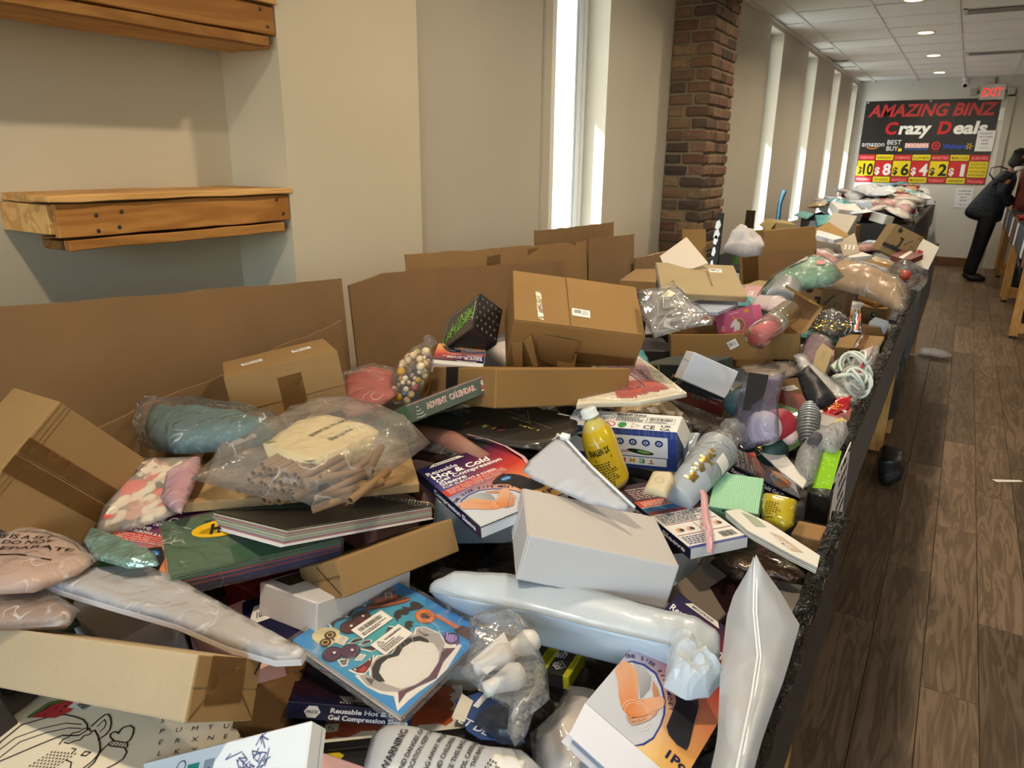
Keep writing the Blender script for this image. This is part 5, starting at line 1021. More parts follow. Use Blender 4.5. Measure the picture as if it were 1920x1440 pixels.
r = b.root('sleeve_package', 'compression sleeve package half buried under the card pack', 'package', 'compression sleeve packages'); b.body(r, plain('d8d8da', .5), 'box'); F = b.face('top'); k = Ink(F); sleeve_cover(k, F.W, F.H); k.build('printed_cover', r, printed(.28, .4))
F = b.face('front'); k = Ink(F); k.rect(0, 0, F.W, F.H, NAVY); k.build('printed_spine', r)
b = Box(c=(-.795, .605, .868), E=[(.085, -.075, -.02), (.06, .07, .02), (-.002, .0, .02)])
r = b.root('sleeve_package', 'navy sleeve package end poking out below the card pack, size printed', 'package', 'compression sleeve packages'); b.body(r, plain(NAVY, .3, .5, coat=.4), 'box'); F = b.face('top', 1); k = Ink(F)
k.poly([(F.W * .12, F.H * .5), (F.W * .88, F.H * .5), (F.W * .8, F.H * .82), (F.W * .2, F.H * .82)], 'e6e4e2'); k.text('10.8" x 5.3"', F.W * .5, F.H * .58, 1, '1b1c3f', 1, fit=F.W * .5, al='c', h=F.H * .16, bold=.02); k.text('41335', F.W * .7, F.H * .3, 1, 'e6e4e2', 1, fit=F.W * .2, h=F.H * .12); k.build('size_print', r)

# --- cartons
b = Box('white_carton'); r = b.root('white_carton', 'plain white carton with crushed top edge beside the long mailer', 'box'); b.body(r, WC, 'body', .003, 2); F = b.face('left'); k = Ink(F); k.rect(F.W * .35, 0, .0015, F.H, '4a4448'); k.build('flap_gap', r)
flaps(b, r, 'left', WC, .3, False)
b = Box('carton_left'); r = b.root('cardboard_carton', 'tilted kraft carton with sealed centre seam at the left edge', 'box'); b.body(r, KR, 'body', .004, 2)
flaps(b, r, 'front', KR, .52, False, .0012, .002)
F = b.face('front'); 
for i, (a, c) in enumerate(((.36, .505), (.53, .66))): strip(b, r, 'front', [(F.W * a, 0), (F.W * c, 0), (F.W * c, F.H), (F.W * a, F.H)], TAPEC)
k = Ink(F)
for y in (.88, .92, .97): k.rect(0, F.H * y, F.W, .0012, '7a5c38', 9)
k.build('creases', r, printed(.8))
b = Box('carton_taped'); r = b.root('cardboard_carton', 'kraft carton with two white labels standing against the cardboard sheets', 'box'); b.body(r, KR, 'body', .0025)
F = b.face('front'); strip(b, r, 'front', [(.001, F.H * .42), (F.W - .001, F.H * .42), (F.W - .001, F.H), (.001, F.H)], KR, 'flap', .002, .0)
strip(b, r, 'front', [(F.W * .43, F.H * .02), (F.W * .64, F.H * .02), (F.W * .64, F.H * .80), (F.W * .43, F.H * .80)], TAPEC)
sticker(b, r, 'top', b.L[0] * .17, b.L[1] * .45, .045, .026, .05, 3); sticker(b, r, 'top', b.L[0] * .64, b.L[1] * .5, .042, .03, .03, 4)
b = Box('kraft_long'); r = b.root('cardboard_carton', 'long flat kraft carton with black tape round its left side', 'box'); b.body(r, kraft('ad8450'), 'body', .0025)
F = b.face('left'); me = strip(b, r, 'left', [(F.W * .38, 0), (F.W * .54, 0), (F.W * .54, F.H), (F.W * .38, F.H)], plain('1c1c1e', .3, .5), 'black_tape', .0006, .0005)
F2 = b.face('top'); strip(b, r, 'top', [(0, F2.H * .46), (F2.W * .06, F2.H * .46), (F2.W * .06, F2.H * .62), (0, F2.H * .62)], plain('1c1c1e', .3, .5), 'black_tape', .0006, .0005)
b = Box('carton_big'); r = b.root('cardboard_carton', 'large battered kraft carton with torn corner flaps and barcode label', 'box'); b.body(r, kraft('b48b55'), 'body', .004, 2)
F = b.face('top'); flaps(b, r, 'top', kraft('b48b55'), .42, False, .0015, .0025, seed=3)
strip(b, r, 'top', [(F.W * .18, F.H * .08), (F.W * .22, F.H * .05), (F.W * .21, F.H * .62), (F.W * .17, F.H * .6)], film('e8dcc0', .8, .12, 40, .6, .2), 'tape', .0005, .0035)
sticker(b, r, 'top', F.W * .44, F.H * .22, .046, .026, -.06, 9, .003)
F = b.face('front'); m = kraft('a57d4b')
for q, d in (([(.01, .55), (.06, .12), (.12, .1), (.09, .6)], .03), ([(.1, .62), (.19, .3), (.22, .36), (.14, .8)], .035), ([(.36, .42), (.42, .02), (.5, .1), (.52, .5)], .04), ([(.2, .8), (.5, .8), (.46, .2), (.22, .3)], .012)):
    p = [(F.W * x, F.H * y) for x, y in q]; n = [0, d, d, 0]
    MB().hexa([F.pt(x, y, n[i] + .001) for i, (x, y) in enumerate(p)] + [F.pt(x, y, n[i] + .0045) for i, (x, y) in enumerate(p)]).build('torn_flap', m, r)
strip(b, r, 'front', [(F.W * .5, F.H * .3), (F.W * .98, F.H * .3), (F.W * .98, F.H * .52), (F.W * .5, F.H * .52)], TAPEC)
b = Box('kraft_flat'); r = b.root('cardboard_carton', 'flat kraft box lying under the bag of paper tubes', 'box'); b.body(r, KRL, 'body', .0016)
F = b.face('top'); 
for y0, y1 in ((.05, .3), (.62, .98)): strip(b, r, 'top', [(.0, F.H * y0), (F.W * .055, F.H * y0), (F.W * .06, F.H * y1), (.0, F.H * y1)], TAPEC)
k = Ink(F); k.rect(F.W * .0, F.H * .45, F.W * .12, .0012, '7a5c38'); k.build('flap_gap', r)
b = Box('kraft_mid'); r = b.root('cardboard_carton', 'brown kraft carton wedged under the spiral sketchbook', 'box'); b.body(r, KR, 'body', .002); flaps(b, r, 'left', KR, .55, True)
F = b.face('left'); k = Ink(F); k.line([(F.W * .5, F.H * .9), (F.W * .95, F.H * .1)], .002, '3a2815', 9); k.build('flap_gap', r)
b = Box('white_mid'); r = b.root('white_carton', 'narrow white carton below the wedged kraft carton', 'box'); b.body(r, plain('d9d9de', .5), 'body', .002); F = b.face('top'); k = Ink(F); k.rect(F.W * .05, F.H * .1, F.W * .3, F.H * .7, '2a2620'); k.barcode(F.W * .4, F.H * .3, F.W * .4, F.H * .3, 4); k.build('print', r)
b = Box('kraft_front'); r = b.root('cardboard_carton', 'long kraft carton with taped end in the near left corner', 'box'); b.body(r, kraft('dcc4a0'), 'body', .003, 2)
F = b.face('right'); flaps(b, r, 'right', KR, .5, True, .001, .002); strip(b, r, 'right', [(F.W * .2, F.H * .25), (F.W * .75, F.H * .3), (F.W * .72, F.H), (F.W * .2, F.H)], TAPEC)
k = Ink(F); k.line([(F.W * .02, F.H * .05), (F.W * .3, F.H * .5)], .0018, '6a4c28', 9); k.line([(F.W * .98, F.H * .05), (F.W * .7, F.H * .5)], .0018, '6a4c28', 9); k.line([(F.W * .9, F.H * .75), (F.W * .99, F.H * .98)], .003, '1a1a1a', 9); k.build('creases', r)
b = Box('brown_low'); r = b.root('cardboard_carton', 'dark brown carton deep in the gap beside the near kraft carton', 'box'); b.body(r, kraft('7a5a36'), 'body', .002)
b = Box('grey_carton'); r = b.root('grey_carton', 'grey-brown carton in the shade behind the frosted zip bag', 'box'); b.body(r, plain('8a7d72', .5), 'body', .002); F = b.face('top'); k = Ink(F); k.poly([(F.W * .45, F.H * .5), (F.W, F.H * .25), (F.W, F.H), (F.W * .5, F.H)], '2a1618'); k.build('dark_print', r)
b = Box('white_front'); r = b.root('white_carton', 'white carton with blue line drawing at the bottom edge', 'box'); b.body(r, plain('dfe6ee', .5, .3, 0, .15, 40), 'body', .002)
F = b.face('top'); W, H = F.W, F.H; k = Ink(F); k.ring(W * .1, H * .5, H * .14, .0012, '2a3550', 1, 20); k.ring(W * .26, H * .75, H * .1, .001, '2a3550', 1, 20)
k.rect(W * .30, H * .45, W * .07, H * .3, '2f8f88'); k.text('YES', W * .305, H * .5, 1, 'f0f6f6', 2, fit=W * .05, h=H * .15); k.rect(W * .40, H * .46, W * .06, H * .3, '9aa4b4'); k.text('C', W * .42, H * .52, 1, '2a3550', 2, fit=W * .025, h=H * .14)
rr = random.Random(3)
for i in range(26): x, y = W * rr.uniform(.55, .8), H * rr.uniform(.3, .85); k.line([(x, y), (x + rr.uniform(-.012, .012), y + rr.uniform(-.01, .01)), (x + rr.uniform(-.016, .016), y + rr.uniform(-.012, .012))], .0012, '4a5a8a', 1)
k.build('blue_drawing', r)
F = b.face('right'); k = Ink(F); k.rect(0, F.H * .3, F.W, .0008, '8a92a0'); k.build('flap_gap', r)
b = Box('yellow_box'); r = b.root('refill_box', 'black and yellow twenty-five pack box under the mailer', 'box'); b.body(r, plain('b9b51f', .35, coat=.2), 'body', .0012)
for f in ('top', 'front'):
    F = b.face(f); k = Ink(F); k.rect(F.W * .47, 0, F.W * .4, F.H, '2a2a28'); k.rect(0, 0, F.W * .2, F.H, '2a2a28')
    if f == 'top':
        G = F.rot(1); k2 = Ink(G); k2.text('REC', G.W * .55, G.H * .44, 1, 'f0f0f0', 2, fit=.014, h=.010, bold=.03); k2.text('TOP', G.W * .55, G.H * .30, 1, 'f0f0f0', 2, fit=.018, h=.011, bold=.03)
        k2.ring(G.W * .3, G.H * .33, .011, .0012, 'f0f0f0', 2, 4); k2.text('25', G.W * .3, G.H * .36, 1, 'f0f0f0', 2, fit=.011, al='c', h=.010, bold=.03); k2.text('PACK', G.W * .3, G.H * .29, 1, 'f0f0f0', 2, fit=.011, al='c', h=.005); k2.small(G.W * .2, G.H * .6, G.W * .55, G.H * .16, 3, '4a4a10', 2); k2.build('pack_lettering', r)
    k.build('dark_bands', r, printed(.35, .2))
b = Box('temi'); r = b.root('headphone_box', 'blue and white box with compliance marks, standing upside down', 'box'); b.body(r, plain('e8e8e6', .4, coat=.2), 'body', .0014)
F = b.face('top'); W, H = F.W, F.H; k = Ink(F); k.text('MADE IN CHINA', W * .42, H * .80, 1, '151515', 1, fit=W * .27, h=H * .14, bold=.03)
for x, w in ((.02, .37), (.41, .29), (.71, .24)): k.line([(W * x, H * .42), (W * x, H * .78), (W * (x + w), H * .78), (W * (x + w), H * .42), (W * x, H * .42)], .0007, '444444', 1)
k.small(W * .43, H * .45, W * .25, H * .3, 6, '555555', 1, 2); k.small(W * .04, H * .45, W * .33, H * .26, 4, '555555', 1, 3); k.barcode(W * .73, H * .56, W * .2, H * .18, 5); k.small(W * .73, H * .45, W * .2, H * .08, 2, '555555', 1, 4)
k.text('WARNING!', W * .02, H * .84, 1, '151515', 1, fit=W * .15, h=H * .12, bold=.02)
k.ring(W * .39, H * .2, H * .2, .0022, 'c03030', 1, 20, H * .17); k.line([(W * .365, H * .3), (W * .415, H * .1)], .002, 'c03030', 2); k.oval(W * .51, H * .2, W * .038, H * .17, '2f8a4a', 1); k.ring(W * .62, H * .2, H * .18, .0016, '333333', 1, 3, H * .17)
k.text('CE', W * .70, H * .06, 1, '151515', 1, fit=W * .1, h=H * .3); k.text('UK', W * .85, H * .22, 1, '151515', 1, fit=W * .09, h=H * .16, bold=.02); k.text('CA', W * .85, H * .03, 1, '151515', 1, fit=W * .09, h=H * .16, bold=.02); k.build('top_print', r, printed(.35, .2))
F = b.face('front'); W, H = F.W, F.H; k = Ink(F); k.rect(0, 0, W, H, '33468c'); rr = random.Random(2)
for i in range(50): x = W * rr.random(); k.rect(x, H * .82, .0006, H * .18, '7f90c4', 1); 
for i in range(34): k.rect(0, H * rr.random(), W, .0004, '4a5ea4', 1); 
k.rect(W * .02, H * .1, W * .9, H * .74, 'e6e7ec', 2); k.rect(W * .02, H * .07, W * .9, H * .25, '33468c', 3); k.rect(W * .36, H * .1, W * .55, H * .2, 'eef0f4', 4)
G = b.face('front', 2); g = Ink(G)
for i, (c, ch) in enumerate((('c8452f', 'T'), ('3f8f4a', 'E'), ('d9a02c', 'M'), ('c8452f', 'I'))): g.text(ch, W * (.2 + .085 * i), H * .74, 1, c, 5, fit=W * (.05 if ch != 'I' else .014), h=H * .16, bold=.02)
g.build('inverted_letters', r)
for i in range(4): k.oval(W * (.5 + .115 * i), H * .68, W * .036, H * .085, '2c3f7c', 4, 18); k.oval(W * (.5 + .115 * i), H * .68, W * .02, H * .04, 'dfe3ee', 5, 12); k.oval(W * (.5 + .115 * i), H * .68, W * .01, H * .022, '2c3f7c', 6, 10)
for x, y in ((.22, .71), (.68, .44)): k.oval(W * x, H * y, W * .12, H * .06, '1d2a1d', 4, 22, -.12); k.oval(W * (x + .03), H * y, W * .06, H * .035, '7fae5a', 5, 16, -.12)
k.line([(W * .4, H * .5), (W * .47, H * .44), (W * .58, H * .46)], .0012, 'c03030', 4); k.line([(W * .4, H * .42), (W * .5, H * .4), (W * .58, H * .43)], .0012, 'c03030', 4); k.ring(W * .3, H * .45, W * .05, .001, '33468c', 4, 20); k.build('front_print', r, printed(.35, .2))
F = b.face('right'); k = Ink(F); k.rect(0, 0, F.W, F.H * .98, '3a4d94'); k.build('side_print', r)
MB().hexa([b.P(1.0, .02, .98), b.P(1.0, .98, .98), b.P(1.0, .98, 1.0), b.P(1.0, .02, 1.0), b.P(1.06, .05, .6), b.P(1.06, .95, .6), b.P(1.07, .95, .61), b.P(1.07, .05, .61)]).build('end_flap', plain('d9d8d4', .5), r)
# --- black box printed with green grass
b = Box('grass_box'); r = b.root('gift_box', 'black box printed with bright green grass, tipped behind the long carton', 'box'); b.body(r, plain('141315', .35, .5, coat=.2), 'body', .0015)
F = b.face('top'); W, H = F.W, F.H; k = Ink(F); k.rect(W * .06, H * .05, W * .88, H * .88, '2c2622'); k.line([(W * .05, H * .05), (W * .05, H * .94), (W * .95, H * .94)], .0012, 'b9b4ac', 1); rr = random.Random(8)
for i in range(110):
    x = W * rr.uniform(.1, .9); y = H * rr.uniform(.06, .35) + H * .35 * (x / W); a = rr.uniform(.4, 2.6); l = rr.uniform(.012, .03); k.line([(x, y), (x + l * math.cos(a), y + l * math.sin(a))], .0022, rr.choice(('4f8f2e', '74b447', '9ad35f', '3d7424')), 2)
k.text('GRASS', W * .04, H * .1, 1, 'c03a30', 3, fit=W * .1, h=H * .1); k.text('LED FIBRE GRASS LIGHT', W * .93, H * .3, 1, 'f0f0f0', 3, fit=H * .55, h=H * .06, rot=PI / 2); k.build('grass_picture', r, printed(.25, .4))
F = b.face('right'); k = Ink(F)
for i in range(5):
    for j in range(5): x, y = F.W * (.12 + .19 * i), F.H * (.1 + .19 * j + (.09 if i % 2 else 0)); k.ring(x, y, .0035, .0008, 'a9a9a6', 1, 8, .0035, 0, PI); k.rect(x - .0035, y - .0008, .007, .0008, 'a9a9a6', 1)
k.build('leaf_pattern', r)
# --- long advent calendar
b = Box('advent'); r = b.root('advent_calendar', 'green advent calendar box in film leaning on the long carton', 'box'); b.body(r, plain('3d5a45', .35, .4, coat=.3), 'body', .0014)
F = b.face('front'); W, H = F.W, F.H; k = Ink(F); k.rect(0, 0, W, H, '3f5343'); k.rect(0, H * .95, W, H * .05, 'b98a80', 1)
k.text('ADVENT  CALENDAR', W * .19, H * .38, 1, 'f2e8df', 2, fit=W * .61, h=H * .44, bold=.06); k.text('ADVENT  CALENDAR', W * .19 + .0006, H * .385, 1, 'b5342f', 3, fit=W * .605, h=H * .42, bold=.0)
for i, (w, y) in enumerate(((.02, .72), (.05, .5), (.08, .32), (.1, .14))): k.line([(W * (.1 - w / 2), H * y), (W * .1, H * (y - .06)), (W * (.1 + w / 2), H * y)], .0012, 'dfe6d8', 2)
k.rect(W * .09, H * .82, W * .02, H * .05, 'c04a3f', 2)
# a small white-bearded winter figure printed plainly
k.poly([(W * .855, H * .2), (W * .955, H * .2), (W * .94, H * .55), (W * .87, H * .55)], 'b9302c', 2); k.oval(W * .905, H * .6, W * .028, H * .16, 'eeeae4', 3); k.oval(W * .905, H * .70, W * .018, H * .07, 'e0b090', 4); k.poly([(W * .885, H * .76), (W * .925, H * .76), (W * .915, H * .94)], 'b9302c', 3); k.rect(W * .882, H * .73, W * .046, H * .05, 'eeeae4', 5); k.rect(W * .85, H * .16, W * .11, H * .08, 'eeeae4', 3); k.build('front_print', r, printed(.25, .5))
F = b.face('left'); k = Ink(F); k.rect(0, 0, F.W, F.H, '2f7a52'); k.poly([(F.W * .3, F.H * .2), (F.W * .9, F.H * .4), (F.W * .6, F.H * .9)], '4a8f68', 1); k.text('countdown', F.W * .1, F.H * .2, 1, 'e8f0e8', 2, fit=F.W * .3, h=F.H * .2); k.build('side_print', r, printed(.2, .6))
g = MB().hexa(b.hexa((-.01, -.02, -.04), (1.05, 1.02, 1.06))); g.build('film_wrap', film(fac=.35, scale=40, strength=.5), r)
# --- green card pack, spiral sketchbook
b = Box('card_pack'); r = b.root('card_pack', 'shrink-wrapped stack of green cards with yellow brand oval', 'stationery')
n = 9; cols = ['2b2f66', '2b2f66', '31356e', '8a3f44', '3a3d74', 'a34a4a', '5a7a5a', '46684c', '4a6b4a']
for i in range(n):
    b.body(r, plain(cols[i], .45), 'card', .0005, 1, (.004 * (i % 3), .004 * ((i + 1) % 2), i / n + .004), (1 - .004 * (i % 2), 1 - .003 * (i % 3), (i + .82) / n))
F = b.face('top'); W, H = F.W, F.H; k = Ink(F); k.rect(W * .01, H * .01, W * .97, H * .97, '46664a'); k.rect(W * .35, H * .0, W * .4, H * .3, '3c5c40', 1); k.oval(W * .36, H * .66, W * .2, H * .16, 'e8b921', 2); k.oval(W * .5, H * .64, W * .3, H * .09, 'e8b921', 2)
k.text('H&M', W * .26, H * .58, 1, '161612', 4, fit=W * .2, h=H * .24, bold=.05, shear=.25); k.text('Cards', W * .5, H * .6, 1, 'b56a1c', 4, fit=W * .2, h=H * .12, shear=.3); k.text('H', W * .5, H * .86, 1, 'd9c98a', 4, fit=W * .03, h=H * .09); k.small(W * .25, H * .8, W * .4, H * .06, 1, '2a3a2a', 4); k.build('top_print', r, printed(.3, .3))
MB().hexa(b.hexa((-.012, -.015, -.03), (1.012, 1.015, 1.02))).build('film_wrap', film(fac=.8, scale=45, strength=.8, rough=.12), r)
b = Box('sketchbook'); r = b.root('spiral_sketchbook', 'black-covered spiral sketchbook with coloured page edges', 'book')
b.body(r, plain('1d1d20', .3, .5, coat=.2), 'cover', .0006, 1, (0, 0, .93), (1, 1, 1)); b.body(r, plain('dadbe2', .5), 'back_cover', .0006, 1, (-.05, 0, -.02), (1, 1, .04))
pc = ['f0efea', 'b9a0a4', 'a35f5a', '8f9aa8', 'a9ad9e', '8d9a7c', 'c5c0b2', '7f8a6e', '9a9fa8', 'b56a5e', '8a8f88', 'cfcabb']; n = len(pc)
for i in range(n): b.body(r, plain(pc[i], .7), 'page', 0, 1, (-.035 * (1 - i / n), .002, .06 + .86 * i / n), (.985, .998, .06 + .86 * (i + .8) / n))
F = b.face('left'); 
ik = Ink(Face(b.P(-.06, .0, .0), b.e[0] * .10, b.e[1] * .9, b.e[2].normalized())); Lx = (b.e[0] * .1).length; Ly = (b.e[1] * .9).length
pts = []
for i in range(26 * 10):
    v = .03 + .94 * i / 259; a = i / 10 * 2 * PI
    pts.append(b.P(1.0, v, .5) + b.e[0].normalized() * (.010 * math.cos(a)) + b.e[2].normalized() * (.016 * math.sin(a)))
MB().tube(pts, .0011, 5).build('spiral_binding', plain('c9c0a4', .25, .5, 1), r, True)
b = Box('game_box'); r = b.root('game_box', 'dark board game box with red edge and warning panels', 'box'); b.body(r, plain('3a2a26', .4), 'body', .0015); F = b.face('front'); W, H = F.W, F.H; k = Ink(F); k.rect(0, 0, W, H, 'a23a3c'); 
for i in range(3): k.rect(W * (.02 + .33 * i), H * .02, W * .3, H * .8, 'e0dcd8', 1); k.small(W * (.1 + .33 * i), H * .1, W * .2, H * .5, 4, '555555', 2, i); 
k.ring(W * .62, H * .5, H * .2, .001, 'b03030', 3, 16); k.text('CONTAINS: CARDS', W * .03, H * .55, 1, '333333', 2, fit=W * .2, h=H * .2); k.build('warning_print', r)
b = Box('advent_book'); r = b.root('advent_calendar', 'dark green advent box with gold frame beside the white lens carton', 'box'); b.body(r, plain('2c3834', .4, coat=.2), 'body', .0015); F = b.face('front'); W, H = F.W, F.H; k = Ink(F); k.rect(W * .02, H * .05, W * .3, H * .92, 'c9b972'); k.rect(W * .04, H * .1, W * .26, H * .82, '3a3430', 1)
rr = random.Random(1)
for i in range(40): k.oval(W * rr.uniform(.06, .28), H * rr.uniform(.15, .85), .004, .003, rr.choice(('5a6a78', '6b4a34', '8a7a58', '2f4a3a')), 2, 8)
k.text('Advent', W * .52, H * .2, 1, 'c9a24a', 2, fit=W * .36, h=H * .4, bold=.02); k.build('front_print', r)
b = Box('red_long'); r = b.root('puzzle_box', 'narrow dark red box with small picture beside the hanging ornaments', 'box'); b.body(r, plain('2f2e2c', .4, coat=.2), 'body', .0015); F = b.face('front'); W, H = F.W, F.H; k = Ink(F); k.rect(0, 0, W, H, '8a2f33'); k.rect(W * .36, H * .7, W * .34, H * .26, '4a5a58', 1)
for i in range(60): k.oval(W * rr.uniform(.37, .69), H * rr.uniform(.72, .94), .003, .003, rr.choice(('a0302f', 'c9c2b0', '2f6a4a', '6a4a34', '8aa0a8')), 2, 7)
k.small(W * .74, H * .75, W * .2, H * .15, 3, 'd9c9c0', 1); k.build('picture', r)
b = Box('lens_box'); r = b.root('white_carton', 'slim white carton tipped on edge between red box and open tray', 'box'); b.body(r, plain('dfdfe4', .5), 'body', .0015); F = b.face('left'); k = Ink(F); k.line([(F.W * .3, F.H * .1), (F.W * .35, F.H * .9)], .001, '444444'); k.build('flap_gap', r)
# --- right-hand small boxes
b = Box('slime_box'); r = b.root('slime_kit_box', 'bright green and orange slime kit box by the taped rim', 'box'); b.body(r, kraft('b98d5c'), 'body', .0012)
F = b.face('top'); W, H = F.W, F.H; k = Ink(F); k.rect(0, 0, W, H, '8fc62a'); rr = random.Random(6)
for i in range(16): x, y = W * rr.uniform(.15, .85), H * rr.uniform(.05, .95); k.line([(x - .002, y), (x + .002, y)], .0006, 'd9ee8a', 1); k.line([(x, y - .002), (x, y + .002)], .0006, 'd9ee8a', 1)
k.build('green_top', r, printed(.25, .4)); F = b.face('front'); W, H = F.W, F.H; k = Ink(F); k.rect(0, 0, W, H, 'd98a2f'); 
for i in range(7): x = W * i / 6; k.oval(x, H * .95, W * .085, H * rr.uniform(.05, .14), '8fc62a', 1, 14)
for x, y, c in ((.3, .6, 'd06a90'), (.7, .5, '3a6aa0'), (.5, .25, '5a7a9a'), (.8, .75, '4a8a5a')): k.oval(W * x, H * y, W * .07, H * .035, c, 1, 8)
k.build('orange_front', r, printed(.25, .4))
b = Box('kraft_cube'); r = b.root('gift_box', 'tiny kraft pillow box in the corner of the first bin', 'box'); b.body(r, kraft('bb9160'), 'body', .002); F = b.face('front'); k = Ink(F); k.line([(0, F.H * .8), (F.W * .5, F.H * .5), (F.W, F.H * .8)], .0008, '8a6a40'); k.build('fold', r)
b = Box('mint_box'); r = b.root('mint_box', 'mint green ribbed carton standing open at the edge', 'box'); b.body(r, plain('8fc5a0', .5), 'body', .0015); F = b.face('top'); g = MB(); n = 24
for i in range(n): x = F.W * (i + .15) / n; w = F.W * .7 / n; g.hexa([F.pt(x, .001, 0), F.pt(x + w, .001, 0), F.pt(x + w, F.H - .001, 0), F.pt(x, F.H - .001, 0), F.pt(x + w * .2, .001, .0009), F.pt(x + w * .8, .001, .0009), F.pt(x + w * .8, F.H - .001, .0009), F.pt(x + w * .2, F.H - .001, .0009)])
o = g.build('rib', plain('a3d3ae', .5), r); o['kind'] = 'stuff'
F = b.face('front'); k = Ink(F); k.rect(0, 0, F.W, F.H, '6f9f80'); k.rect(F.W * .28, F.H * .8, F.W * .35, F.H * .16, '3a3a2a', 1); k.build('slot', r)
b = Box('pink_small'); r = b.root('trinket_box', 'tiny pink box with pale flower print', 'box'); b.body(r, plain('d9a09a', .5), 'body', .001); F = b.face('top'); k = Ink(F)
for x, y in ((.3, .3), (.6, .6), (.8, .2)): k.ring(F.W * x, F.H * y, .004, .0008, 'f0e0da', 1, 10); 
k.build('flower_print', r)
b = Box('white_label'); r = b.root('trinket_box', 'tiny white box with barcode beside the yellow pouch', 'box'); b.body(r, plain('dedcd8', .5), 'body', .001); F = b.face('top'); k = Ink(F); k.barcode(F.W * .1, F.H * .4, F.W * .7, F.H * .4, 2); k.build('barcode', r)
b = Box('poster_orange'); r = b.root('poster_box', 'flat orange box with torn-edge print below the sticker pack', 'box'); b.body(r, plain('1d1b1c', .5), 'body', .0012); F = b.face('top'); W, H = F.W, F.H; k = Ink(F); k.rect(0, 0, W, H, '191818'); k.rect(0, H * .12, W, H * .88, 'e2dccb', 1); rr = random.Random(4)
pts = [(0, H)] + [(W * i / 22, H * (.22 + rr.uniform(-.05, .05))) for i in range(20)] + [(W * (.92 + rr.uniform(-.03, .03)), H * (.25 + .05 * i)) for i in range(15)] + [(W * .92, H)]
k.poly(pts, 'b0532c', 2); k.rect(W * .0, H * .3, W * .1, H * .15, 'e2dccb', 3); k.text('Ta', W * .02, H * .33, 1, '222222', 4, fit=W * .05, h=H * .1); k.build('torn_print', r)

# --- flat packs and soft bags
def sheet_face(p, z): return Face((0, 0, z), (1, 0, 0), (0, 1, 0), (0, 0, 1))
b = Box('sticker_sheet'); r = b.root('sticker_pack', 'blue sticker sheets with masks and bats in a clear sleeve', 'stickers')
for i in range(4): b.body(r, plain(('d8d0cc', 'c9b9b4', 'e2dedb', 'd0c4c0')[i], .6), 'sheet', 0, 1, (.004 * i, .003 * i, i / 4 + .01), (1, 1, (i + .85) / 4))
F = b.face('top'); W, H = F.W, F.H; k = Ink(F)
n = 10
for i in range(n):
    for j in range(n):
        def cc(u, v):
            d = min(1, math.hypot(u - .45, v - .55) / .6); A = (64, 172, 168); B_ = (44, 138, 214); return '%02x%02x%02x' % tuple(int(a + (q - a) * d) for a, q in zip(A, B_))
        u0, v0, u1, v1 = i / n, j / n, (i + 1) / n, (j + 1) / n
        k.poly([(W * u0, H * v0), (W * u1, H * v0), (W * u1, H * v1), (W * u0, H * v1)], [cc(u0, v0), cc(u1, v0), cc(u1, v1), cc(u0, v1)])
k.build('printed_ground', r, printed(.25, .4)); k = Ink(F)
def UV(pts): return [(W * min(.995, max(.005, .5 + (x - .5) * .94)), H * min(.995, max(.005, .5 + (y - .5) * .94))) for x, y in pts]
def PT(x, y): return UV([(x, y)])[0]
OUT = 'e9e7e6'
def out_poly(pts, col, lvl, grow=1.15):
    cx = sum(p[0] for p in pts) / len(pts); cy = sum(p[1] for p in pts) / len(pts)
    k.poly(UV([(cx + (x - cx) * grow, cy + (y - cy) * grow) for x, y in pts]), OUT, lvl - 1); k.poly(UV(pts), col, lvl)
k.poly(UV([(0.02, 0.44), (0.08, 0.40), (0.08, 0.355), (0.15, 0.43), (0.26, 0.455), (0.345, 0.385), (0.53, 0.425), (0.62, 0.39), (0.685, 0.42), (0.745, 0.375), (0.765, 0.23), (0.715, 0.14), (0.775, 0.03), (0.5, -0.03), (0.36, -0.05), (0.21, 0.0), (0.1, 0.01), (-.02, 0.01), (0.06, 0.11), (0.015, 0.2), (0.0, 0.31)]), OUT, 1)
k.poly(UV([(0.037, 0.418), (0.078, 0.390), (0.090, 0.347), (0.157, 0.416), (0.263, 0.438), (0.341, 0.369), (0.535, 0.410), (0.628, 0.373), (0.680, 0.408), (0.733, 0.372), (0.752, 0.232), (0.695, 0.137), (0.524, 0.051), (0.361, 0.019), (0.243, 0.040), (0.106, 0.109), (0.04, 0.201), (0.012, 0.314)]), 'aaa6a6', 2)
k.poly(UV([(0.643, 0.119), (0.712, 0.049), (0.538, 0.035), (0.377, -0.020), (0.234, 0.033), (0.131, 0.061), (0.033, 0.042), (0.106, 0.109), (0.243, 0.05), (0.361, 0.03), (0.524, 0.065)]), '5f3f52', 3)
k.poly(UV([(0.10, 0.227), (0.134, 0.114), (0.224, 0.063), (0.348, 0.034), (0.489, 0.051), (0.596, 0.117), (0.638, 0.202), (0.602, 0.30), (0.536, 0.36), (0.449, 0.37), (0.364, 0.36), (0.289, 0.385), (0.224, 0.385), (0.16, 0.36), (.11, .30)]), 'dedcda', 3)
k.poly(UV([(0.082, 0.327), (0.145, 0.391), (0.218, 0.418), (0.275, 0.41), (0.350, 0.375), (0.442, 0.395), (0.545, 0.39), (0.632, 0.334), (0.640, 0.261), (0.619, 0.235), (0.585, 0.305), (0.535, 0.341), (0.449, 0.352), (0.364, 0.325), (0.289, 0.366), (0.22, 0.366), (0.148, 0.327), (0.116, 0.239), (0.085, 0.27)]), '1d1c1e', 4)
k.poly(UV([(.669, .385), (.694, .286), (.654, .30)]), '5a5758', 4); k.poly(UV([(.05, .37), (.079, .311), (.03, .29)]), '5a5758', 4)
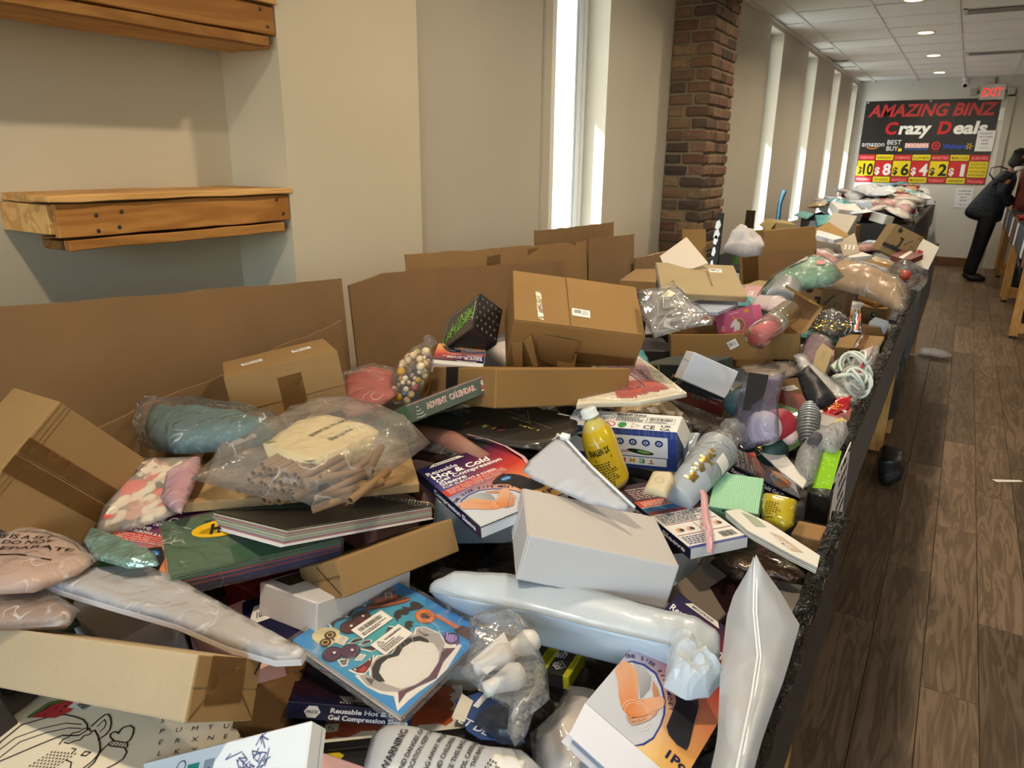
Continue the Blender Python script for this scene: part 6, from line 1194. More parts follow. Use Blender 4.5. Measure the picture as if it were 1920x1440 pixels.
k.line(UV([(.905, .37), (.91, .14)]), .009, 'd9733a', 3); k.poly(UV([(.855, .155), (.955, .14), (.985, .02), (.845, .0), (.85, .08)]), '6a4636', 3); k.poly(UV([(.86, .17), (.95, .15), (.94, .12), (.86, .13)]), '4a3024', 4)
x, y = PT(.775, .128); k.oval(x, y, .012, .010, '8f6fb8', 4, 16); k.ring(x, y, .0135, .003, '2a2233', 5, 16, .0115); k.poly(UV([(.76, .165), (.815, .205), (.745, .21)]), '6f4fa0', 4); k.poly(UV([(.76, .09), (.80, .06), (.735, .055)]), '6f4fa0', 4)
for i in (-1, 0, 1): k.rect(x - .008, y + i * .005 - .001, .016, .0018, 'b9a0d8', 6, .5)
x, y = PT(.838, .443); k.oval(x, y, .0175, .0175, 'b85f22', 3, 24); k.oval(x, y, .0155, .0155, 'e07f35', 4, 22); k.oval(x, y, .010, .010, 'c06a2a', 5, 18); k.oval(x - .001, y + .001, .0065, .0055, '2a2220', 6, 12); k.rect(x - .0035, y - .008, .007, .006, '2a2220', 6)
for q in (-1, 1): k.oval(x + q * .0027, y + .001, .0014, .0014, 'c06a2a', 7, 8)
k.poly(UV([(.715, .663), (.67, .64), (.637, .56), (.665, .585), (.692, .577), (.72, .60), (.761, .56), (.80, .58), (.84, .555), (.880, .531), (.924, .521), (.934, .588), (.915, .63), (.883, .638), (.84, .60), (.820, .624), (.80, .66), (.785, .63), (.762, .65)]), '2b2220', 4)
k.poly(UV([(.677, .520), (.630, .489), (.629, .431), (.655, .455), (.679, .44), (.69, .468), (.722, .470), (.708, .509)]), '2b2220', 4)
k.poly(UV([(.56, .86), (.60, .885), (.655, .89), (.778, .845), (.889, .785), (.929, .675), (.908, .655), (.85, .675), (.796, .702), (.671, .777)]), '5e3a30', 3); k.poly(UV([(.669, .844), (.80, .89), (.85, .93), (.91, .92), (.925, .86), (.90, .85), (.915, .827), (.888, .815), (.868, .745), (.76, .80)]), '6e4638', 4); k.poly(UV([(.665, .848), (.729, .875), (.887, .803), (.868, .75), (.76, .80)]), 'd0632b', 5); x, y = PT(.83, .83); k.ring(x, y, .009, .0026, 'e8dccb', 6, 4)
k.line(UV([(.585, .86), (.68, .80), (.80, .725), (.91, .67)]), .004, 'd0632b', 4); k.poly(UV([(.655, .925), (.72, .96), (.792, .948), (.778, .9), (.70, .89)]), 'b5602c', 3)
k.poly(UV([(.071, .93), (.10, .965), (.16, .975), (.213, .955), (.255, .90), (.265, .84), (.22, .79), (.16, .775), (.09, .775), (.06, .85)]), 'd6cba0', 3); k.poly(UV([(.15, .785), (.235, .81), (.255, .73), (.17, .70)]), 'e0d8b8', 4); k.poly(UV([(.165, .765), (.225, .78), (.235, .745), (.18, .725)]), 'f0ece0', 5)
for i in range(4): a = PT(.175 + .016 * i, .765 + .004 * i); c = PT(.185 + .014 * i, .73 + .004 * i); k.line([a, c], .0009, '4a4236', 6)
for x, y in ((.183, .857), (.104, .826)):
    x, y = PT(x, y); k.oval(x, y, .0095, .0085, '2a241d', 4, 16); k.ring(x, y, .006, .002, 'c9a24a', 5, 14, .0055)
k.poly(UV([(.155, .81), (.175, .815), (.165, .785)]), '2a241d', 5)
for x, y, c in ((.487, .82, '57231d'), (.345, .811, '57231d'), (.06, .705, '4f2a4f'), (.165, .626, '4f2a4f')):
    x, y = PT(x, y); k.oval(x, y, .0165, .0145, '1d1619', 3, 22); k.oval(x, y, .0145, .0125, c, 4, 20); k.oval(x + .003, y - .002, .004, .004, '1d1619', 5, 10); k.oval(x + .003, y - .001, .0025, .0025, 'ece8e8', 6, 8)
out_poly([(.422, .918), (.507, .948), (.605, .902), (.590, .885), (.523, .92), (.434, .895)], '2b2324', 3, 1.2); out_poly([(.268, .946), (.319, .961), (.405, .924), (.395, .905), (.31, .93), (.253, .90)], '2b2324', 3, 1.2)
out_poly([(.222, .690), (.273, .69), (.321, .655), (.309, .64), (.246, .665)], '2b2324', 3, 1.3); out_poly([(.263, .621), (.310, .623), (.347, .592), (.334, .578), (.278, .597)], '2b2324', 3, 1.3)
out_poly([(.045, .619), (.098, .588), (.05, .556), (.03, .57)], '2b2324', 3, 1.5); out_poly([(.133, .537), (.187, .548), (.205, .516), (.159, .507)], 'c9c4c4', 3, 1.4)
out_poly([(.04, .50), (.10, .475), (.175, .467), (.237, .469), (.20, .44), (.154, .415), (.081, .40), (.05, .44)], '5e1d22', 3, 1.2); k.poly(UV([(.06, .45), (.12, .45), (.13, .425), (.08, .41)]), 'b5352c', 4); k.poly(UV([(.05, .485), (.07, .478), (.055, .46)]), 'f0ece8', 4); k.poly(UV([(.19, .465), (.21, .465), (.19, .447)]), 'f0ece8', 4)
out_poly([(.237, .596), (.311, .544), (.429, .535), (.546, .584), (.575, .536), (.490, .48), (.374, .475), (.275, .505)], '2a1c22', 3, 1.1); k.poly(UV([(.33, .51), (.429, .52), (.52, .555), (.53, .52), (.483, .493), (.380, .487)]), 'a8587a', 4)
k.build('printed_stickers', r, printed(.25, .4))
for (x, y, w, h, rot, sd) in ((.325, .628, .066, .028, -.06, 3), (.31, .405, .064, .031, -.03, 4)):
    G0 = Face(F.pt(W * x, H * y, .0022), F.u, F.vv, F.n); c_, s_ = math.cos(rot), math.sin(rot); G = Face(G0.O, G0.u * (w * c_) + G0.vv * (w * s_), G0.vv * (h * c_) - G0.u * (h * s_), F.n)
    o = MB().hexa([G.pt(a * w, d * h, 0) for a, d in ((0, 0), (1, 0), (1, 1), (0, 1))] + [G.pt(a * w, d * h, .0004) for a, d in ((0, 0), (1, 0), (1, 1), (0, 1))]).build('paper_label', plain('ebe8e4', .5), r)
    g = Ink(Face(G.O + G.n * .0003, G.eu, G.ev, G.n))
    if sd == 3: g.barcode(w * .12, h * .48, w * .72, h * .3, 2); g.small(w * .08, h * .12, w * .8, h * .26, 2, seed=2)
    else:
        g.text('WARNING', w * .34, h * .66, 1, '1c1c1c', 1, fit=w * .58, h=h * .17, bold=.03); g.line([(w * .1, h * .62), (w * .19, h * .9), (w * .28, h * .62), (w * .1, h * .62)], .001, '1c1c1c'); g.rect(w * .185, h * .69, .0009, h * .13, '1c1c1c'); g.text('CHOKING HAZARD', w * .08, h * .46, 1, '1c1c1c', 1, fit=w * .5, h=h * .1, bold=.03); g.small(w * .08, h * .1, w * .7, h * .32, 3, seed=5)
    g.build('print', o)
MB().hexa(b.hexa((-.035, -.03, -.15), (1.02, 1.02, 1.45))).build('film_sleeve', film(fac=.45, scale=28, strength=.5, rough=.1), r)

p = Pad('coloring_book'); r = p.root('coloring_book', 'cream colouring book with line-drawn elf child in striped hat', 'book'); p.slab(r, plain('e4dcc9', .55, coat=.1), 'pages', .007)
k = Ink(sheet_face(p, .0071)); X0, X1, Y0, Y1 = p.x0, p.x1, p.y0, p.y1; W, H = X1 - X0, Y1 - Y0
def Q(x, y): return (X0 + W * x, Y0 + H * y)
BK = '2c2b2e'
def curve(c, rx, ry, a0, a1, rot=0, n=18):
    return [(c[0] + rx * math.cos(a0 + (a1 - a0) * i / n) * math.cos(rot) - ry * math.sin(a0 + (a1 - a0) * i / n) * math.sin(rot), c[1] + rx * math.cos(a0 + (a1 - a0) * i / n) * math.sin(rot) + ry * math.sin(a0 + (a1 - a0) * i / n) * math.cos(rot)) for i in range(n + 1)]
DRAW = k
p2 = p
Z = lambda w, *q: k.line(list(q), w, BK)
Z(.0022, (-.123, -.115), (-.141, -.100), (-.149, -.087), (-.157, -.060), (-.141, -.033), (-.128, -.02), (-.113, -.015), (-.098, -.012), (-.085, -.014), (-.076, -.019), (-.076, -.03), (-.085, -.036), (-.094, -.041), (-.104, -.068), (-.116, -.105))
Z(.0016, (-.135, -.10), (-.140, -.075), (-.129, -.050), (-.112, -.028), (-.092, -.018)); Z(.0016, (-.122, -.102), (-.128, -.075), (-.116, -.05), (-.10, -.03), (-.085, -.022))
Z(.0018, (-.082, -.051), (-.086, -.044), (-.084, -.038), (-.087, -.032), (-.082, -.027), (-.082, -.02), (-.077, -.016), (-.072, -.018), (-.068, -.016)); Z(.0018, (-.068, -.016), (-.066, -.022), (-.07, -.027), (-.067, -.033), (-.071, -.038), (-.073, -.044), (-.080, -.046))
Z(.0022, (-.068, -.014), (-.055, -.017), (-.042, -.022), (-.030, -.028), (-.022, -.036), (-.016, -.044), (-.014, -.055), (-.018, -.07)); Z(.0022, (-.078, -.013), (-.082, .001), (-.083, .008), (-.080, .011), (-.071, .009), (-.061, .004), (-.052, -.003), (-.048, -.011), (-.048, -.021)); Z(.0014, (-.071, -.009), (-.075, .003), (-.068, .001), (-.062, -.004), (-.059, -.012))
Z(.0022, (-.029, -.011), (-.039, -.010), (-.044, -.007), (-.044, -.003), (-.040, -.0005), (-.036, -.001), (-.040, .004), (-.041, .009), (-.036, .015), (-.028, .015), (-.020, .009), (-.014, .002), (-.013, -.004)); Z(.0018, (-.030, -.018), (-.031, -.013), (-.029, -.011), (-.012, -.004), (-.006, -.007), (-.006, -.010), (-.025, -.018), (-.030, -.018))
for i in range(6): Z(.0011, (-.028 + .004 * i, -.012 + .0015 * i), (-.026 + .004 * i, -.017 + .0015 * i))
Z(.002, (-.030, -.018), (-.028, -.026), (-.025, -.032), (-.02, -.045), (-.019, -.055)); Z(.002, (-.007, -.010), (.002, -.013), (.008, -.021), (.008, -.03), (.004, -.045)); Z(.0018, (-.043, -.040), (-.036, -.037), (-.035, -.043), (-.041, -.046), (-.043, -.040)); Z(.0016, (-.062, -.046), (-.056, -.044), (-.054, -.05)); Z(.0016, (-.05, -.06), (-.04, -.058), (-.032, -.064))
for i in range(8): k.small(-.078 + .004 * i, -.09 + .002 * i, .003, .03, 6, BK, 1, i)
k.build('line_drawing', r)
k = Ink(sheet_face(p, .0071)); ang = .72
for j, row in enumerate(('STDGTU', 'PUMTUA', 'ERXNED', 'LKYUGC', 'FIKOPS')):
    for i, ch in enumerate(row):
        x = -.007 + .0155 * i + .0155 * j + (.0 if i else -.0); y = .038 + .0125 * i - .0115 * j; k.text(ch, x, y, .0115, BK, 1, rot=ang, bold=.0)
k.build('letter_grid', r)
k = Ink(sheet_face(p, .0071)); k.poly([(-.166, -.05), (-.170, -.02), (-.150, .006), (-.146, .002), (-.160, -.02), (-.160, -.048)], '5d7a4a', 1); k.poly([(-.160, -.047), (-.162, -.022), (-.147, .002), (-.134, -.004), (-.127, -.013), (-.132, -.03)], 'b8343a', 1)
for x, y in ((-.15, -.02), (-.142, -.012), (-.15, -.035), (-.138, -.02)): k.oval(x, y, .0014, .0022, '2a1a16', 2, 8)
k.poly([(-.137, -.012), (-.142, .003), (-.103, .018), (-.109, .004)], 'e6e4e2', 2); k.barcode(-.132, -.003, .018, .010, 3, 3); k.build('melon_print', r)

p = Pad('clear_mailer', t=.007, wr=.003, wsc=14, edge=.008); r = p.root('padded_pack', 'long clear-fronted padded pack lying over the near kraft carton', 'package'); p.slab(r, plain('d2ccca', .5), 'card_stack', .009, -.009, 1, .001); p.skin(r, plain('a59f9e', .5, .3, 0, .2, 30, var=.25), 'padding', scale=.93, lift=.0005); p.skin(r, film(fac=.55, haze=.32, scale=35), 'film', lift=.001)
n = len(p.pts); e = [q for q in p.pts]
fr_ = [(x, y, .004) for x, y in e if y < p.y0 + (p.y1 - p.y0) * .95]
front = sorted([q for q in e], key=lambda q: q[0]); lowpts = [q for q in front if segdist(q, e) < 1e-6]
k = Ink(p); k.poly([(-.187, -.009), (-.119, .036), (-.094, .037), (-.157, -.012)], '2f6a3a', 8); k.build('green_strip', r, printed(.3, .4))
edge = [(48, 1068)]; 
p = Pad('set_bag', wr=.004, wsc=11); r = p.root('polybag', 'clear polybag printed THIS IS A SET DO NOT SEPARATE at the left edge', 'bag'); p.skin(r, plain('b58c72', .6, var=.25, vscale=14), 'contents', scale=.93, lift=-.006); p.skin(r, film(fac=.5, haze=.3, scale=40, hazecol='efe6e2'), 'film')
k = Ink(p)
for s_, x, y, w in (('THIS IS A SET', -.112, -.035, .11), ('DO NOT', -.069, -.027, .078), ('SEPARATE', -.066, -.043, .125)): k.text(s_, x, y, 1, '1c1a1c', 5, fit=w, h=.012, bold=.02, rot=.5)
k.line([(-.105, -.011), (-.047, .024), (.018, .033), (.083, .026)], .0012, '3a3436', 5); k.line([(-.042, -.044), (-.009, -.030), (.042, -.012)], .003, '1c1a1c', 5); k.build('lettering', r)
p = Pad('clear_brown', wr=.006, wsc=12, seed=2); r = p.root('polybag', 'crumpled clear bag with brown goods above the near kraft carton', 'bag'); p.skin(r, plain('8f6f58', .7, var=.3), 'contents', scale=.9, lift=-.008); p.skin(r, film(fac=.7, haze=.12, scale=40), 'film')
p = Pad('teal_foil', wr=.004, wsc=22); r = p.root('foil_packet', 'crinkled pale teal foil packet beside the green card pack', 'packet'); p.skin(r, foil('a4cfc8', .2, 60, .7, .75), 'foil')
p = Pad('hearts_bag'); r = p.root('polybag', 'frosted bag of cream and coral foam hearts by the tilted carton', 'bag')
rr = random.Random(2); hm = {}
def heart_mesh(c):
    if c not in hm:
        pts = []
        for i in range(26):
            a = 2 * PI * i / 26; q_ = 1.35; pts.append((q_ * .0155 * math.sin(a) ** 3, q_ * (.013 * math.cos(a) - .005 * math.cos(2 * a) - .002 * math.cos(3 * a) - .001 * math.cos(4 * a))))
        n = len(pts); hm[c] = MB().add([(x, y, 0) for x, y in pts] + [(x, y, .003) for x, y in pts], [tuple(range(n)), tuple(reversed(range(n, 2 * n)))] + [(i, n + i, n + (i + 1) % n, (i + 1) % n) for i in range(n)]).mesh('heart', plain(c, .7))
    return hm[c]
k = 0
while k < 34:
    x, y = p.fr(rr.random(), rr.random())
    if inside((x, y), p.pts) and segdist((x, y), p.pts) > .018: o = link('heart', heart_mesh(rr.choice(('efe6d2', 'efe6d2', 'e0584a', 'e9d8c0', 'c88a80'))), r); o.location = (x, y, p.h(x, y) * .75 - .004 + k * .0001); o.rotation_euler = (rr.uniform(-.3, .3), rr.uniform(-.3, .3), rr.uniform(0, 6)); k += 1
p.skin(r, film(fac=.3, haze=.3, hazecol='e0d6c8', scale=25, strength=.3), 'film', lift=.004)
p = Pad('pink_bag', wr=.006, wsc=16); r = p.root('polybag', 'small pale pink bag tucked against the flat kraft box', 'bag'); p.skin(r, plain('a84a52', .6), 'contents', scale=.7); p.skin(r, film('f4dfe2', .45, haze=.5, hazecol='e9c9cf', scale=30), 'film')
p = Pad('teal_garment', wr=.012, wsc=11, seed=3); r = p.root('polybag', 'folded grey-green garment in a shiny clear bag by the cardboard sheets', 'bag'); p.skin(r, plain('5f7878', .85, .2, 0, .4, 30, .01), 'garment', scale=.84, lift=-.006); p.skin(r, film(fac=.9, scale=34, strength=1.0, rough=.1), 'film', lift=.003)
p = Pad('tissue_scrap', wr=.004, wsc=30); r = p.root('tissue_scrap', 'white crumpled tissue scrap behind the flat kraft box', 'paper'); p.skin(r, plain('dcd8d8', .7), 'paper')
p = Pad('red_pack', wr=.003, wsc=18, seed=5); r = p.root('textile_pack', 'folded coral cloth in a clear bag beside the labelled carton', 'package'); p.skin(r, plain('a8554a', .75, .2, 0, .5, 120, .003), 'cloth', scale=.94, lift=-.003); p.skin(r, film(fac=.6, scale=32, strength=.7), 'film', lift=.003)
# bag of paper tubes
p = Pad('tubes_bag', wr=.007, wsc=10, seed=1, edge=.09); r = p.root('bag_of_tubes', 'clear bag of kraft paper tubes with torn paper label', 'bag')
tm = MB(); vs, fs = lathe([(.0048, 0), (.0062, 0), (.0062, .1), (.0048, .1), (.0048, 0)], 12); me = tm.add(vs, fs).mesh('tube', kraft('a98560'), True)
rr = random.Random(7)
for lay in range(4):
    for i in range(11 - lay):
        s_ = Vector((-.062 + .0125 * (i + lay * .5) + rr.uniform(-.002, .002), -.108 + lay * .011 + rr.uniform(-.010, .010), .003 + lay * .0115)); d = Vector((-.10 + rr.uniform(-.07, .07), 1, rr.uniform(-.02, .03)))
        if inside((s_.x, s_.y), p.pts) and segdist((s_.x, s_.y), p.pts) > .006: link('tube', me, r).matrix_local = align(s_, s_ + d)
for i, ((x0, y0), (x1, y1)) in enumerate((((.096, -.105), (.142, -.016)), ((.085, -.09), (.107, .01)), ((.148, -.075), (.135, .05)), ((.064, -.055), (.092, .065)), ((.10, -.05), (.16, .03)), ((.075, -.02), (.06, .08)), ((.11, .0), (.07, .08)), ((.05, -.08), (.08, .02)), ((.12, -.06), (.12, .04)), ((.09, -.08), (.15, .0)))):
    a = Vector((x0, y0, .008 + .0085 * (i % 4))); c = Vector((x1, y1, .012 + .008 * ((i + 1) % 4))); link('tube', me, r).matrix_local = align(a, c)
lp = [(-.094, -.034), (-.115, .03), (-.135, .083), (-.110, .134), (-.05, .136), (.006, .133), (.030, .123), (.035, .023), (.032, -.046), (-.02, -.045)]
p.h0 = p.h
L = Pad(o=(0, 0, 0), u=(1, 0, 0), v=(0, 1, 0), pts=lp, t=.001, wr=0); L.h = lambda x, y: max(p.h(x, y), .046) + .003 + .003 * noise.noise(Vector((x * 30, y * 30, 1)))
o = L.skin(r, plain('d8c79c', .7, .2, 0, .4, 50, .006, var=.1), 'paper_label', under=0)
class LF:
    def pt(s, x, y, hh): return Vector((x, y, L.h(x, y) + hh))
k = Ink(LF()); k.text('PAPER TUBES', -.065, .135, 1, '3a3020', 3, fit=.10, h=.014, rot=-1.5, bold=.02); k.text('NATURE', -.02, .10, 1, '3a3020', 3, fit=.06, h=.014, rot=-1.5, bold=.02); k.poly([(-.098, -.025), (-.085, -.01), (-.088, -.03)], '6a9a3a', 2); k.build('lettering', r)
p.h = lambda x, y: max(p.h0(x, y), min(.058, segdist((x, y), p.pts) * 1.6) if inside((x, y), p.pts) else 0)
p.skin(r, film(fac=.7, scale=22, strength=.7, rough=.13, haze=.06), 'film', lift=.016)
# glossy poster pack
p = Pad('poster_pack', wr=.0015, wsc=5, edge=.01); r = p.root('poster_pack', 'glossy black poster pack with coloured chalk lettering', 'package')
p.skin(r, plain('3d3a35', .16, .6, 0, .3, 7, .03, coat=.8), 'pack')  # black lifted to grey: the glare is put into the base colour
k = Ink(p)
for i, s in enumerate(('I AM', 'FIRST DAY', 'MY FAVORITE', '1 SUBJECT')):
    x, y = p.fr(.80 - .1 * i, .48 + .11 * i); k.text(s, x, y, 1, ('d9c65a', 'c9a86a', 'b5566a', 'bdb7ad')[i], 2, fit=.05 + .012 * i, h=.012, rot=PI * .97)
for i, ch in enumerate('FIRST'): x, y = p.fr(.62 - .06 * i, .33); k.text(ch, x, y, .022, ('c24a6a', 'd9a040', '8fae4a', 'c24a8a', 'd07a3a')[i], 2, rot=PI * .95)
k.line([p.fr(.35, .75), p.fr(.85, .55)], .0014, 'b5a06a', 2); k.line([p.fr(.55, .83), p.fr(.7, .55)], .0014, 'b5a06a', 2); k.small(*p.fr(.12, .4), .06, .04, 5, 'a9a49a', 2, 3)
k.build('chalk_lettering', r, printed(.2, .6))
p = Pad('hand_pack', wr=.004, wsc=14); r = p.root('brush_pack', 'pinkish brown roller in clear film below the poster pack', 'package'); MB().tube([(p.x0 + .03, .02, .012), (0, .0, .02), (p.x1 - .05, -.035, .012)], [.02, .022, .018], 12).build('roller', plain('96695a', .5), r, True); p.skin(r, film(fac=.7, scale=30, strength=.7), 'film', lift=.004); p.skin(r, plain('3a2822', .6), 'sleeve', scale=.8, lift=-.022)
# pink ribbons
def ribbon(name, label, pts, w, col, nrm=None):
    q = tag(empty(name, pts[0]), label, 'ribbon'); P0 = Vector(pts[0]); vs = []
    for i, a in enumerate(pts):
        d = (Vector(pts[min(i + 1, len(pts) - 1)]) - Vector(pts[max(i - 1, 0)])).normalized(); s = d.cross(Vector((0, .2, 1))).normalized(); tw = .25 * math.sin(i * 1.3)
        s = (s + Vector((0, 0, tw))).normalized(); c = Vector(a) - P0
        vs += [tuple(c - s * w / 2), tuple(c + s * w / 2), tuple(c + s * w / 2 + Vector((0, 0, .0008))), tuple(c - s * w / 2 + Vector((0, 0, .0008)))]
    fs = []
    for i in range(len(pts) - 1):
        a = i * 4; fs += [(a, a + 4, a + 5, a + 1), (a + 2, a + 6, a + 7, a + 3), (a, a + 3, a + 7, a + 4), (a + 1, a + 5, a + 6, a + 2)]
    MB().add(vs, fs).build('satin', plain(col, .35, .5), q, True)
ribbon('pink_ribbon', 'pale pink ribbon lying along the back edge of the sleeve package', [(-.79, 1.12, 1.01), (-.74, 1.115, 1.012), (-.69, 1.105, 1.012), (-.64, 1.09, 1.006), (-.60, 1.06, 1.0)], .008, 'd9a7ab')
ribbon('pink_ribbon', 'pale pink ribbon draped over the end of the sleeve package', [(-.385, 1.30, .968), (-.35, 1.26, .966), (-.32, 1.21, .962), (-.30, 1.15, .962), (-.285, 1.11, .962), (-.272, 1.085, .958), (-.262, 1.065, .93)], .013, 'd7a5ac')
# frosted zip bag in the middle
def zip_bag(key, label, seed=0):
    p = Pad(key, wr=.004, wsc=14, seed=seed, edge=.03); r = p.root('zip_bag', label, 'bag'); p.skin(r, film(fac=.15, haze=.78, hazecol='dddfe6', scale=12, strength=.35, rough=.3), 'film'); return p, r
p, r = zip_bag('ziplock_white', 'frosted zip bag with slider standing behind the white carton')
a, b_ = p.pts[-1] if False else (0, 0), None
Z = [Vector(POSES['pil']['ziplock_white'][3][i]) for i in range(4)]
if True:
    pts = [(q.x, q.y, .005) for q in Z]; MB().tube(pts, .0028, 6).build('zip_track', plain('dfe1e6', .4), r, True)
    me = MB().box((-.009, -.006, -.005), (.009, .006, .006)).mesh('slider', plain('eceef2', .35)); bevel_mesh(me, .002); o = link('slider', me, r); o.location = (Z[1].x - .004, Z[1].y + .004, .006)
# paint-by-colour pack
p = Pad('paint_pack', edge=.012); r = p.root('art_pack', 'cream and red printed art pack in clear film behind the blue box', 'package'); p.slab(r, plain('ded6c2', .5), 'sheets', .011)
k = Ink(sheet_face(p, .0111)); rr = random.Random(9)
k.poly([(-.10, .10), (-.046, .185), (-.023, .170), (.022, .090), (.050, .047), (.0, .0), (-.06, .02)], 'dfb9bf', 0); k.poly([(-.046, .15), (-.01, .145), (.03, .07), (.05, .045), (.02, .027), (-.03, .08)], 'c992a8', 1)
k.poly([(.03, -.13), (.058, -.113), (.067, -.105), (.057, -.086), (.072, -.076), (.073, -.049), (.092, -.036), (.087, -.022), (.105, -.001), (.08, .022), (.054, .040), (.025, .031), (-.03, -.03)], 'bf5354', 2); k.poly([(.05, -.02), (.08, .0), (.06, .03), (.035, .02)], 'd9604a', 3); k.poly([(.04, -.08), (.06, -.06), (.05, -.03), (.03, -.05)], 'd9604a', 3)
k.text('Zubehoer', -.022, .105, 1, '3a2230', 4, fit=.092, h=.02, rot=-.89, bold=.02); k.line([(-.06, .09), (-.020, .057), (.006, .033), (.048, -.016), (.028, -.057), (-.05, -.03)], .003, '2a1a22', 4); k.line([(-.116, .079), (-.087, .118), (-.067, .101)], .003, '2a1a22', 4); k.text('Set', -.02, -.01, .02, '2a1a22', 4, rot=-.6, bold=.03); k.build('printed_front', r, printed(.2, .5))
p.skin(r, film(fac=.75, scale=30, strength=.6), 'film', lift=.003, scale=1.02)
p = Pad('red_packet', wr=.003, wsc=30); r = p.root('snack_packet', 'shiny red packet with yellow lettering by the taped rim', 'packet'); p.skin(r, plain('b8202a', .25, .5, .2, .6, 80, .006, coat=.5), 'foil'); k = Ink(p); k.small(*p.fr(.2, .35), .035, .02, 3, 'e0a83a', 3, 2); k.poly([p.fr(.78, .9), p.fr(.98, .9), p.fr(.9, .35), p.fr(.76, .4)], 'd9c9c4', 1); k.build('print', r)
p = Pad('yellow_pouch'); r = p.root('bottle', 'small bottle of yellow liquid lying on its side by the slime box', 'bottle'); p.skin(r, plain('b5a01c', .2, .5, coat=.7), 'bottle_body'); k = Ink(p); k.poly([p.fr(.05, .98), p.fr(.9, .86), p.fr(.85, .55), p.fr(.5, .72), p.fr(.05, .74)], 'd9d4c4', 1); k.small(*p.fr(.2, .15), .03, .035, 7, '5a4c10', 2, 3); k.build('label_print', r, printed(.2, .5))
p = Pad('catalogs'); r = p.root('booklet_stack', 'thin stack of glossy booklets leaning under the mint carton', 'booklet')
for i in range(4): p.slab(r, plain(('c9c6c0', 'd8d6d2', 'b9b6b0', 'dcdad4')[i], .4), 'booklet_page', .0026, i * .0036, 1 - .006 * (3 - i), .0004)
k = Ink(sheet_face(p, .0136)); rr = random.Random(3); 
for i in range(40): x, y = p.fr(rr.uniform(.1, .95), rr.uniform(.1, .9)); 
k.poly([p.fr(.15, .9), p.fr(.3, .86), p.fr(.45, .66), p.fr(.35, .6)], '9aa890'); k.poly([p.fr(.5, .55), p.fr(.62, .5), p.fr(.85, .25), p.fr(.75, .22)], 'a8927a'); k.text('HOMES', *p.fr(.55, .42), .012, 'f0ece4', 2, rot=-.7); k.build('cover_print', r, printed(.25, .4))
p = Pad('foil_pack', wr=.008, wsc=22, seed=4); r = p.root('foil_packet', 'crumpled brown metallic packet between booklets and frosted zip bag', 'packet'); p.skin(r, plain('5a4436', .15, .6, .5, .9, 45, .012, coat=.6), 'foil')
p = Pad('grey_card'); r = p.root('card_sheet', 'grey card behind the frosted zip bag at the taped rim', 'card'); p.slab(r, plain('9d9690', .5), 'card', .004)
p = Pad('pet_card'); r = p.root('pet_product', 'blue product card with dark brush in clear blister', 'package'); p.slab(r, plain('2f4a80', .35, coat=.3), 'card', .003)
k = Ink(sheet_face(p, .0031)); k.text('T', *p.fr(.14, .62), .05, 'd9dce4', 1, bold=.04); k.text('PET DE', *p.fr(.16, .1), .018, 'd9dce4', 1, bold=.02); k.poly([p.fr(.02, .75), p.fr(.2, .7), p.fr(.3, .15), p.fr(.14, .12)], 'dcd6ca', 2); k.build('print', r)
bx = Pad(o=(0, 0, 0), u=(1, 0, 0), v=(0, 1, 0), pts=[p.fr(.4, .2), p.fr(.75, .12), p.fr(.98, .3), p.fr(.9, .72), p.fr(.6, .85), p.fr(.42, .6)], t=.022); bx.skin(r, plain('22304a', .3, .5), 'brush'); bx.t = .027; bx.skin(r, film(fac=.8, scale=20, strength=.3, rough=.08), 'blister')
p = Pad('clear_crumple', wr=.014, wsc=11, seed=6); r = p.root('polybag', 'crumpled clear bag of small lamps next to the sticker pack', 'bag')
for fx, fy, c in ((.5, .62, 'dcdad6'), (.42, .42, 'd8d4d0'), (.6, .3, 'c9c6c2')):
    x, y = p.fr(fx, fy); vs, fs = lathe([(.001, .045), (.014, .042), (.018, .03), (.012, .01), (.010, .0), (.010, -.012), (.001, -.014)], 14); o = MB().add(vs, fs).build('bulb', plain(c, .3), r, True); o.matrix_local = align((x, y, .012), (x + .3, y + .6, .05))
MB().hexa([(*p.fr(.36, .36), .02), (*p.fr(.5, .36), .012), (*p.fr(.55, .6), .014), (*p.fr(.42, .66), .03), (*p.fr(.36, .36), .0206), (*p.fr(.5, .36), .0126), (*p.fr(.55, .6), .0146), (*p.fr(.42, .66), .0306)]).build('paper_insert', plain('e6e6ea', .5), r)
p.skin(r, film(fac=.95, scale=26, strength=.9, rough=.1, haze=.05), 'film', lift=.006)
p = Pad('warning_bag', wr=.004, wsc=11, seed=2); r = p.root('polybag', 'grey polybag printed with a long suffocation warning', 'bag'); p.skin(r, plain('b9bdc4', .35, .4, 0, .25, 24, .006, coat=.35), 'bag_body')
k = Ink(p)
for i, (s_, w, hh) in enumerate((('WARNING', .062, .013), ('AND DANGER OF', .07, .008), ('SUFFOCATION, KEEP THIS', .085, .008), ('BAG AWAY FROM', .07, .008), ('AND CHILDREN', .06, .008), ('USE THIS BAG IN', .066, .008), ('BEDS, CARRIAGES', .066, .008), ('PENS. THIS BAG IS', .062, .008))): k.text(s_, -.026 + .0118 * i + .003 * (i > 0), -.072 + .0075 * i - (.012 if len(s_) > 16 else 0), 1, '26262a', 5, fit=w, h=hh, rot=1.84, bold=.02)
k.build('lettering', r)
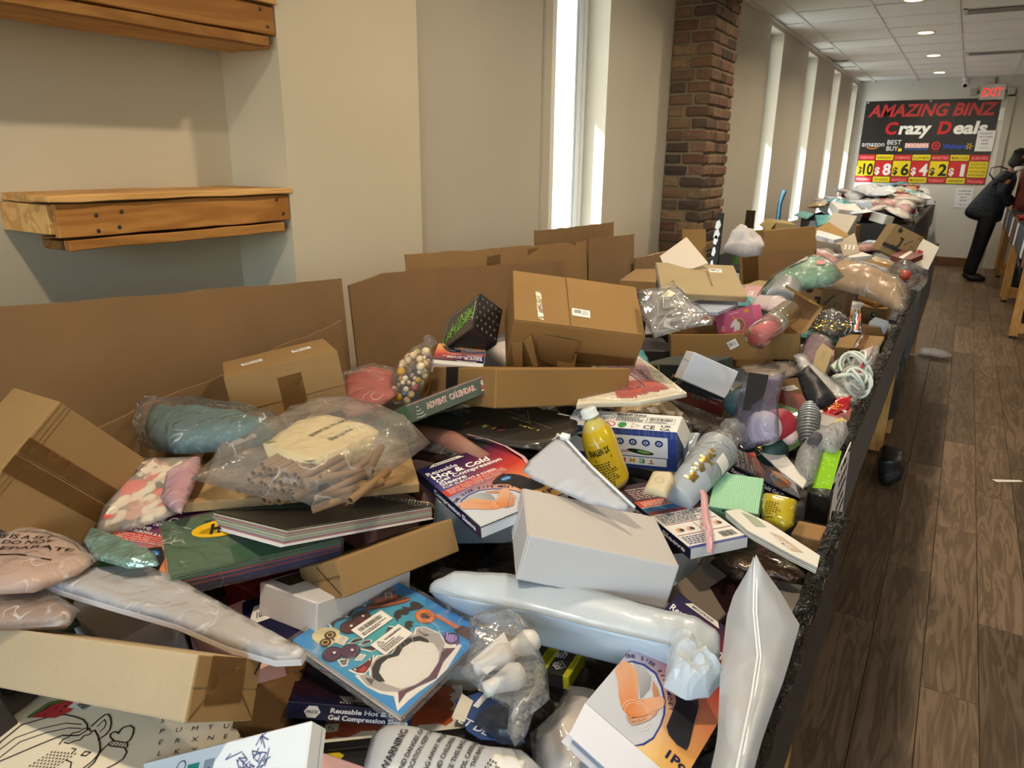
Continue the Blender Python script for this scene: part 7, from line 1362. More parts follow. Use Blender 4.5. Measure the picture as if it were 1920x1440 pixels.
x, y = .062, .018; G = Pad(o=(0, 0, 0), u=(1, 0, 0), v=(0, 1, 0), pts=[(x, y), (x + .038, y + .009), (x + .048, y - .03), (x + .012, y - .04)], t=.0005); G.h = lambda a, c: p.h(a, c) + .001; G.skin(r, plain('e6e4e0', .5), 'paper_label', under=0); k = Ink(p); k.barcode(x + .012, y - .035, .02, .02, 3, 6); k.small(x + .002, y - .03, .01, .02, 4, lvl=6); k.build('label_print', r)
p = Pad('black_low'); r = p.root('black_package', 'black package with yellow stripe under the orange box', 'package'); p.slab(r, plain('19181a', .4), 'package_body', .02); k = Ink(sheet_face(p, .0201)); k.rect(*p.fr(.0, .35), .05, .02, 'c9b923'); k.build('stripe', r)
p = Pad('dark_bag', wr=.004, wsc=14); r = p.root('polybag', 'dark grey mailing bag with pale marks in the bottom left corner', 'bag'); p.skin(r, plain('4a4744', .5), 'bag_body'); k = Ink(p); 
for i in range(5): k.ring(*p.fr(.35 + .09 * i, .3 + .08 * i), .008, .002, '1c1b1c', 3, 10)
k.build('marks', r)
# long white mailing bag
p = Pad('mailer_tube', t=.03); r = p.root('poly_mailer', 'long pale blue-white mailing bag lying across the front of the bin', 'mailer')
ML = json.loads('''{"b": [[-0.6245, 0.7856, 0.915], [-0.5789, 0.807, 0.925], [-0.476, 0.849, 0.93], [-0.3771, 0.873, 0.925], [-0.288, 0.8871, 0.918], [-0.2383, 0.9105, 0.91], [-0.1975, 0.9095, 0.9]], "r": [[-0.6147, 0.7536, 0.905], [-0.5383, 0.7634, 0.912], [-0.4389, 0.7852, 0.915], [-0.3368, 0.8062, 0.912], [-0.2565, 0.8286, 0.908], [-0.2089, 0.8508, 0.9], [-0.1846, 0.8679, 0.89]], "l": [[-0.6396, 0.789, 0.862], [-0.5545, 0.7889, 0.862], [-0.4436, 0.7955, 0.862], [-0.3231, 0.8191, 0.862], [-0.2452, 0.8376, 0.862], [-0.1998, 0.8521, 0.862], [-0.1852, 0.8691, 0.862]]}'''); Mi = p.M.inverted(); PM = plain('bcc8d4', .36, .45, 0, .3, 22, .008, coat=.2)
def lerpL(L, f):
    f *= len(L) - 1; i = min(int(f), len(L) - 2); return Vector(L[i]).lerp(Vector(L[i + 1]), f - i)
vs = []; nn = 64; m = 20
for i in range(nn + 1):
    f = i / nn; B0, R0, L0 = (lerpL(ML[k_], f) for k_ in 'brl'); end = min(1, f * 9, (1 - f) * 14 + .6)
    D0 = B0 + Vector((0, .015, -.05)); U0 = L0 + Vector((0, .01, -.02))
    for k_ in range(m):
        g = k_ / m * 4; a_, c_ = [(D0, B0), (B0, R0), (R0, L0), (L0, U0)][int(g)]; q_ = a_.lerp(c_, g - int(g))
        bul = math.sin((g - int(g)) * PI) * (.0075 if int(g) == 1 else .005 if int(g) == 2 else 0); nrm = Vector((-.1, -.1, 1)) if int(g) == 1 else Vector((-.25, -.8, .5))
        w_ = .0022 * noise.noise(q_ * 30) + .0016 * (1 - 2 * abs(noise.noise(Vector((q_.x * 60, q_.y * 14, q_.z * 60)))))
        mid = (B0 + L0) / 2; q_ = q_ + nrm * (bul + (w_ if int(g) in (1, 2) else 0)); q_ = mid.lerp(q_, .25 + .75 * end ** .5 if f < .5 else .5 + .5 * end); vs.append(tuple(Mi @ q_))
fs = [(i * m + k_, (i + 1) * m + k_, (i + 1) * m + (k_ + 1) % m, i * m + (k_ + 1) % m) for i in range(nn) for k_ in range(m)] + [tuple(range(m)), tuple(reversed(range(nn * m, nn * m + m)))]
MB().add(vs, fs).build('mailer_body', PM, r, True)
MB().tube([Mi @ (lerpL(ML['r'], .02 + .96 * i / 40) + Vector((-.001, -.003, .0035))) for i in range(41)], .0009, 5).build('seam', plain('8d98a4', .4), r, True)
q = Pad(o=(0, 0, 0), u=(1, 0, 0), v=(0, 1, 0), pts=[p.fr(.78, .70), p.fr(.86, .66), p.fr(.94, .58), p.fr(1.02, .42), p.fr(1.0, .18), p.fr(.95, .06), p.fr(.88, .10), p.fr(.85, .4)], t=.03, wr=.02, wsc=30, seed=9, edge=.02); o = q.skin(r, PM, 'crumpled_end', res=.006, lift=-.012, smooth=False)
p = Pad('cream_bar', edge=.008); r = p.root('cream_package', 'small cream package with faint print beside the grey tumbler', 'package'); p.skin(r, plain('cdbf9f', .5, coat=.2), 'package_body'); k = Ink(p); k.ring(*p.fr(.5, .45), .009, .0007, 'a8967a', 2, 12); k.build('print', r)
p = Pad('blue_film', wr=.003, wsc=20); r = p.root('polybag', 'pale blue plastic bag between blue box and tumbler', 'bag'); p.skin(r, plain('b9c6d4', .2, .5, coat=.5), 'film')
p = Pad('white_sleeve'); r = p.root('card_sleeve', 'white card sleeve fanned behind the sideways sleeve package', 'card'); p.slab(r, plain('d8d5d0', .4), 'card', .004)
p = Pad('bubble_roll', wr=.003, wsc=60, seed=2); r = p.root('bubble_wrap', 'roll of bubble wrap curled beside the slime kit box', 'wrap'); p.skin(r, film(fac=.8, haze=.3, scale=90, strength=1.0, rough=.12), 'wrap'); p.t *= .7; p.skin(r, film(fac=.8, haze=.35, scale=70, strength=1.0, rough=.12), 'inner_turn', scale=.75)
for dx in (0,): MB().tube([(-.01, .02, .028), (-.012, -.01, .034)], [.012, .012], 12).build('hole_shade', plain('4a4a4e', .6), r)  # dark tube stands in for the shade inside the roll's hole
p = Pad('clear_carton'); r = p.root('clear_case', 'small clear plastic case with yellow end by the rim', 'case'); p.slab(r, film(fac=.6, haze=.45, scale=10, strength=.1), 'case_body', .025); k = Ink(sheet_face(p, .0255)); k.poly([p.fr(.75, .85), p.fr(1, .6), p.fr(.8, .15), p.fr(.6, .4)], 'c9b350'); k.poly([p.fr(.05, 1), p.fr(.75, .8), p.fr(.78, .7), p.fr(.05, .85)], 'b0282a', 1); k.build('print', r)
# ornaments in a violet-tinted bag with black card header
def ornaments():
    O = Vector((-.285, 1.512, .97)); t = tag(empty('ornament_set', O), 'clear bag of white, red and dark green bauble ornaments with black header card', 'ornaments')
    cap = plain('b59a5c', .25, .5, 1)
    for c, R, col, ro in (((-.287, 1.512, 1.004), .038, 'd9d2d2', .45), ((-.341, 1.485, 1.011), .017, '1d3a34', .6), ((-.345, 1.51, 1.05), .031, '24404a', .6), ((-.262, 1.548, 1.006), .036, 'a12a3a', .5), ((-.268, 1.53, .95), .036, '1d3a34', .5), ((-.24, 1.545, .985), .02, 'd5b9b4', .5), ((-.32, 1.53, .97), .035, '15302b', .6), ((-.325, 1.58, 1.0), .04, '17332d', .6)):
        o = link('bauble', sphere_mesh('bauble', R, plain(col, ro), 3), t); o.location = Vector(c) - O
    for p, d in (((-.287, 1.490, .973), Vector((0, -.55, -.8))), ((-.338, 1.476, .996), Vector((.3, -.6, -.8)))):
        p = Vector(p) - O; d = d.normalized(); vs, fs = lathe([(.001, 0), (.008, .0), (.008, .011), (.001, .012)], 12); o = MB().add(vs, fs).build('cap', cap, t, True); o.matrix_local = align(p, p + d)
        MB().tube([(p.x + d.x * .018 + .006 * math.cos(a), p.y + d.y * .018, p.z + d.z * .018 + .006 * math.sin(a)) for a in [i * PI / 6 for i in range(13)]], .001, 5).build('loop', cap, t, True)
    n = Vector((-.285, -.8, .55)).normalized(); u = Vector((.9, .45, .05)); u = (u - n * u.dot(n)).normalized(); v = n.cross(u); Q0 = Vector((-.305, 1.475, 1.06))
    W = [Vector(q) for q in ((-.364, 1.441, 1.097), (-.359, 1.454, 1.124), (-.31, 1.485, 1.128), (-.251, 1.523, 1.131), (-.249, 1.5, 1.067), (-.212, 1.488, .971), (-.299, 1.434, .97), (-.34, 1.43, 1.0))]
    p = Pad(o=Q0, u=u, v=v, pts=[((w - Q0).dot(u), (w - Q0).dot(v)) for w in W], t=.018, wr=.008, wsc=12)
    o = p.skin(t, film('f2f2fb', .9, .08, 12, .45, .05, 'c4c0e4'), 'film', under=.2); o.matrix_local = Matrix.Translation(-O) @ p.M
    H = [Vector(q) - O for q in ((-.314, 1.454, 1.05), (-.282, 1.473, 1.047), (-.28, 1.501, 1.12), (-.316, 1.481, 1.125))]
    MB().hexa([q + n * .018 for q in H] + [q + n * .0195 for q in H]).build('header_card', plain('17161a', .3, .5, coat=.4), t)
ornaments()
# drink tumbler in film
def tumbler():
    a, c = Vector((-.366, 1.194, .945)), Vector((-.34, 1.354, .995))
    t = tag(empty('tumbler', M=align(a, c)), 'pale grey tumbler with gold flakes wrapped in film', 'tumbler'); L = (c - a).length
    vs, fs = lathe([(.001, 0), (.029, .0), (.031, .004), (.041, L), (.042, L + .003), (.036, L + .012), (.001, L + .014)], 28); MB().add(vs, fs).build('cup', plain('a9b2bb', .3, .5, coat=.3), t, True)
    vs, fs = lathe([(.03, .004), (.0425, L), (.03, L + .03), (.018, L + .045), (.03, L + .075), (.022, L + .085)], 28); rr = random.Random(2)
    vs = [(x * (1 + rr.uniform(-.06, .1) * (z > L)), y * (1 + rr.uniform(-.06, .1) * (z > L)), z + rr.uniform(-.006, .006) * (z > L)) for x, y, z in vs]; MB().add(vs, fs).build('film_wrap', film(fac=.8, scale=40, strength=1.0, haze=.12), t, True)
    g = MB(); k = 0
    Mi = align(a, c).to_3x3().transposed(); cam = Mi @ (Vector((0, 0, 1.55)) - a).normalized(); base = math.atan2(cam.y, cam.x)
    for i in range(70):
        z = rr.uniform(.03, L * .75); th = base - .25 + rr.gauss(0, .16) + z; R = .0296 + (.041 - .031) * z / L + .0022; s = .003 * rr.uniform(.5, 1.6)
        g.add([(R * math.cos(th + q[0] * s / R), R * math.sin(th + q[0] * s / R), z + q[1] * s) for q in ((-1, -.7), (.6, -1), (1, .6), (-.4, 1))], [(0, 1, 2, 3)])
    o = g.build('gold_flakes', plain('c9b06a', .25, .5, .9), t); o['kind'] = 'stuff'
    th = base + .25; z0 = L * .62; R = .0402
    MB().add([(R * math.cos(th + i * .14), R * math.sin(th + i * .14), z) for z in (z0, z0 + .03) for i in range(7)], [(i, i + 1, i + 8, i + 7) for i in range(6)]).build('paper_label', plain('e2ded6', .5), t)
tumbler()
# yellow cleaner bottle
def bottle():
    a, c = Vector((-.504, 1.224, .93)), Vector((-.563, 1.21, 1.08))
    t = tag(empty('cleaner_bottle', M=align(a, c)), 'yellow cleaner bottle with white cap leaning on the blue box', 'bottle'); L = (c - a).length
    prof = [(.001, 0), (.04, 0), (.045, .008), (.045, L * .55), (.042, L * .68), (.032, L * .8), (.02, L * .88), (.0145, L * .9), (.0145, L * .93), (.001, L * .93)]
    vs, fs = lathe(prof, 28); fl = [(x, y * .72, z) for x, y, z in vs]; MB().add(fl, fs).build('bottle_body', plain('cbbd6a', .12, .5, coat=.6), t, True)
    vs, fs = lathe([(.0456, .012), (.0456, L * .55), (.0428, L * .67), (.034, L * .78)], 28); MB().add([(x, y * .73, z) for x, y, z in vs], fs).build('label_wrap', plain('d9b91a', .2, .5, coat=.5), t, True)
    vs, fs = lathe([(.001, L * 1.03), (.014, L * 1.03), (.0165, L * 1.01), (.0165, L * .94), (.018, L * .935), (.018, L * .915), (.001, L * .915)], 22); MB().add(vs, fs).build('cap', plain('d9dde0', .35), t, True)
    Mi = align(a, c).to_3x3().transposed(); cam = Mi @ (Vector((0, 0, 1.55)) - a).normalized(); th = math.atan2(cam.y, cam.x)
    class Cy:
        def pt(s, x, y, h): q = th + x / .04; R = .0458 - max(0, (y - L * .55)) * .16 + h; return Vector((R * math.cos(q), R * .73 * math.sin(q), y))
    k = Ink(Cy()); k.text('ENALEN 2X', -.03, L * .5, 1, '1f2a1c', 2, fit=.05, h=.017, bold=.03); k.rect(-.03, L * .63, .05, .007, '5f9a3a', 1); k.text('BIODEGRADABLE FORMULA', -.028, L * .638, 1, 'f0e8b0', 2, fit=.045, h=.004); k.rect(-.02, L * .42, .04, .006, '4a4a14', 1); k.small(-.03, L * .08, .055, L * .32, 10, '4a4014', 1, 3); k.build('label_print', t, printed(.25, .4))
bottle()
# bag of wooden beads
def beads():
    a, c = Vector((-1.001, 1.149, 1.04)), Vector((-.982, 1.238, 1.15))
    t = tag(empty('bag_of_beads', M=align(a, c)), 'clear bag of natural wooden and coloured beads standing against cardboard', 'bag'); L = (c - a).length
    rr = random.Random(12); cols = ['e6cda6', 'e0c59b', 'ead4b0', 'e6cda6', 'e2c8a0', 'dcbf94', 'ead6b6'] * 3 + [ '7d9cc9', 'd9a22c', 'c9623a', '84b5a8', '4a2f4a', '8a5a8f', 'c9c08a', 'c8746a', 'd8b04a']
    me = {}; n = 0; done = []
    while n < 110:
        z = rr.uniform(.0, L * .86); R = .032 * math.sqrt(max(.05, 1 - ((z - L * .42) / (L * .56)) ** 2)); an = rr.uniform(0, 2 * PI); rad = R * math.sqrt(rr.uniform(.45, 1)); p = Vector((rad * math.cos(an), rad * math.sin(an), z)); s = rr.choice((.0055, .007, .0085, .010))
        n += 1
        if any((p - q).length < (s + w) * .8 for q, w in done): continue
        done.append((p, s)); k = (rr.choice(cols), s)
        if k not in me: me[k] = sphere_mesh('bead', s, plain(k[0], .45), 2)
        link('bead', me[k], t).location = p
    vs, fs = lathe([(.004, -.012), (.022, .0), (.036, L * .25), (.038, L * .5), (.03, L * .8), (.016, L * .93), (.012, L * 1.0), (.018, L * 1.08), (.012, L * 1.12)], 20); vs = [(x * (1 + rr.uniform(-.05, .05)), y * (1 + rr.uniform(-.05, .05)), z) for x, y, z in vs]
    MB().add(vs, fs).build('film', film(fac=.6, scale=45, strength=.8), t, True)
beads()
# foil-wrapped spring ornament
def spring():
    a, c = Vector((-.226, 1.737, .91)), Vector((-.242, 1.818, .98))
    t = tag(empty('wrapped_coil', M=align(a, c)), 'silver coil twisted in clear film beside the ornament bag', 'ornament'); L = (c - a).length
    pts = []
    for i in range(240): z = L * i / 239; R = .026 * math.sqrt(max(.1, 1 - ((z - L / 2) / (L * .58)) ** 2)); an = i * .36; pts.append((R * math.cos(an), R * math.sin(an), z))
    MB().tube(pts, .0022, 6).build('coil', plain('c9cdd4', .3, .5, .35), t, True)
    vs, fs = lathe([(.004, -.01), (.02, .0), (.029, L * .4), (.027, L * .7), (.012, L * .98), (.003, L * 1.06), (.008, L * 1.14)], 18); MB().add(vs, fs).build('film', film(fac=.9, scale=50, strength=.9), t, True)
    vs, fs = lathe([(.001, 0), (.018, .004), (.024, L * .4), (.02, L * .8), (.001, L * .9)], 14); MB().add(vs, fs).build('core', plain('6a6e78', .4), t, True)
spring()
# tall frosted zip bag at the rim, bent along its middle
def big_zip():
    t = tag(empty('zip_bag', (-.16, .86, .9)), 'tall frosted zip bag folded upright against the taped rim', 'bag'); F_ = film(fac=.12, haze=.8, hazecol='dfe4ec', scale=9, strength=.3, rough=.35)
    O = Vector((-.16, .86, .9)); ridge = BIGZ['ridge']; left = BIGZ['left']; right = BIGZ['right']; n = len(ridge)
    def lerp(L, f):
        f *= len(L) - 1; i = min(int(f), len(L) - 2); return Vector(L[i]).lerp(Vector(L[i + 1]), f - i)
    for nm, side in (('film', left), ('film', right)):
        vs = []; m = 12; nn = 28
        for i in range(nn + 1):
            for j in range(m + 1):
                a, c = lerp(ridge, i / nn), lerp(side, i / nn); p = a.lerp(c, j / m) - O; w = .006 * noise.noise(p * 22) * min(1, j * .3); p += Vector((0, -.3, 1)) * (w + .012 * math.sin(j / m * PI)); vs.append(tuple(p))
        fs = [(i * (m + 1) + j, i * (m + 1) + j + 1, (i + 1) * (m + 1) + j + 1, (i + 1) * (m + 1) + j) for i in range(nn) for j in range(m)]
        MB().add(vs, fs).build(nm, F_, t, True)
    for d in (0, .004): MB().tube([Vector(lerp(ridge, i / 20)) - O + Vector((d, 0, .002)) for i in range(21)], .0018, 6).build('zip_track', plain('e9edf2', .35), t, True)
BIGZ = json.loads('''{"ridge": [[-0.1731, 0.9635, 1.0], [-0.1525, 0.8907, 0.96], [-0.1296, 0.8282, 0.94], [-0.1197, 0.7596, 0.93], [-0.1107, 0.6804, 0.93], [-0.1058, 0.6331, 0.92]], "left": [[-0.1735, 0.953, 1.0], [-0.1906, 0.9362, 0.95], [-0.1924, 0.9171, 0.92], [-0.1705, 0.8121, 0.91], [-0.1439, 0.712, 0.9], [-0.1339, 0.6404, 0.89]], "right": [[-0.1688, 0.9645, 1.0], [-0.1266, 0.9692, 0.95], [-0.0981, 0.9514, 0.925], [-0.0952, 0.8336, 0.92], [-0.0947, 0.7059, 0.915], [-0.0919, 0.6489, 0.91]]}''')
big_zip()

# ================================================================== goods in the second bin, farther back
b = Box('beige_box'); r = b.root('flat_carton', 'flat mottled beige carton with small white label before the brick pier', 'box'); b.body(r, kraft('c9b48a', .7), 'body', .003)
sticker(b, r, 'top', b.L[0] * .66, b.L[1] * .72, .045, .035, 0, 2); F = b.face('top', 1); k = Ink(F); k.text('Seasonal Carded', F.W * .25, F.H * .36, 1, '7a6a4c', 1, fit=F.W * .5, h=.016); k.text('Collection', F.W * .12, F.H * .82, 1, '8a7a5a', 1, fit=F.W * .28, h=.018); k.build('faint_print', r)
F = b.face('left'); k = Ink(F); k.rect(0, 0, F.W, F.H, 'd9d4c9'); k.build('pale_side', r)
b = Box('tray'); r = b.root('cardboard_tray', 'open kraft carton with raised lid holding pink box and candle tube', 'box'); KT = kraft('b08a55'); t_ = .012
b.body(r, KT, 'front_wall', .0015, 1, (0, 0, 0), (1, .015, 1)); b.body(r, KT, 'back_wall', .0015, 1, (0, .985, 0), (1, 1, .9)); b.body(r, KT, 'side_wall', .0015, 1, (0, .0, 0), (.01, 1, 1)); b.body(r, KT, 'side_wall', .0015, 1, (.99, 0, 0), (1, 1, 1)); b.body(r, KT, 'floor_panel', 0, 1, (0, 0, 0), (1, 1, .04))
F = b.face('front'); sticker(b, r, 'front', F.W * .47, F.H * .38, .030, .026, .5, 5)
lidp = [b.P(1.0, .0, 1.0), b.P(1.0, .95, 1.0), b.P(1.08, 1.1, 2.2), b.P(1.14, .1, 1.95)]; up = Vector((.012, -.004, .0))
MB().hexa([lidp[0], lidp[1], lidp[2], lidp[3]] + [q + up for q in lidp]).build('lid', KT, r); q0, q1 = lidp[3], lidp[2]; MB().hexa([q0, q1, q1 + Vector((-.035, -.02, .02)), q0 + Vector((-.035, -.02, .02)), q0 + up, q1 + up, q1 + Vector((-.035, -.02, .03)), q0 + Vector((-.035, -.02, .03))]).build('lid_flap', kraft('c99a52'), r)
b = Box('unicorn'); r = b.root('toy_box', 'pink box with white unicorn standing in the open kraft carton', 'box'); b.body(r, plain('c9638f', .35, coat=.3), 'body', .0015); F = b.face('front'); W, H = F.W, F.H; k = Ink(F); k.rect(0, 0, W, H, 'cf6a93')
k.poly([(W * .42, H * .32), (W * .60, H * .34), (W * .62, H * .55), (W * .55, H * .72), (W * .45, H * .66), (W * .36, H * .52), (W * .38, H * .46), (W * .46, H * .5)], 'efe9ec', 1); k.poly([(W * .48, H * .68), (W * .54, H * .70), (W * .47, H * .88)], 'e8a83a', 2)
for i, c in enumerate(('e8a03a', '4a86c0', 'd94a6a', '6aa05a')): k.ring(W * .56, H * .5, W * (.2 - .028 * i), W * .027, c, 2, 14, H * (.24 - .03 * i), -1.2, 1.5)
k.oval(W * .16, H * .5, W * .06, H * .1, 'e8a0a0', 1); k.rect(W * .14, H * .32, W * .04, H * .05, 'a85a6a', 1); k.text('MAGIC UNICORN', W * .2, H * .12, 1, 'f2d8a0', 2, fit=W * .7, h=H * .13, bold=.03); k.text('scratch art', W * .35, H * .26, 1, 'f0c04a', 2, fit=W * .4, h=H * .08, bold=.02); k.rect(W * .78, H * .82, W * .12, H * .1, 'e8a83a', 1); k.small(W * .4, H * .88, W * .25, H * .06, 1, 'f0e0e8', 1); k.build('front_print', r, printed(.3, .3))
def candle():
    a, c = Vector((-.463, 2.15, 1.05)), Vector((-.405, 2.32, 1.11)); t = tag(empty('candle_tube', M=align(a, c)), 'kraft and pink paper tube in clear film leaning in the open carton', 'tube'); L = (c - a).length
    vs, fs = lathe([(.001, L), (.036, L), (.036, L * .52)], 26); MB().add(vs, fs).build('kraft_wrap', kraft('b59a68'), t, True)
    vs, fs = lathe([(.036, L * .5), (.036, 0), (.001, 0)], 26); MB().add(vs, fs).build('pink_wrap', plain('c0605f', .5, var=.25, vscale=20), t, True)
    vs, fs = lathe([(.0366, L * .6), (.0366, L * .46)], 26); MB().add(vs, fs).build('label_band', plain('dcd6c9', .5), t, True); vs, fs = lathe([(.0368, L * .575), (.0368, L * .535)], 26); MB().add(vs, fs).build('grey_band', plain('8d9388', .5), t, True)
    vs, fs = lathe([(.02, L + .004), (.038, L), (.038, 0), (.02, -.01)], 26); MB().add(vs, fs).build('film', film(fac=.9, scale=18, strength=.35, rough=.08), t, True)
candle()
GLYPH = '2b2723'
def jprint(F, k, s=1.0):
    W, H = F.W, F.H
    k.oval(W * .25, H * .86, W * .075, H * .07, GLYPH, 1, 12); k.poly([(W * .2, H * .9), (W * .18, H * .98), (W * .28, H * .95)], GLYPH, 1)
    k.line([(W * .40, H * .66), (W * .47, H * .66), (W * .47, H * .40), (W * .40, H * .30), (W * .30, H * .33)], W * .07, GLYPH, 1)
    k.line([(W * .62, H * .55), (W * .76, H * .75)], W * .025, GLYPH, 1); k.ring(W * .61, H * .53, W * .035, W * .016, GLYPH, 1, 10)
    k.line([(W * .80, H * .40), (W * .80, H * .58), (W * .93, H * .5), (W * .93, H * .33), (W * .80, H * .40)], W * .008, GLYPH, 1); k.ring(W * .92, H * .9, W * .05, W * .015, GLYPH, 1, 10)
    k.ring(W * .15, H * .2, W * .05, W * .015, GLYPH, 1, 10); k.line([(W * .55, H * .12), (W * .62, H * .16), (W * .68, H * .1)], W * .016, GLYPH, 1)
b = Box('jbox_low'); r = b.root('pictogram_carton', 'kraft carton with black pictograms behind the open lid', 'box'); b.body(r, kraft('a5865f'), 'body', .003); F = b.face('front'); k = Ink(F); jprint(F, k); k.build('pictograms', r)
b = Box('jbox_top'); r = b.root('pictogram_carton', 'tilted kraft carton with pictograms and black tape band in the third bin', 'box'); b.body(r, kraft('ab8f66'), 'body', .003); F = b.face('top'); k = Ink(F); jprint(F, k); k.rect(0, F.H * .2, F.W, F.H * .13, '242224', 3); k.build('pictograms', r)
b = Box('sticker_box'); r = b.root('cardboard_carton', 'small kraft carton with round dark sticker by the far rim', 'box'); b.body(r, kraft('a37b4a'), 'body', .002); F = b.face('front'); k = Ink(F); k.oval(F.W * .5, F.H * .66, .011, .011, '1f3328', 1, 16); k.oval(F.W * .52, F.H * .68, .004, .004, 'd9e0d9', 2, 8); k.oval(F.W * .2, F.H * .12, .006, .006, '4a2c1a', 1, 10); k.build('round_sticker', r)
b = Box('white_small'); r = b.root('white_carton', 'small bright white carton leaning on the taped rim', 'box'); b.body(r, plain('d9e0ea', .5), 'body', .0015)
b = Box('kraft_behind'); r = b.root('cardboard_carton', 'kraft carton with folded end behind the tape-banded carton', 'box'); b.body(r, KRD, 'body', .002); F = b.face('front'); k = Ink(F); k.line([(0, F.H), (F.W * .5, F.H * .3), (F.W, F.H * .9)], .0015, '6a4c2a', 1); k.build('fold', r)
b = Box('carton_tapeA'); r = b.root('cardboard_carton', 'kraft carton with shiny striped tape down its middle by the rim', 'box'); b.body(r, kraft('b99666'), 'body', .003)
F = b.face('top'); strip(b, r, 'top', [(F.W * .42, 0), (F.W * .66, 0), (F.W * .66, F.H), (F.W * .42, F.H)], TAPEC, 'tape', .0006, .0005); strip(b, r, 'top', [(F.W * .44, 0), (F.W * .5, 0), (F.W * .52, F.H), (F.W * .46, F.H)], film(fac=1, rough=.1, haze=.1), 'shiny_tape', .0006, .0015)
k = Ink(F)
for i in range(4): k.rect(F.W * .55, F.H * (.15 + .2 * i), F.W * .2, .003, '7d6038', 5)
k.small(F.W * .06, F.H * .3, F.W * .2, .012, 1, '6a5030', 1); k.build('print', r); F = b.face('front'); strip(b, r, 'front', [(F.W * .36, 0), (F.W * .6, 0), (F.W * .6, F.H), (F.W * .36, F.H)], TAPEC, 'tape', .0006, .0005)
b = Box('white_far1'); r = b.root('white_carton', 'white carton with folded end behind the blue bag', 'box'); b.body(r, plain('d6d2cf', .55), 'body', .002); F = b.face('front'); k = Ink(F); k.line([(F.W * .0, F.H), (F.W * .3, F.H * .4), (F.W, F.H * .7)], .002, '8a8682', 1); k.build('fold', r)
b = Box('kraft_lid'); r = b.root('flat_carton', 'narrow kraft lid lying over the blue bag', 'box'); b.body(r, kraft('a5834f'), 'body', .002)
b = Box('box_kraft_big'); r = b.root('cardboard_carton', 'large open kraft carton with upright front flap before the third bin', 'box'); KB = kraft('a9824f'); KB2 = kraft('b98f63')
b.body(r, KB2, 'front_wall', .002, 1, (0, 0, 0), (1, .02, 1)); b.body(r, KB, 'back_wall', .002, 1, (0, .98, 0), (1, 1, 1)); b.body(r, KB, 'side_wall', .002, 1, (0, 0, 0), (.02, 1, 1)); b.body(r, KB, 'side_wall', .002, 1, (.98, 0, 0), (1, 1, 1))
MB().hexa([b.P(.33, .0, 1), b.P(1, .0, 1), b.P(1, .02, 1), b.P(.33, .02, 1), b.P(.34, .1, 1.55), b.P(.99, .1, 1.62), b.P(.99, .12, 1.62), b.P(.34, .12, 1.55)]).build('flap', kraft('a07a4a'), r)
F = b.face('front'); strip(b, r, 'front', [(F.W * .05, 0), (F.W * .26, 0), (F.W * .26, F.H), (F.W * .05, F.H)], TAPEC, 'tape', .0006, .0005)
b = Box('box_white_far'); r = b.root('grey_carton', 'pale grey carton right of the large open carton', 'box'); b.body(r, plain('b9b1a6', .6), 'body', .003)
b = Box('box_yellow'); r = b.root('cardboard_carton', 'open carton with sunlit yellowish side beyond the large open carton', 'box'); b.body(r, kraft('c9b27c'), 'body', .003); sticker(b, r, 'front', b.L[0] * .25, b.L[2] * .1, .018, .035, 0, 2)
MB().hexa([b.P(0, 0, 1), b.P(0, 1, 1), b.P(-.35, 1, .5), b.P(-.3, 0, .3), b.P(0, 0, 1.03), b.P(0, 1, 1.03), b.P(-.35, 1, .53), b.P(-.3, 0, .33)]).build('flap', kraft('dcc488'), r)
b = Box('brown_far'); r = b.root('cardboard_carton', 'brown carton with open top left of the tilted pictogram carton', 'box'); b.body(r, kraft('9c774a'), 'body', .003)
b = Box('wedge_box'); r = b.root('cardboard_carton', 'narrow kraft carton peaking behind the white open flap', 'box'); b.body(r, kraft('a8824f'), 'body', .003)

def pad(key, name, label, cat, mat, part='body', filmm=None, wr=.004, wsc=12, scale=.93, slab=None, seed=0, edge=None, prints=None, lift=.003):
    p = Pad(key, wr=wr, wsc=wsc, seed=seed, edge=edge); r = p.root(name, label, cat)
    if slab: p.slab(r, mat, part, slab)
    elif mat: p.skin(r, mat, part, scale=scale if filmm else 1)
    if filmm: p.skin(r, filmm, 'film', lift=lift)
    if prints: k = Ink(p if not slab else sheet_face(p, slab + .0001)); prints(p, k); k.build('print', r)
    return p, r
SHINY = film(fac=.9, scale=26, strength=.9, rough=.1); MILK = film(fac=.5, haze=.35, scale=22)
pad('black_garment', 'garment', 'black shiny bag of clothing inside the frosted bag', 'garment', plain('1b1d24', .45, .4, 0, .4, 30, .01), wr=.006)
pad('frosted_bag', 'polybag', 'long frosted bag draped over the black clothing', 'bag', None, filmm=film(fac=.5, haze=.3, scale=20, strength=.5), wr=.005)
p, r = pad('cord_bag', 'polybag', 'clear bag of tangled white cord against the taped rim', 'bag', None, wr=.008, lift=.01); rr = random.Random(5); CW = plain('d6ddd6', .6)
for i in range(14):
    x, y = p.fr(rr.uniform(.3, .75), rr.uniform(.2, .62)); c = Vector((x, y, p.h(x, y) * rr.uniform(.2, .9))); R = rr.uniform(.02, .034); q = Vector((rr.uniform(-1, 1), rr.uniform(-1, 1), rr.uniform(.2, 1))).normalized(); u = q.orthogonal().normalized(); v = q.cross(u)
    MB().tube([c + u * (R * math.cos(a)) + v * (R * 1.3 * math.sin(a)) for a in [j * PI / 9 for j in range(19)]], .0042, 7).build('cord_loop', CW, r, True)
p.skin(r, film(fac=.7, scale=24, strength=.7, haze=.1), 'film', lift=.012); k = Ink(p); k.line([p.fr(.72, .55), p.fr(.66, .3)], .006, 'b02a4a', 50); k.poly([p.fr(.6, .7), p.fr(.8, .85), p.fr(.78, .6)], 'd9b4b4', 50); k.build('red_strip', r)
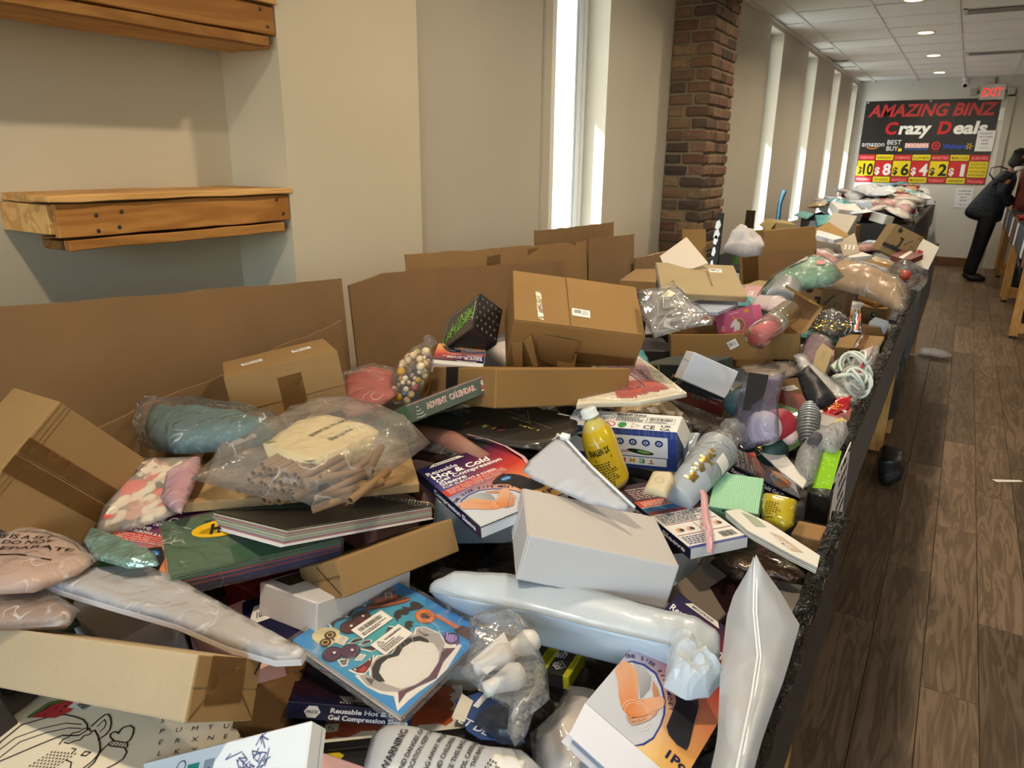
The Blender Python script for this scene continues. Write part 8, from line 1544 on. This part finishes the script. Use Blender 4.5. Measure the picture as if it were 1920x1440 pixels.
pad('kraft_tag', 'hang_tag', 'kraft paper tag standing upright beside the tape-banded carton', 'tag', kraft('c9b083'), slab=.003, prints=lambda p, k: (k.small(*p.fr(.4, .5), .012, .03, 4, '6a5a3a', 1, 2), k.line([p.fr(.25, .3), p.fr(.5, .15)], .001, '8a7448', 1)))
pad('purple_bag', 'polybag', 'clear bag of mauve fabric beside the open kraft carton', 'bag', plain('7d6470', .7, var=.3), filmm=SHINY, wr=.006)
pad('green_white', 'small_box', 'tiny white box with green stripe above the cord bag', 'box', plain('c9d0ca', .4), slab=.012, prints=lambda p, k: k.poly([p.fr(.35, .95), p.fr(.65, .95), p.fr(.7, .1), p.fr(.4, .1)], '1f6a44'))
p, r = pad('sequin_bag', 'polybag', 'silver sequinned bag with black and gold trim', 'bag', plain('16161a', .5), filmm=SHINY, wr=.006); g = MB(); rr = random.Random(3)
for i in range(300):
    x, y = p.fr(rr.random(), rr.random())
    if inside((x, y), p.pts):
        q = Vector((x, y, p.h(x, y) + .003)); t1 = Vector((rr.uniform(-1, 1), rr.uniform(-1, 1), rr.uniform(-.6, .6))).normalized(); t2 = t1.cross(Vector((rr.uniform(-.4, .4), rr.uniform(-.4, .4), 1))).normalized(); s = .0035; fy = (y - p.y0) / (p.y1 - p.y0)
        g.add([q - t1 * s, q + t2 * s, q + t1 * s, q - t2 * s], [(0, 1, 2, 3)], 0 if fy > .42 else 1)
o = g.build('sequins', [plain('c9ccd0', .2, .5, 1), plain('d9bd4a', .25, .5, 1)], r); o['kind'] = 'stuff'
pad('silver_pouch', 'foil_pouch', 'thin silver pouch with orange stripe standing by the far cartons', 'pouch', foil('b9bcc4', .2, 40, .6), wr=.003, wsc=25, prints=lambda p, k: k.line([p.fr(.52, .75), p.fr(.52, .15)], .007, 'd9573a', 5))
pad('essential_book', 'book', 'dark slim box lettered Essential along the taped rim', 'book', plain('22202c', .35, coat=.3), slab=.02, prints=lambda p, k: (k.text('Essential', *p.fr(.62, .15), 1, 'd9d6e0', 1, fit=.11, h=.016, rot=1.45), k.oval(*p.fr(.62, .78), .008, .008, 'e0dce6', 1, 12)))
p, r = pad('christmas_bag', 'polybag', 'clear bag with green and red quilted textile and grey jar', 'bag', plain('7fa590', .7, .2, 0, .4, 20, .02, var=.35, vscale=14), filmm=SHINY, wr=.012, wsc=9); k = Ink(p); k.oval(*p.fr(.68, .62), .016, .016, 'c0404a', 12, 14); k.poly([p.fr(.02, .1), p.fr(.1, .5), p.fr(.2, .62), p.fr(.12, .2)], 'b02a3a', 12); k.poly([p.fr(.2, .62), p.fr(.45, .8), p.fr(.5, .66), p.fr(.3, .52)], 'd9cfc8', 12); k.build('print', r)
def jar(name, label, c, d, R, L, mat, cat='jar', rim=None):
    t = tag(empty(name, M=align(c, Vector(c) + Vector(d))), label, cat); vs, fs = lathe([(.001, 0), (R * .9, 0), (R, R * .12), (R, L), (R * .95, L)], 26); MB().add(vs, fs).build('wall', mat, t, True)
    vs, fs = lathe([(R * .70, -.002), (R * .86, -.004), (R * .93, .002)], 26); MB().add(vs, fs).build('rim', rim or plain('8d9094', .35), t, True); return t
jar('glass_jar', 'grey-bottomed jar showing its round base behind the open lid', (-.50, 2.66, 1.07), (-.1, .9, .25), .058, .12, plain('9a9ca0', .3, coat=.5))
t = jar('glass_jar', 'clear glass jar tipped towards the aisle in the third bin', (-.235, 4.35, 1.0), (.45, -.5, -.15), .075, .13, film(fac=.9, scale=10, strength=.2, rough=.06)); o = link('red_item', sphere_mesh('red_item', .03, plain('b5402a', .4), 2), t); o.location = (0, .0, .05)
pad('paper_bag_clear', 'polybag', 'large clear bag full of kraft wrapping draped to the far rim', 'bag', plain('b08f62', .7, .2, 0, .3, 18, .02, var=.15), filmm=film(fac=1.0, scale=16, strength=.9, rough=.12, haze=.1), wr=.016, wsc=7)
pad('amber_bag', 'polybag', 'amber film bag under the large clear bag', 'bag', plain('8a5a22', .3, .5, coat=.5), wr=.005)
pad('black_bag_tray', 'polybag', 'black bag inside the open kraft carton', 'bag', plain('17171a', .5), wr=.005)
pad('pink_white_bag', 'polybag', 'crumpled white and pink bag inside the open kraft carton', 'bag', plain('d2b6b8', .5, var=.3, vscale=30), filmm=MILK, wr=.008)
def mold():
    p = Pad('mold_tray', wr=.003, wsc=14); r = p.root('mould_pack', 'clear bag of milky nested trays beside the battered carton', 'package'); M_ = film(fac=.3, haze=.4, scale=8, strength=.1, hazecol='c9c5c1', crease=0)
    c = (p.x0 + p.x1) / 2, (p.y0 + p.y1) / 2
    q = [p.fr(.10, .80), p.fr(.48, .93), p.fr(.88, .38), p.fr(.34, .06)]; m = Vector((sum(x for x, y in q) / 4, sum(y for x, y in q) / 4))
    for s, z in ((1, 0), (.74, .008), (.48, .014), (.24, .02)):
        pts = [(m.x + (x - m.x) * s, m.y + (y - m.y) * s) for x, y in q]; k = Pad(o=(0, 0, 0), u=(1, 0, 0), v=(0, 1, 0), pts=pts, t=.005); k.slab(r, M_, 'tray', .006, z, 1, .002)
        MB().tube([(x, y, z + .007) for x, y in pts + pts[:1]], .0010, 6).build('tray_rim', plain('b5b2af', .4), r, True)
    p.skin(r, film(fac=.95, scale=18, strength=.7, rough=.1), 'film', lift=.01); x, y = p.fr(.33, .62); k = Ink(p); k.rect(x, y, .022, .03, 'd9d0b6', 40, -.3); k.small(x + .004, y + .003, .012, .02, 4, '5a5446', 41); k.build('paper_label', r)
mold()
pad('dark_mag', 'magazine_pack', 'dark glossy magazines in film along the wall side', 'magazine', plain('4a4048', .3, var=.5, vscale=25), filmm=SHINY, wr=.003)
pad('kraft_strip', 'cardboard_carton', 'low kraft carton behind the battered carton', 'box', KR, slab=.05)
pad('blue_mag', 'magazine', 'blue and white magazine under the flat beige carton', 'magazine', plain('a9b4cc', .35, var=.3, vscale=20), slab=.012)
pad('white_flap', 'carton_flap', 'white inside of an opened carton flap before the brick pier', 'box', plain('ddd0c2', .6), slab=.006)
pad('barcode_pack', 'packet', 'flat packets with barcodes under the open kraft carton', 'packet', plain('8a7d74', .4), filmm=SHINY, prints=lambda p, k: k.barcode(*p.fr(.3, .35), .06, .06, 3, 8))
pad('blue_bag', 'polybag', 'blue cloth in a pale bag under the kraft lid', 'bag', plain('5f7cae', .7, var=.2), filmm=MILK, wr=.006)
pad('red_book', 'book', 'dark red book with white band near the tilted pictogram carton', 'book', plain('6f2a2c', .4), slab=.03, prints=lambda p, k: k.poly([p.fr(.3, .1), p.fr(.45, .05), p.fr(.62, .85), p.fr(.5, .95)], 'e6e0dc', 1))
pad('white_crumple', 'polybag', 'crumpled white paper bag left of the large open carton', 'bag', plain('bbb7ba', .6, .3, 0, .3, 20, .02), wr=.035, wsc=11)
pad('grey_flap', 'carton_flap', 'grey carton flap with shiny tape right of the pale grey carton', 'box', plain('b3a48e', .6), slab=.006, prints=lambda p, k: [k.rect(*p.fr(.3 + .18 * i, .3), .008, .03, 'e6e6e8', 1) for i in range(3)])
pad('white_strip', 'white_carton', 'white carton edge lying between the far open cartons', 'box', plain('dcd8dc', .5), slab=.02)
pad('kraft_flap', 'carton_flap', 'light kraft flap folded over the far brown carton', 'box', kraft('c09a5e'), slab=.005)
pad('teal_pack', 'packet', 'teal and white packet in sunlight by the second narrow window', 'packet', plain('5aa6ac', .4, var=.3, vscale=9), wr=.004)
pad('teal_pack2', 'packet', 'teal packet behind the yellowish open carton', 'packet', plain('63aab0', .4, var=.3, vscale=12), wr=.004)
pad('dark_stuff', 'notebook', 'dark notebooks in film between blue box and art pack', 'book', plain('3a3430', .4), filmm=SHINY, wr=.002)
pad('pale_board', 'foam_board', 'pale board leaning at the far aisle corner of the third bin', 'board', plain('c9c5bd', .6), slab=.02, prints=lambda p, k: k.oval(*p.fr(.3, .55), .02, .02, 'a83a3a', 1, 8))
# standing things at the wall side
def uprights():
    t = tag(empty('black_post', (-1.262, 4.41, .9)), 'black board edge with torn white patches at the brick pier', 'board'); MB().hexa([(-.022, -.02, -.9), (.022, -.02, -.9), (.022, .02, -.9), (-.022, .02, -.9), (.01, -.02, .36), (.042, -.02, .36), (.042, .02, .36), (.01, .02, .36)]).build('board', plain('161517', .5), t)
    for z, w in ((.05, .012), (.13, .014), (.20, .016), (.235, .022), (.29, .02)): p = Pad(o=(-.0 + z * .07, -.021, z), u=(1, 0, 0), v=(0, 0, 1), pts=[(-w * .8, -.02), (w * .3, -.03), (w, 0), (w * .5, .03), (-w * .4, .022)], t=.001); o = p.slab(t, plain('e6ecec', .6), 'sun_spot', .0012, 0, 1, 0); o.matrix_local = p.M  # white slabs stand in for spots of sunlight on the board
    t = tag(empty('dark_board', (-1.52, 6.25, .9)), 'dark narrow board leaning below the second narrow window', 'board'); MB().hexa([(-.05, 0, -.9), (.04, 0, -.9), (.04, .03, -.9), (-.05, .03, -.9), (-.02, 0, .27), (.05, 0, .27), (.05, .03, .27), (-.02, .03, .27)]).build('board', wood('4a3d2c', '2a2118', 5, 2), t)
    t = tag(empty('blue_rod', (-1.60, 8.0, .95)), 'dark blue padded rod standing between two narrow windows', 'rod'); MB().tube([(-.04, 0, -.95), (-.035, 0, .2), (-.01, 0, .3), (.0, 0, .33)], .022, 10).build('rod', plain('2f5468', .7), t, True)
uprights()

# ------------------------------------------------------------------ heaps: everything else in the bins, one object per article
ORD = ['nearest', 'second', 'third', 'fourth', 'fifth', 'sixth', 'seventh', 'eighth', 'ninth', 'tenth', 'eleventh', 'twelfth', 'thirteenth', 'fourteenth', 'fifteenth']
KINDS = [('kraft carton', 'box', 'b08a58'), ('white carton', 'box', 'd9d6d2'), ('dark carton', 'box', '3a3436'), ('red carton', 'box', '8f2f2c'), ('white mailing bag', 'mailer', 'd6dbe4'), ('clear bag of pale goods', 'bag', 'd6cdc4'), ('clear bag of pink goods', 'bag', 'b57a7a'), ('grey mailing bag', 'mailer', '8d8f94'), ('tan paper bag', 'mailer', 'b59a70'), ('green packet', 'packet', '4a6a44'), ('pale blue carton', 'box', 'b9cbe0'), ('teal packet', 'packet', '5aa0a6'), ('pink carton', 'box', 'd0a4a0')]
FILMH = film(fac=.9, scale=14, strength=.8, rough=.12, haze=.08)
def heap(bin_name, x0, x1, y0, y1, zf, n, seed, kinds, smin, smax, below=0, tiltmax=.35):
    r = random.Random(seed); cells = []
    nx = max(1, int(math.sqrt(n * (x1 - x0) / (y1 - y0)) + .5)); ny = int(n / nx + .99)
    for i in range(nx):
        for j in range(ny): cells.append((x0 + (x1 - x0) * (i + r.uniform(.2, .8)) / nx, y0 + (y1 - y0) * (j + r.uniform(.2, .8)) / ny))
    r.shuffle(cells)
    for q, (x, y) in enumerate(cells[:n]):
        nm, kd, col = r.choices(kinds, [3 if k[0] in ('white mailing bag', 'white carton') else 2 if k[0] in ('kraft carton', 'clear bag of pale goods', 'pale blue carton') else 1 for k in kinds])[0]
        z = zf(x, y) - below; s = r.uniform(smin, smax); yaw = r.uniform(0, PI); tx, ty = r.uniform(-tiltmax, tiltmax), r.uniform(-tiltmax, tiltmax)
        n_ = Vector((tx, ty - .1, 1)).normalized(); u = Vector((math.cos(yaw), math.sin(yaw), 0)); u = (u - n_ * u.dot(n_)).normalized(); v = n_.cross(u)
        if kd == 'box':
            h = s * r.uniform(.2, .6); d = s * r.uniform(.5, .9); b = Box(c=Vector((x, y, z)) - n_ * h * .3, E=[u * s, v * d, n_ * h]); o = b.root('goods_carton', '', 'box'); b.body(o, kraft(col) if nm == 'kraft carton' else plain(col, .5), 'body', .003)
            if r.random() < .5: sticker(b, o, 'top', b.L[0] * .3, b.L[1] * .35, b.L[0] * .28, b.L[1] * .2, r.uniform(-.3, .3), q)
            if nm == 'kraft carton' and r.random() < .6:
                F = b.face('top'); strip(b, o, 'top', [(F.W * .42, 0), (F.W * .58, 0), (F.W * .58, F.H), (F.W * .42, F.H)], TAPEC, 'tape', .0006, .0004)
        else:
            m = 9; pts = []
            for i in range(m):
                a = 2 * PI * i / m + r.uniform(-.12, .12); e = s * .62 / max(abs(math.cos(a)), abs(math.sin(a)) * 1.35) ** .8 * r.uniform(.85, 1.1); pts.append((e * math.cos(a), e * math.sin(a)))
            p = Pad(o=(x, y, z), u=u, v=v, pts=pts, t=s * r.uniform(.07, .17), wr=s * .075, wsc=2.6 / s, seed=q)
            o = p.root({'mailer': 'mailing_bag', 'bag': 'polybag', 'packet': 'packet'}[kd], '', {'mailer': 'mailer', 'bag': 'bag', 'packet': 'packet'}[kd])
            if kd == 'bag': p.skin(o, plain(col, .7, var=.35, vscale=20), 'contents', scale=.85, res=s / 9); p.skin(o, FILMH, 'film', lift=.006, res=s / 9)
            else: p.skin(o, plain(col, .35, .4, 0, .3, 20, .01, coat=.3), 'bag_body', res=s / 8, smooth=False)
        HEAP.append((bin_name, nm, y, o))
def finish_heaps():
    by = {}
    for b, nm, y, o in HEAP: by.setdefault((b, nm), []).append((y, o))
    for (b, nm), L in by.items():
        L.sort(key=lambda q: q[0])
        for i, (y, o) in enumerate(L):
            if len(L) == 1: lab = 'only %s heaped loose in %s' % (nm, b)
            elif i == len(L) - 1: lab = 'farthest loose %s heaped in %s' % (nm, b)
            else: lab = '%s loose %s from the near end of %s' % (ORD[i] if i else 'nearest', nm, b)
            o['label'] = lab; o['group'] = 'loose goods heaped in ' + b
zD = lambda x, y: 1.0 + .10 * math.exp(-((x + 1.0) / .45) ** 2) + .05 * math.sin(y * 3) + .04 * math.sin(x * 7 + y * 2)
heap('the fourth bin', -1.38, -.5, 8.35, 10.3, zD, 70, 21, KINDS, .13, .3)
heap('the farthest bin', -1.38, -.5, 10.6, 13.2, lambda x, y: zD(x, y) + .05, 70, 22, KINDS, .15, .34)
heap('the third bin', -1.32, -.25, 4.6, 6.85, lambda x, y: .90 + .10 * math.exp(-((x + 1.05) / .4) ** 2), 34, 23, KINDS, .16, .3, .03)
heap('the second bin', -1.32, -.22, 1.6, 4.3, lambda x, y: .83 + .07 * (x < -.7), 44, 24, KINDS, .14, .26, .0, .2)
heap('the nearest bin', -1.32, -.2, .1, 1.36, lambda x, y: .79 + .06 * (x < -.8), 24, 25, [k for k in KINDS if k[0] not in ('kraft carton', 'white mailing bag')], .12, .2, .0, .15)
finish_heaps()
def bedding():
    """added crumpled packing under the goods; gap shade is put into its dark colour"""
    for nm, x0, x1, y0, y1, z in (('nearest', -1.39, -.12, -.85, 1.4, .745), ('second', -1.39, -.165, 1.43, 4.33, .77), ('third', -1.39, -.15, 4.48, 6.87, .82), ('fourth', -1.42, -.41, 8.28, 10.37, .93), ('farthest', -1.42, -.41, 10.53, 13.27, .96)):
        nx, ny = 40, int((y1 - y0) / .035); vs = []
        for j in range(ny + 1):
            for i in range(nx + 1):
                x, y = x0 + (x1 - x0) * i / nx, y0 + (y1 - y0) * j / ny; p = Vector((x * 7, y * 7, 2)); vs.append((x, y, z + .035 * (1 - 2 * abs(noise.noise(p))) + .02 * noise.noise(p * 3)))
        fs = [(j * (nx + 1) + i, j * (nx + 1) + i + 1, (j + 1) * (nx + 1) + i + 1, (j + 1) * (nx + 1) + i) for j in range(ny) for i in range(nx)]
        o = MB().add(vs, fs).build('dark_packing', plain('2e2620', .5, .4, 0, .6, 30, .02, var=.5, vscale=6), None); tag(o, 'crumpled packing filling the %s bin under the goods' % nm, 'packing', kind='stuff')  # dark colour carries the shade of the gaps between goods
bedding()
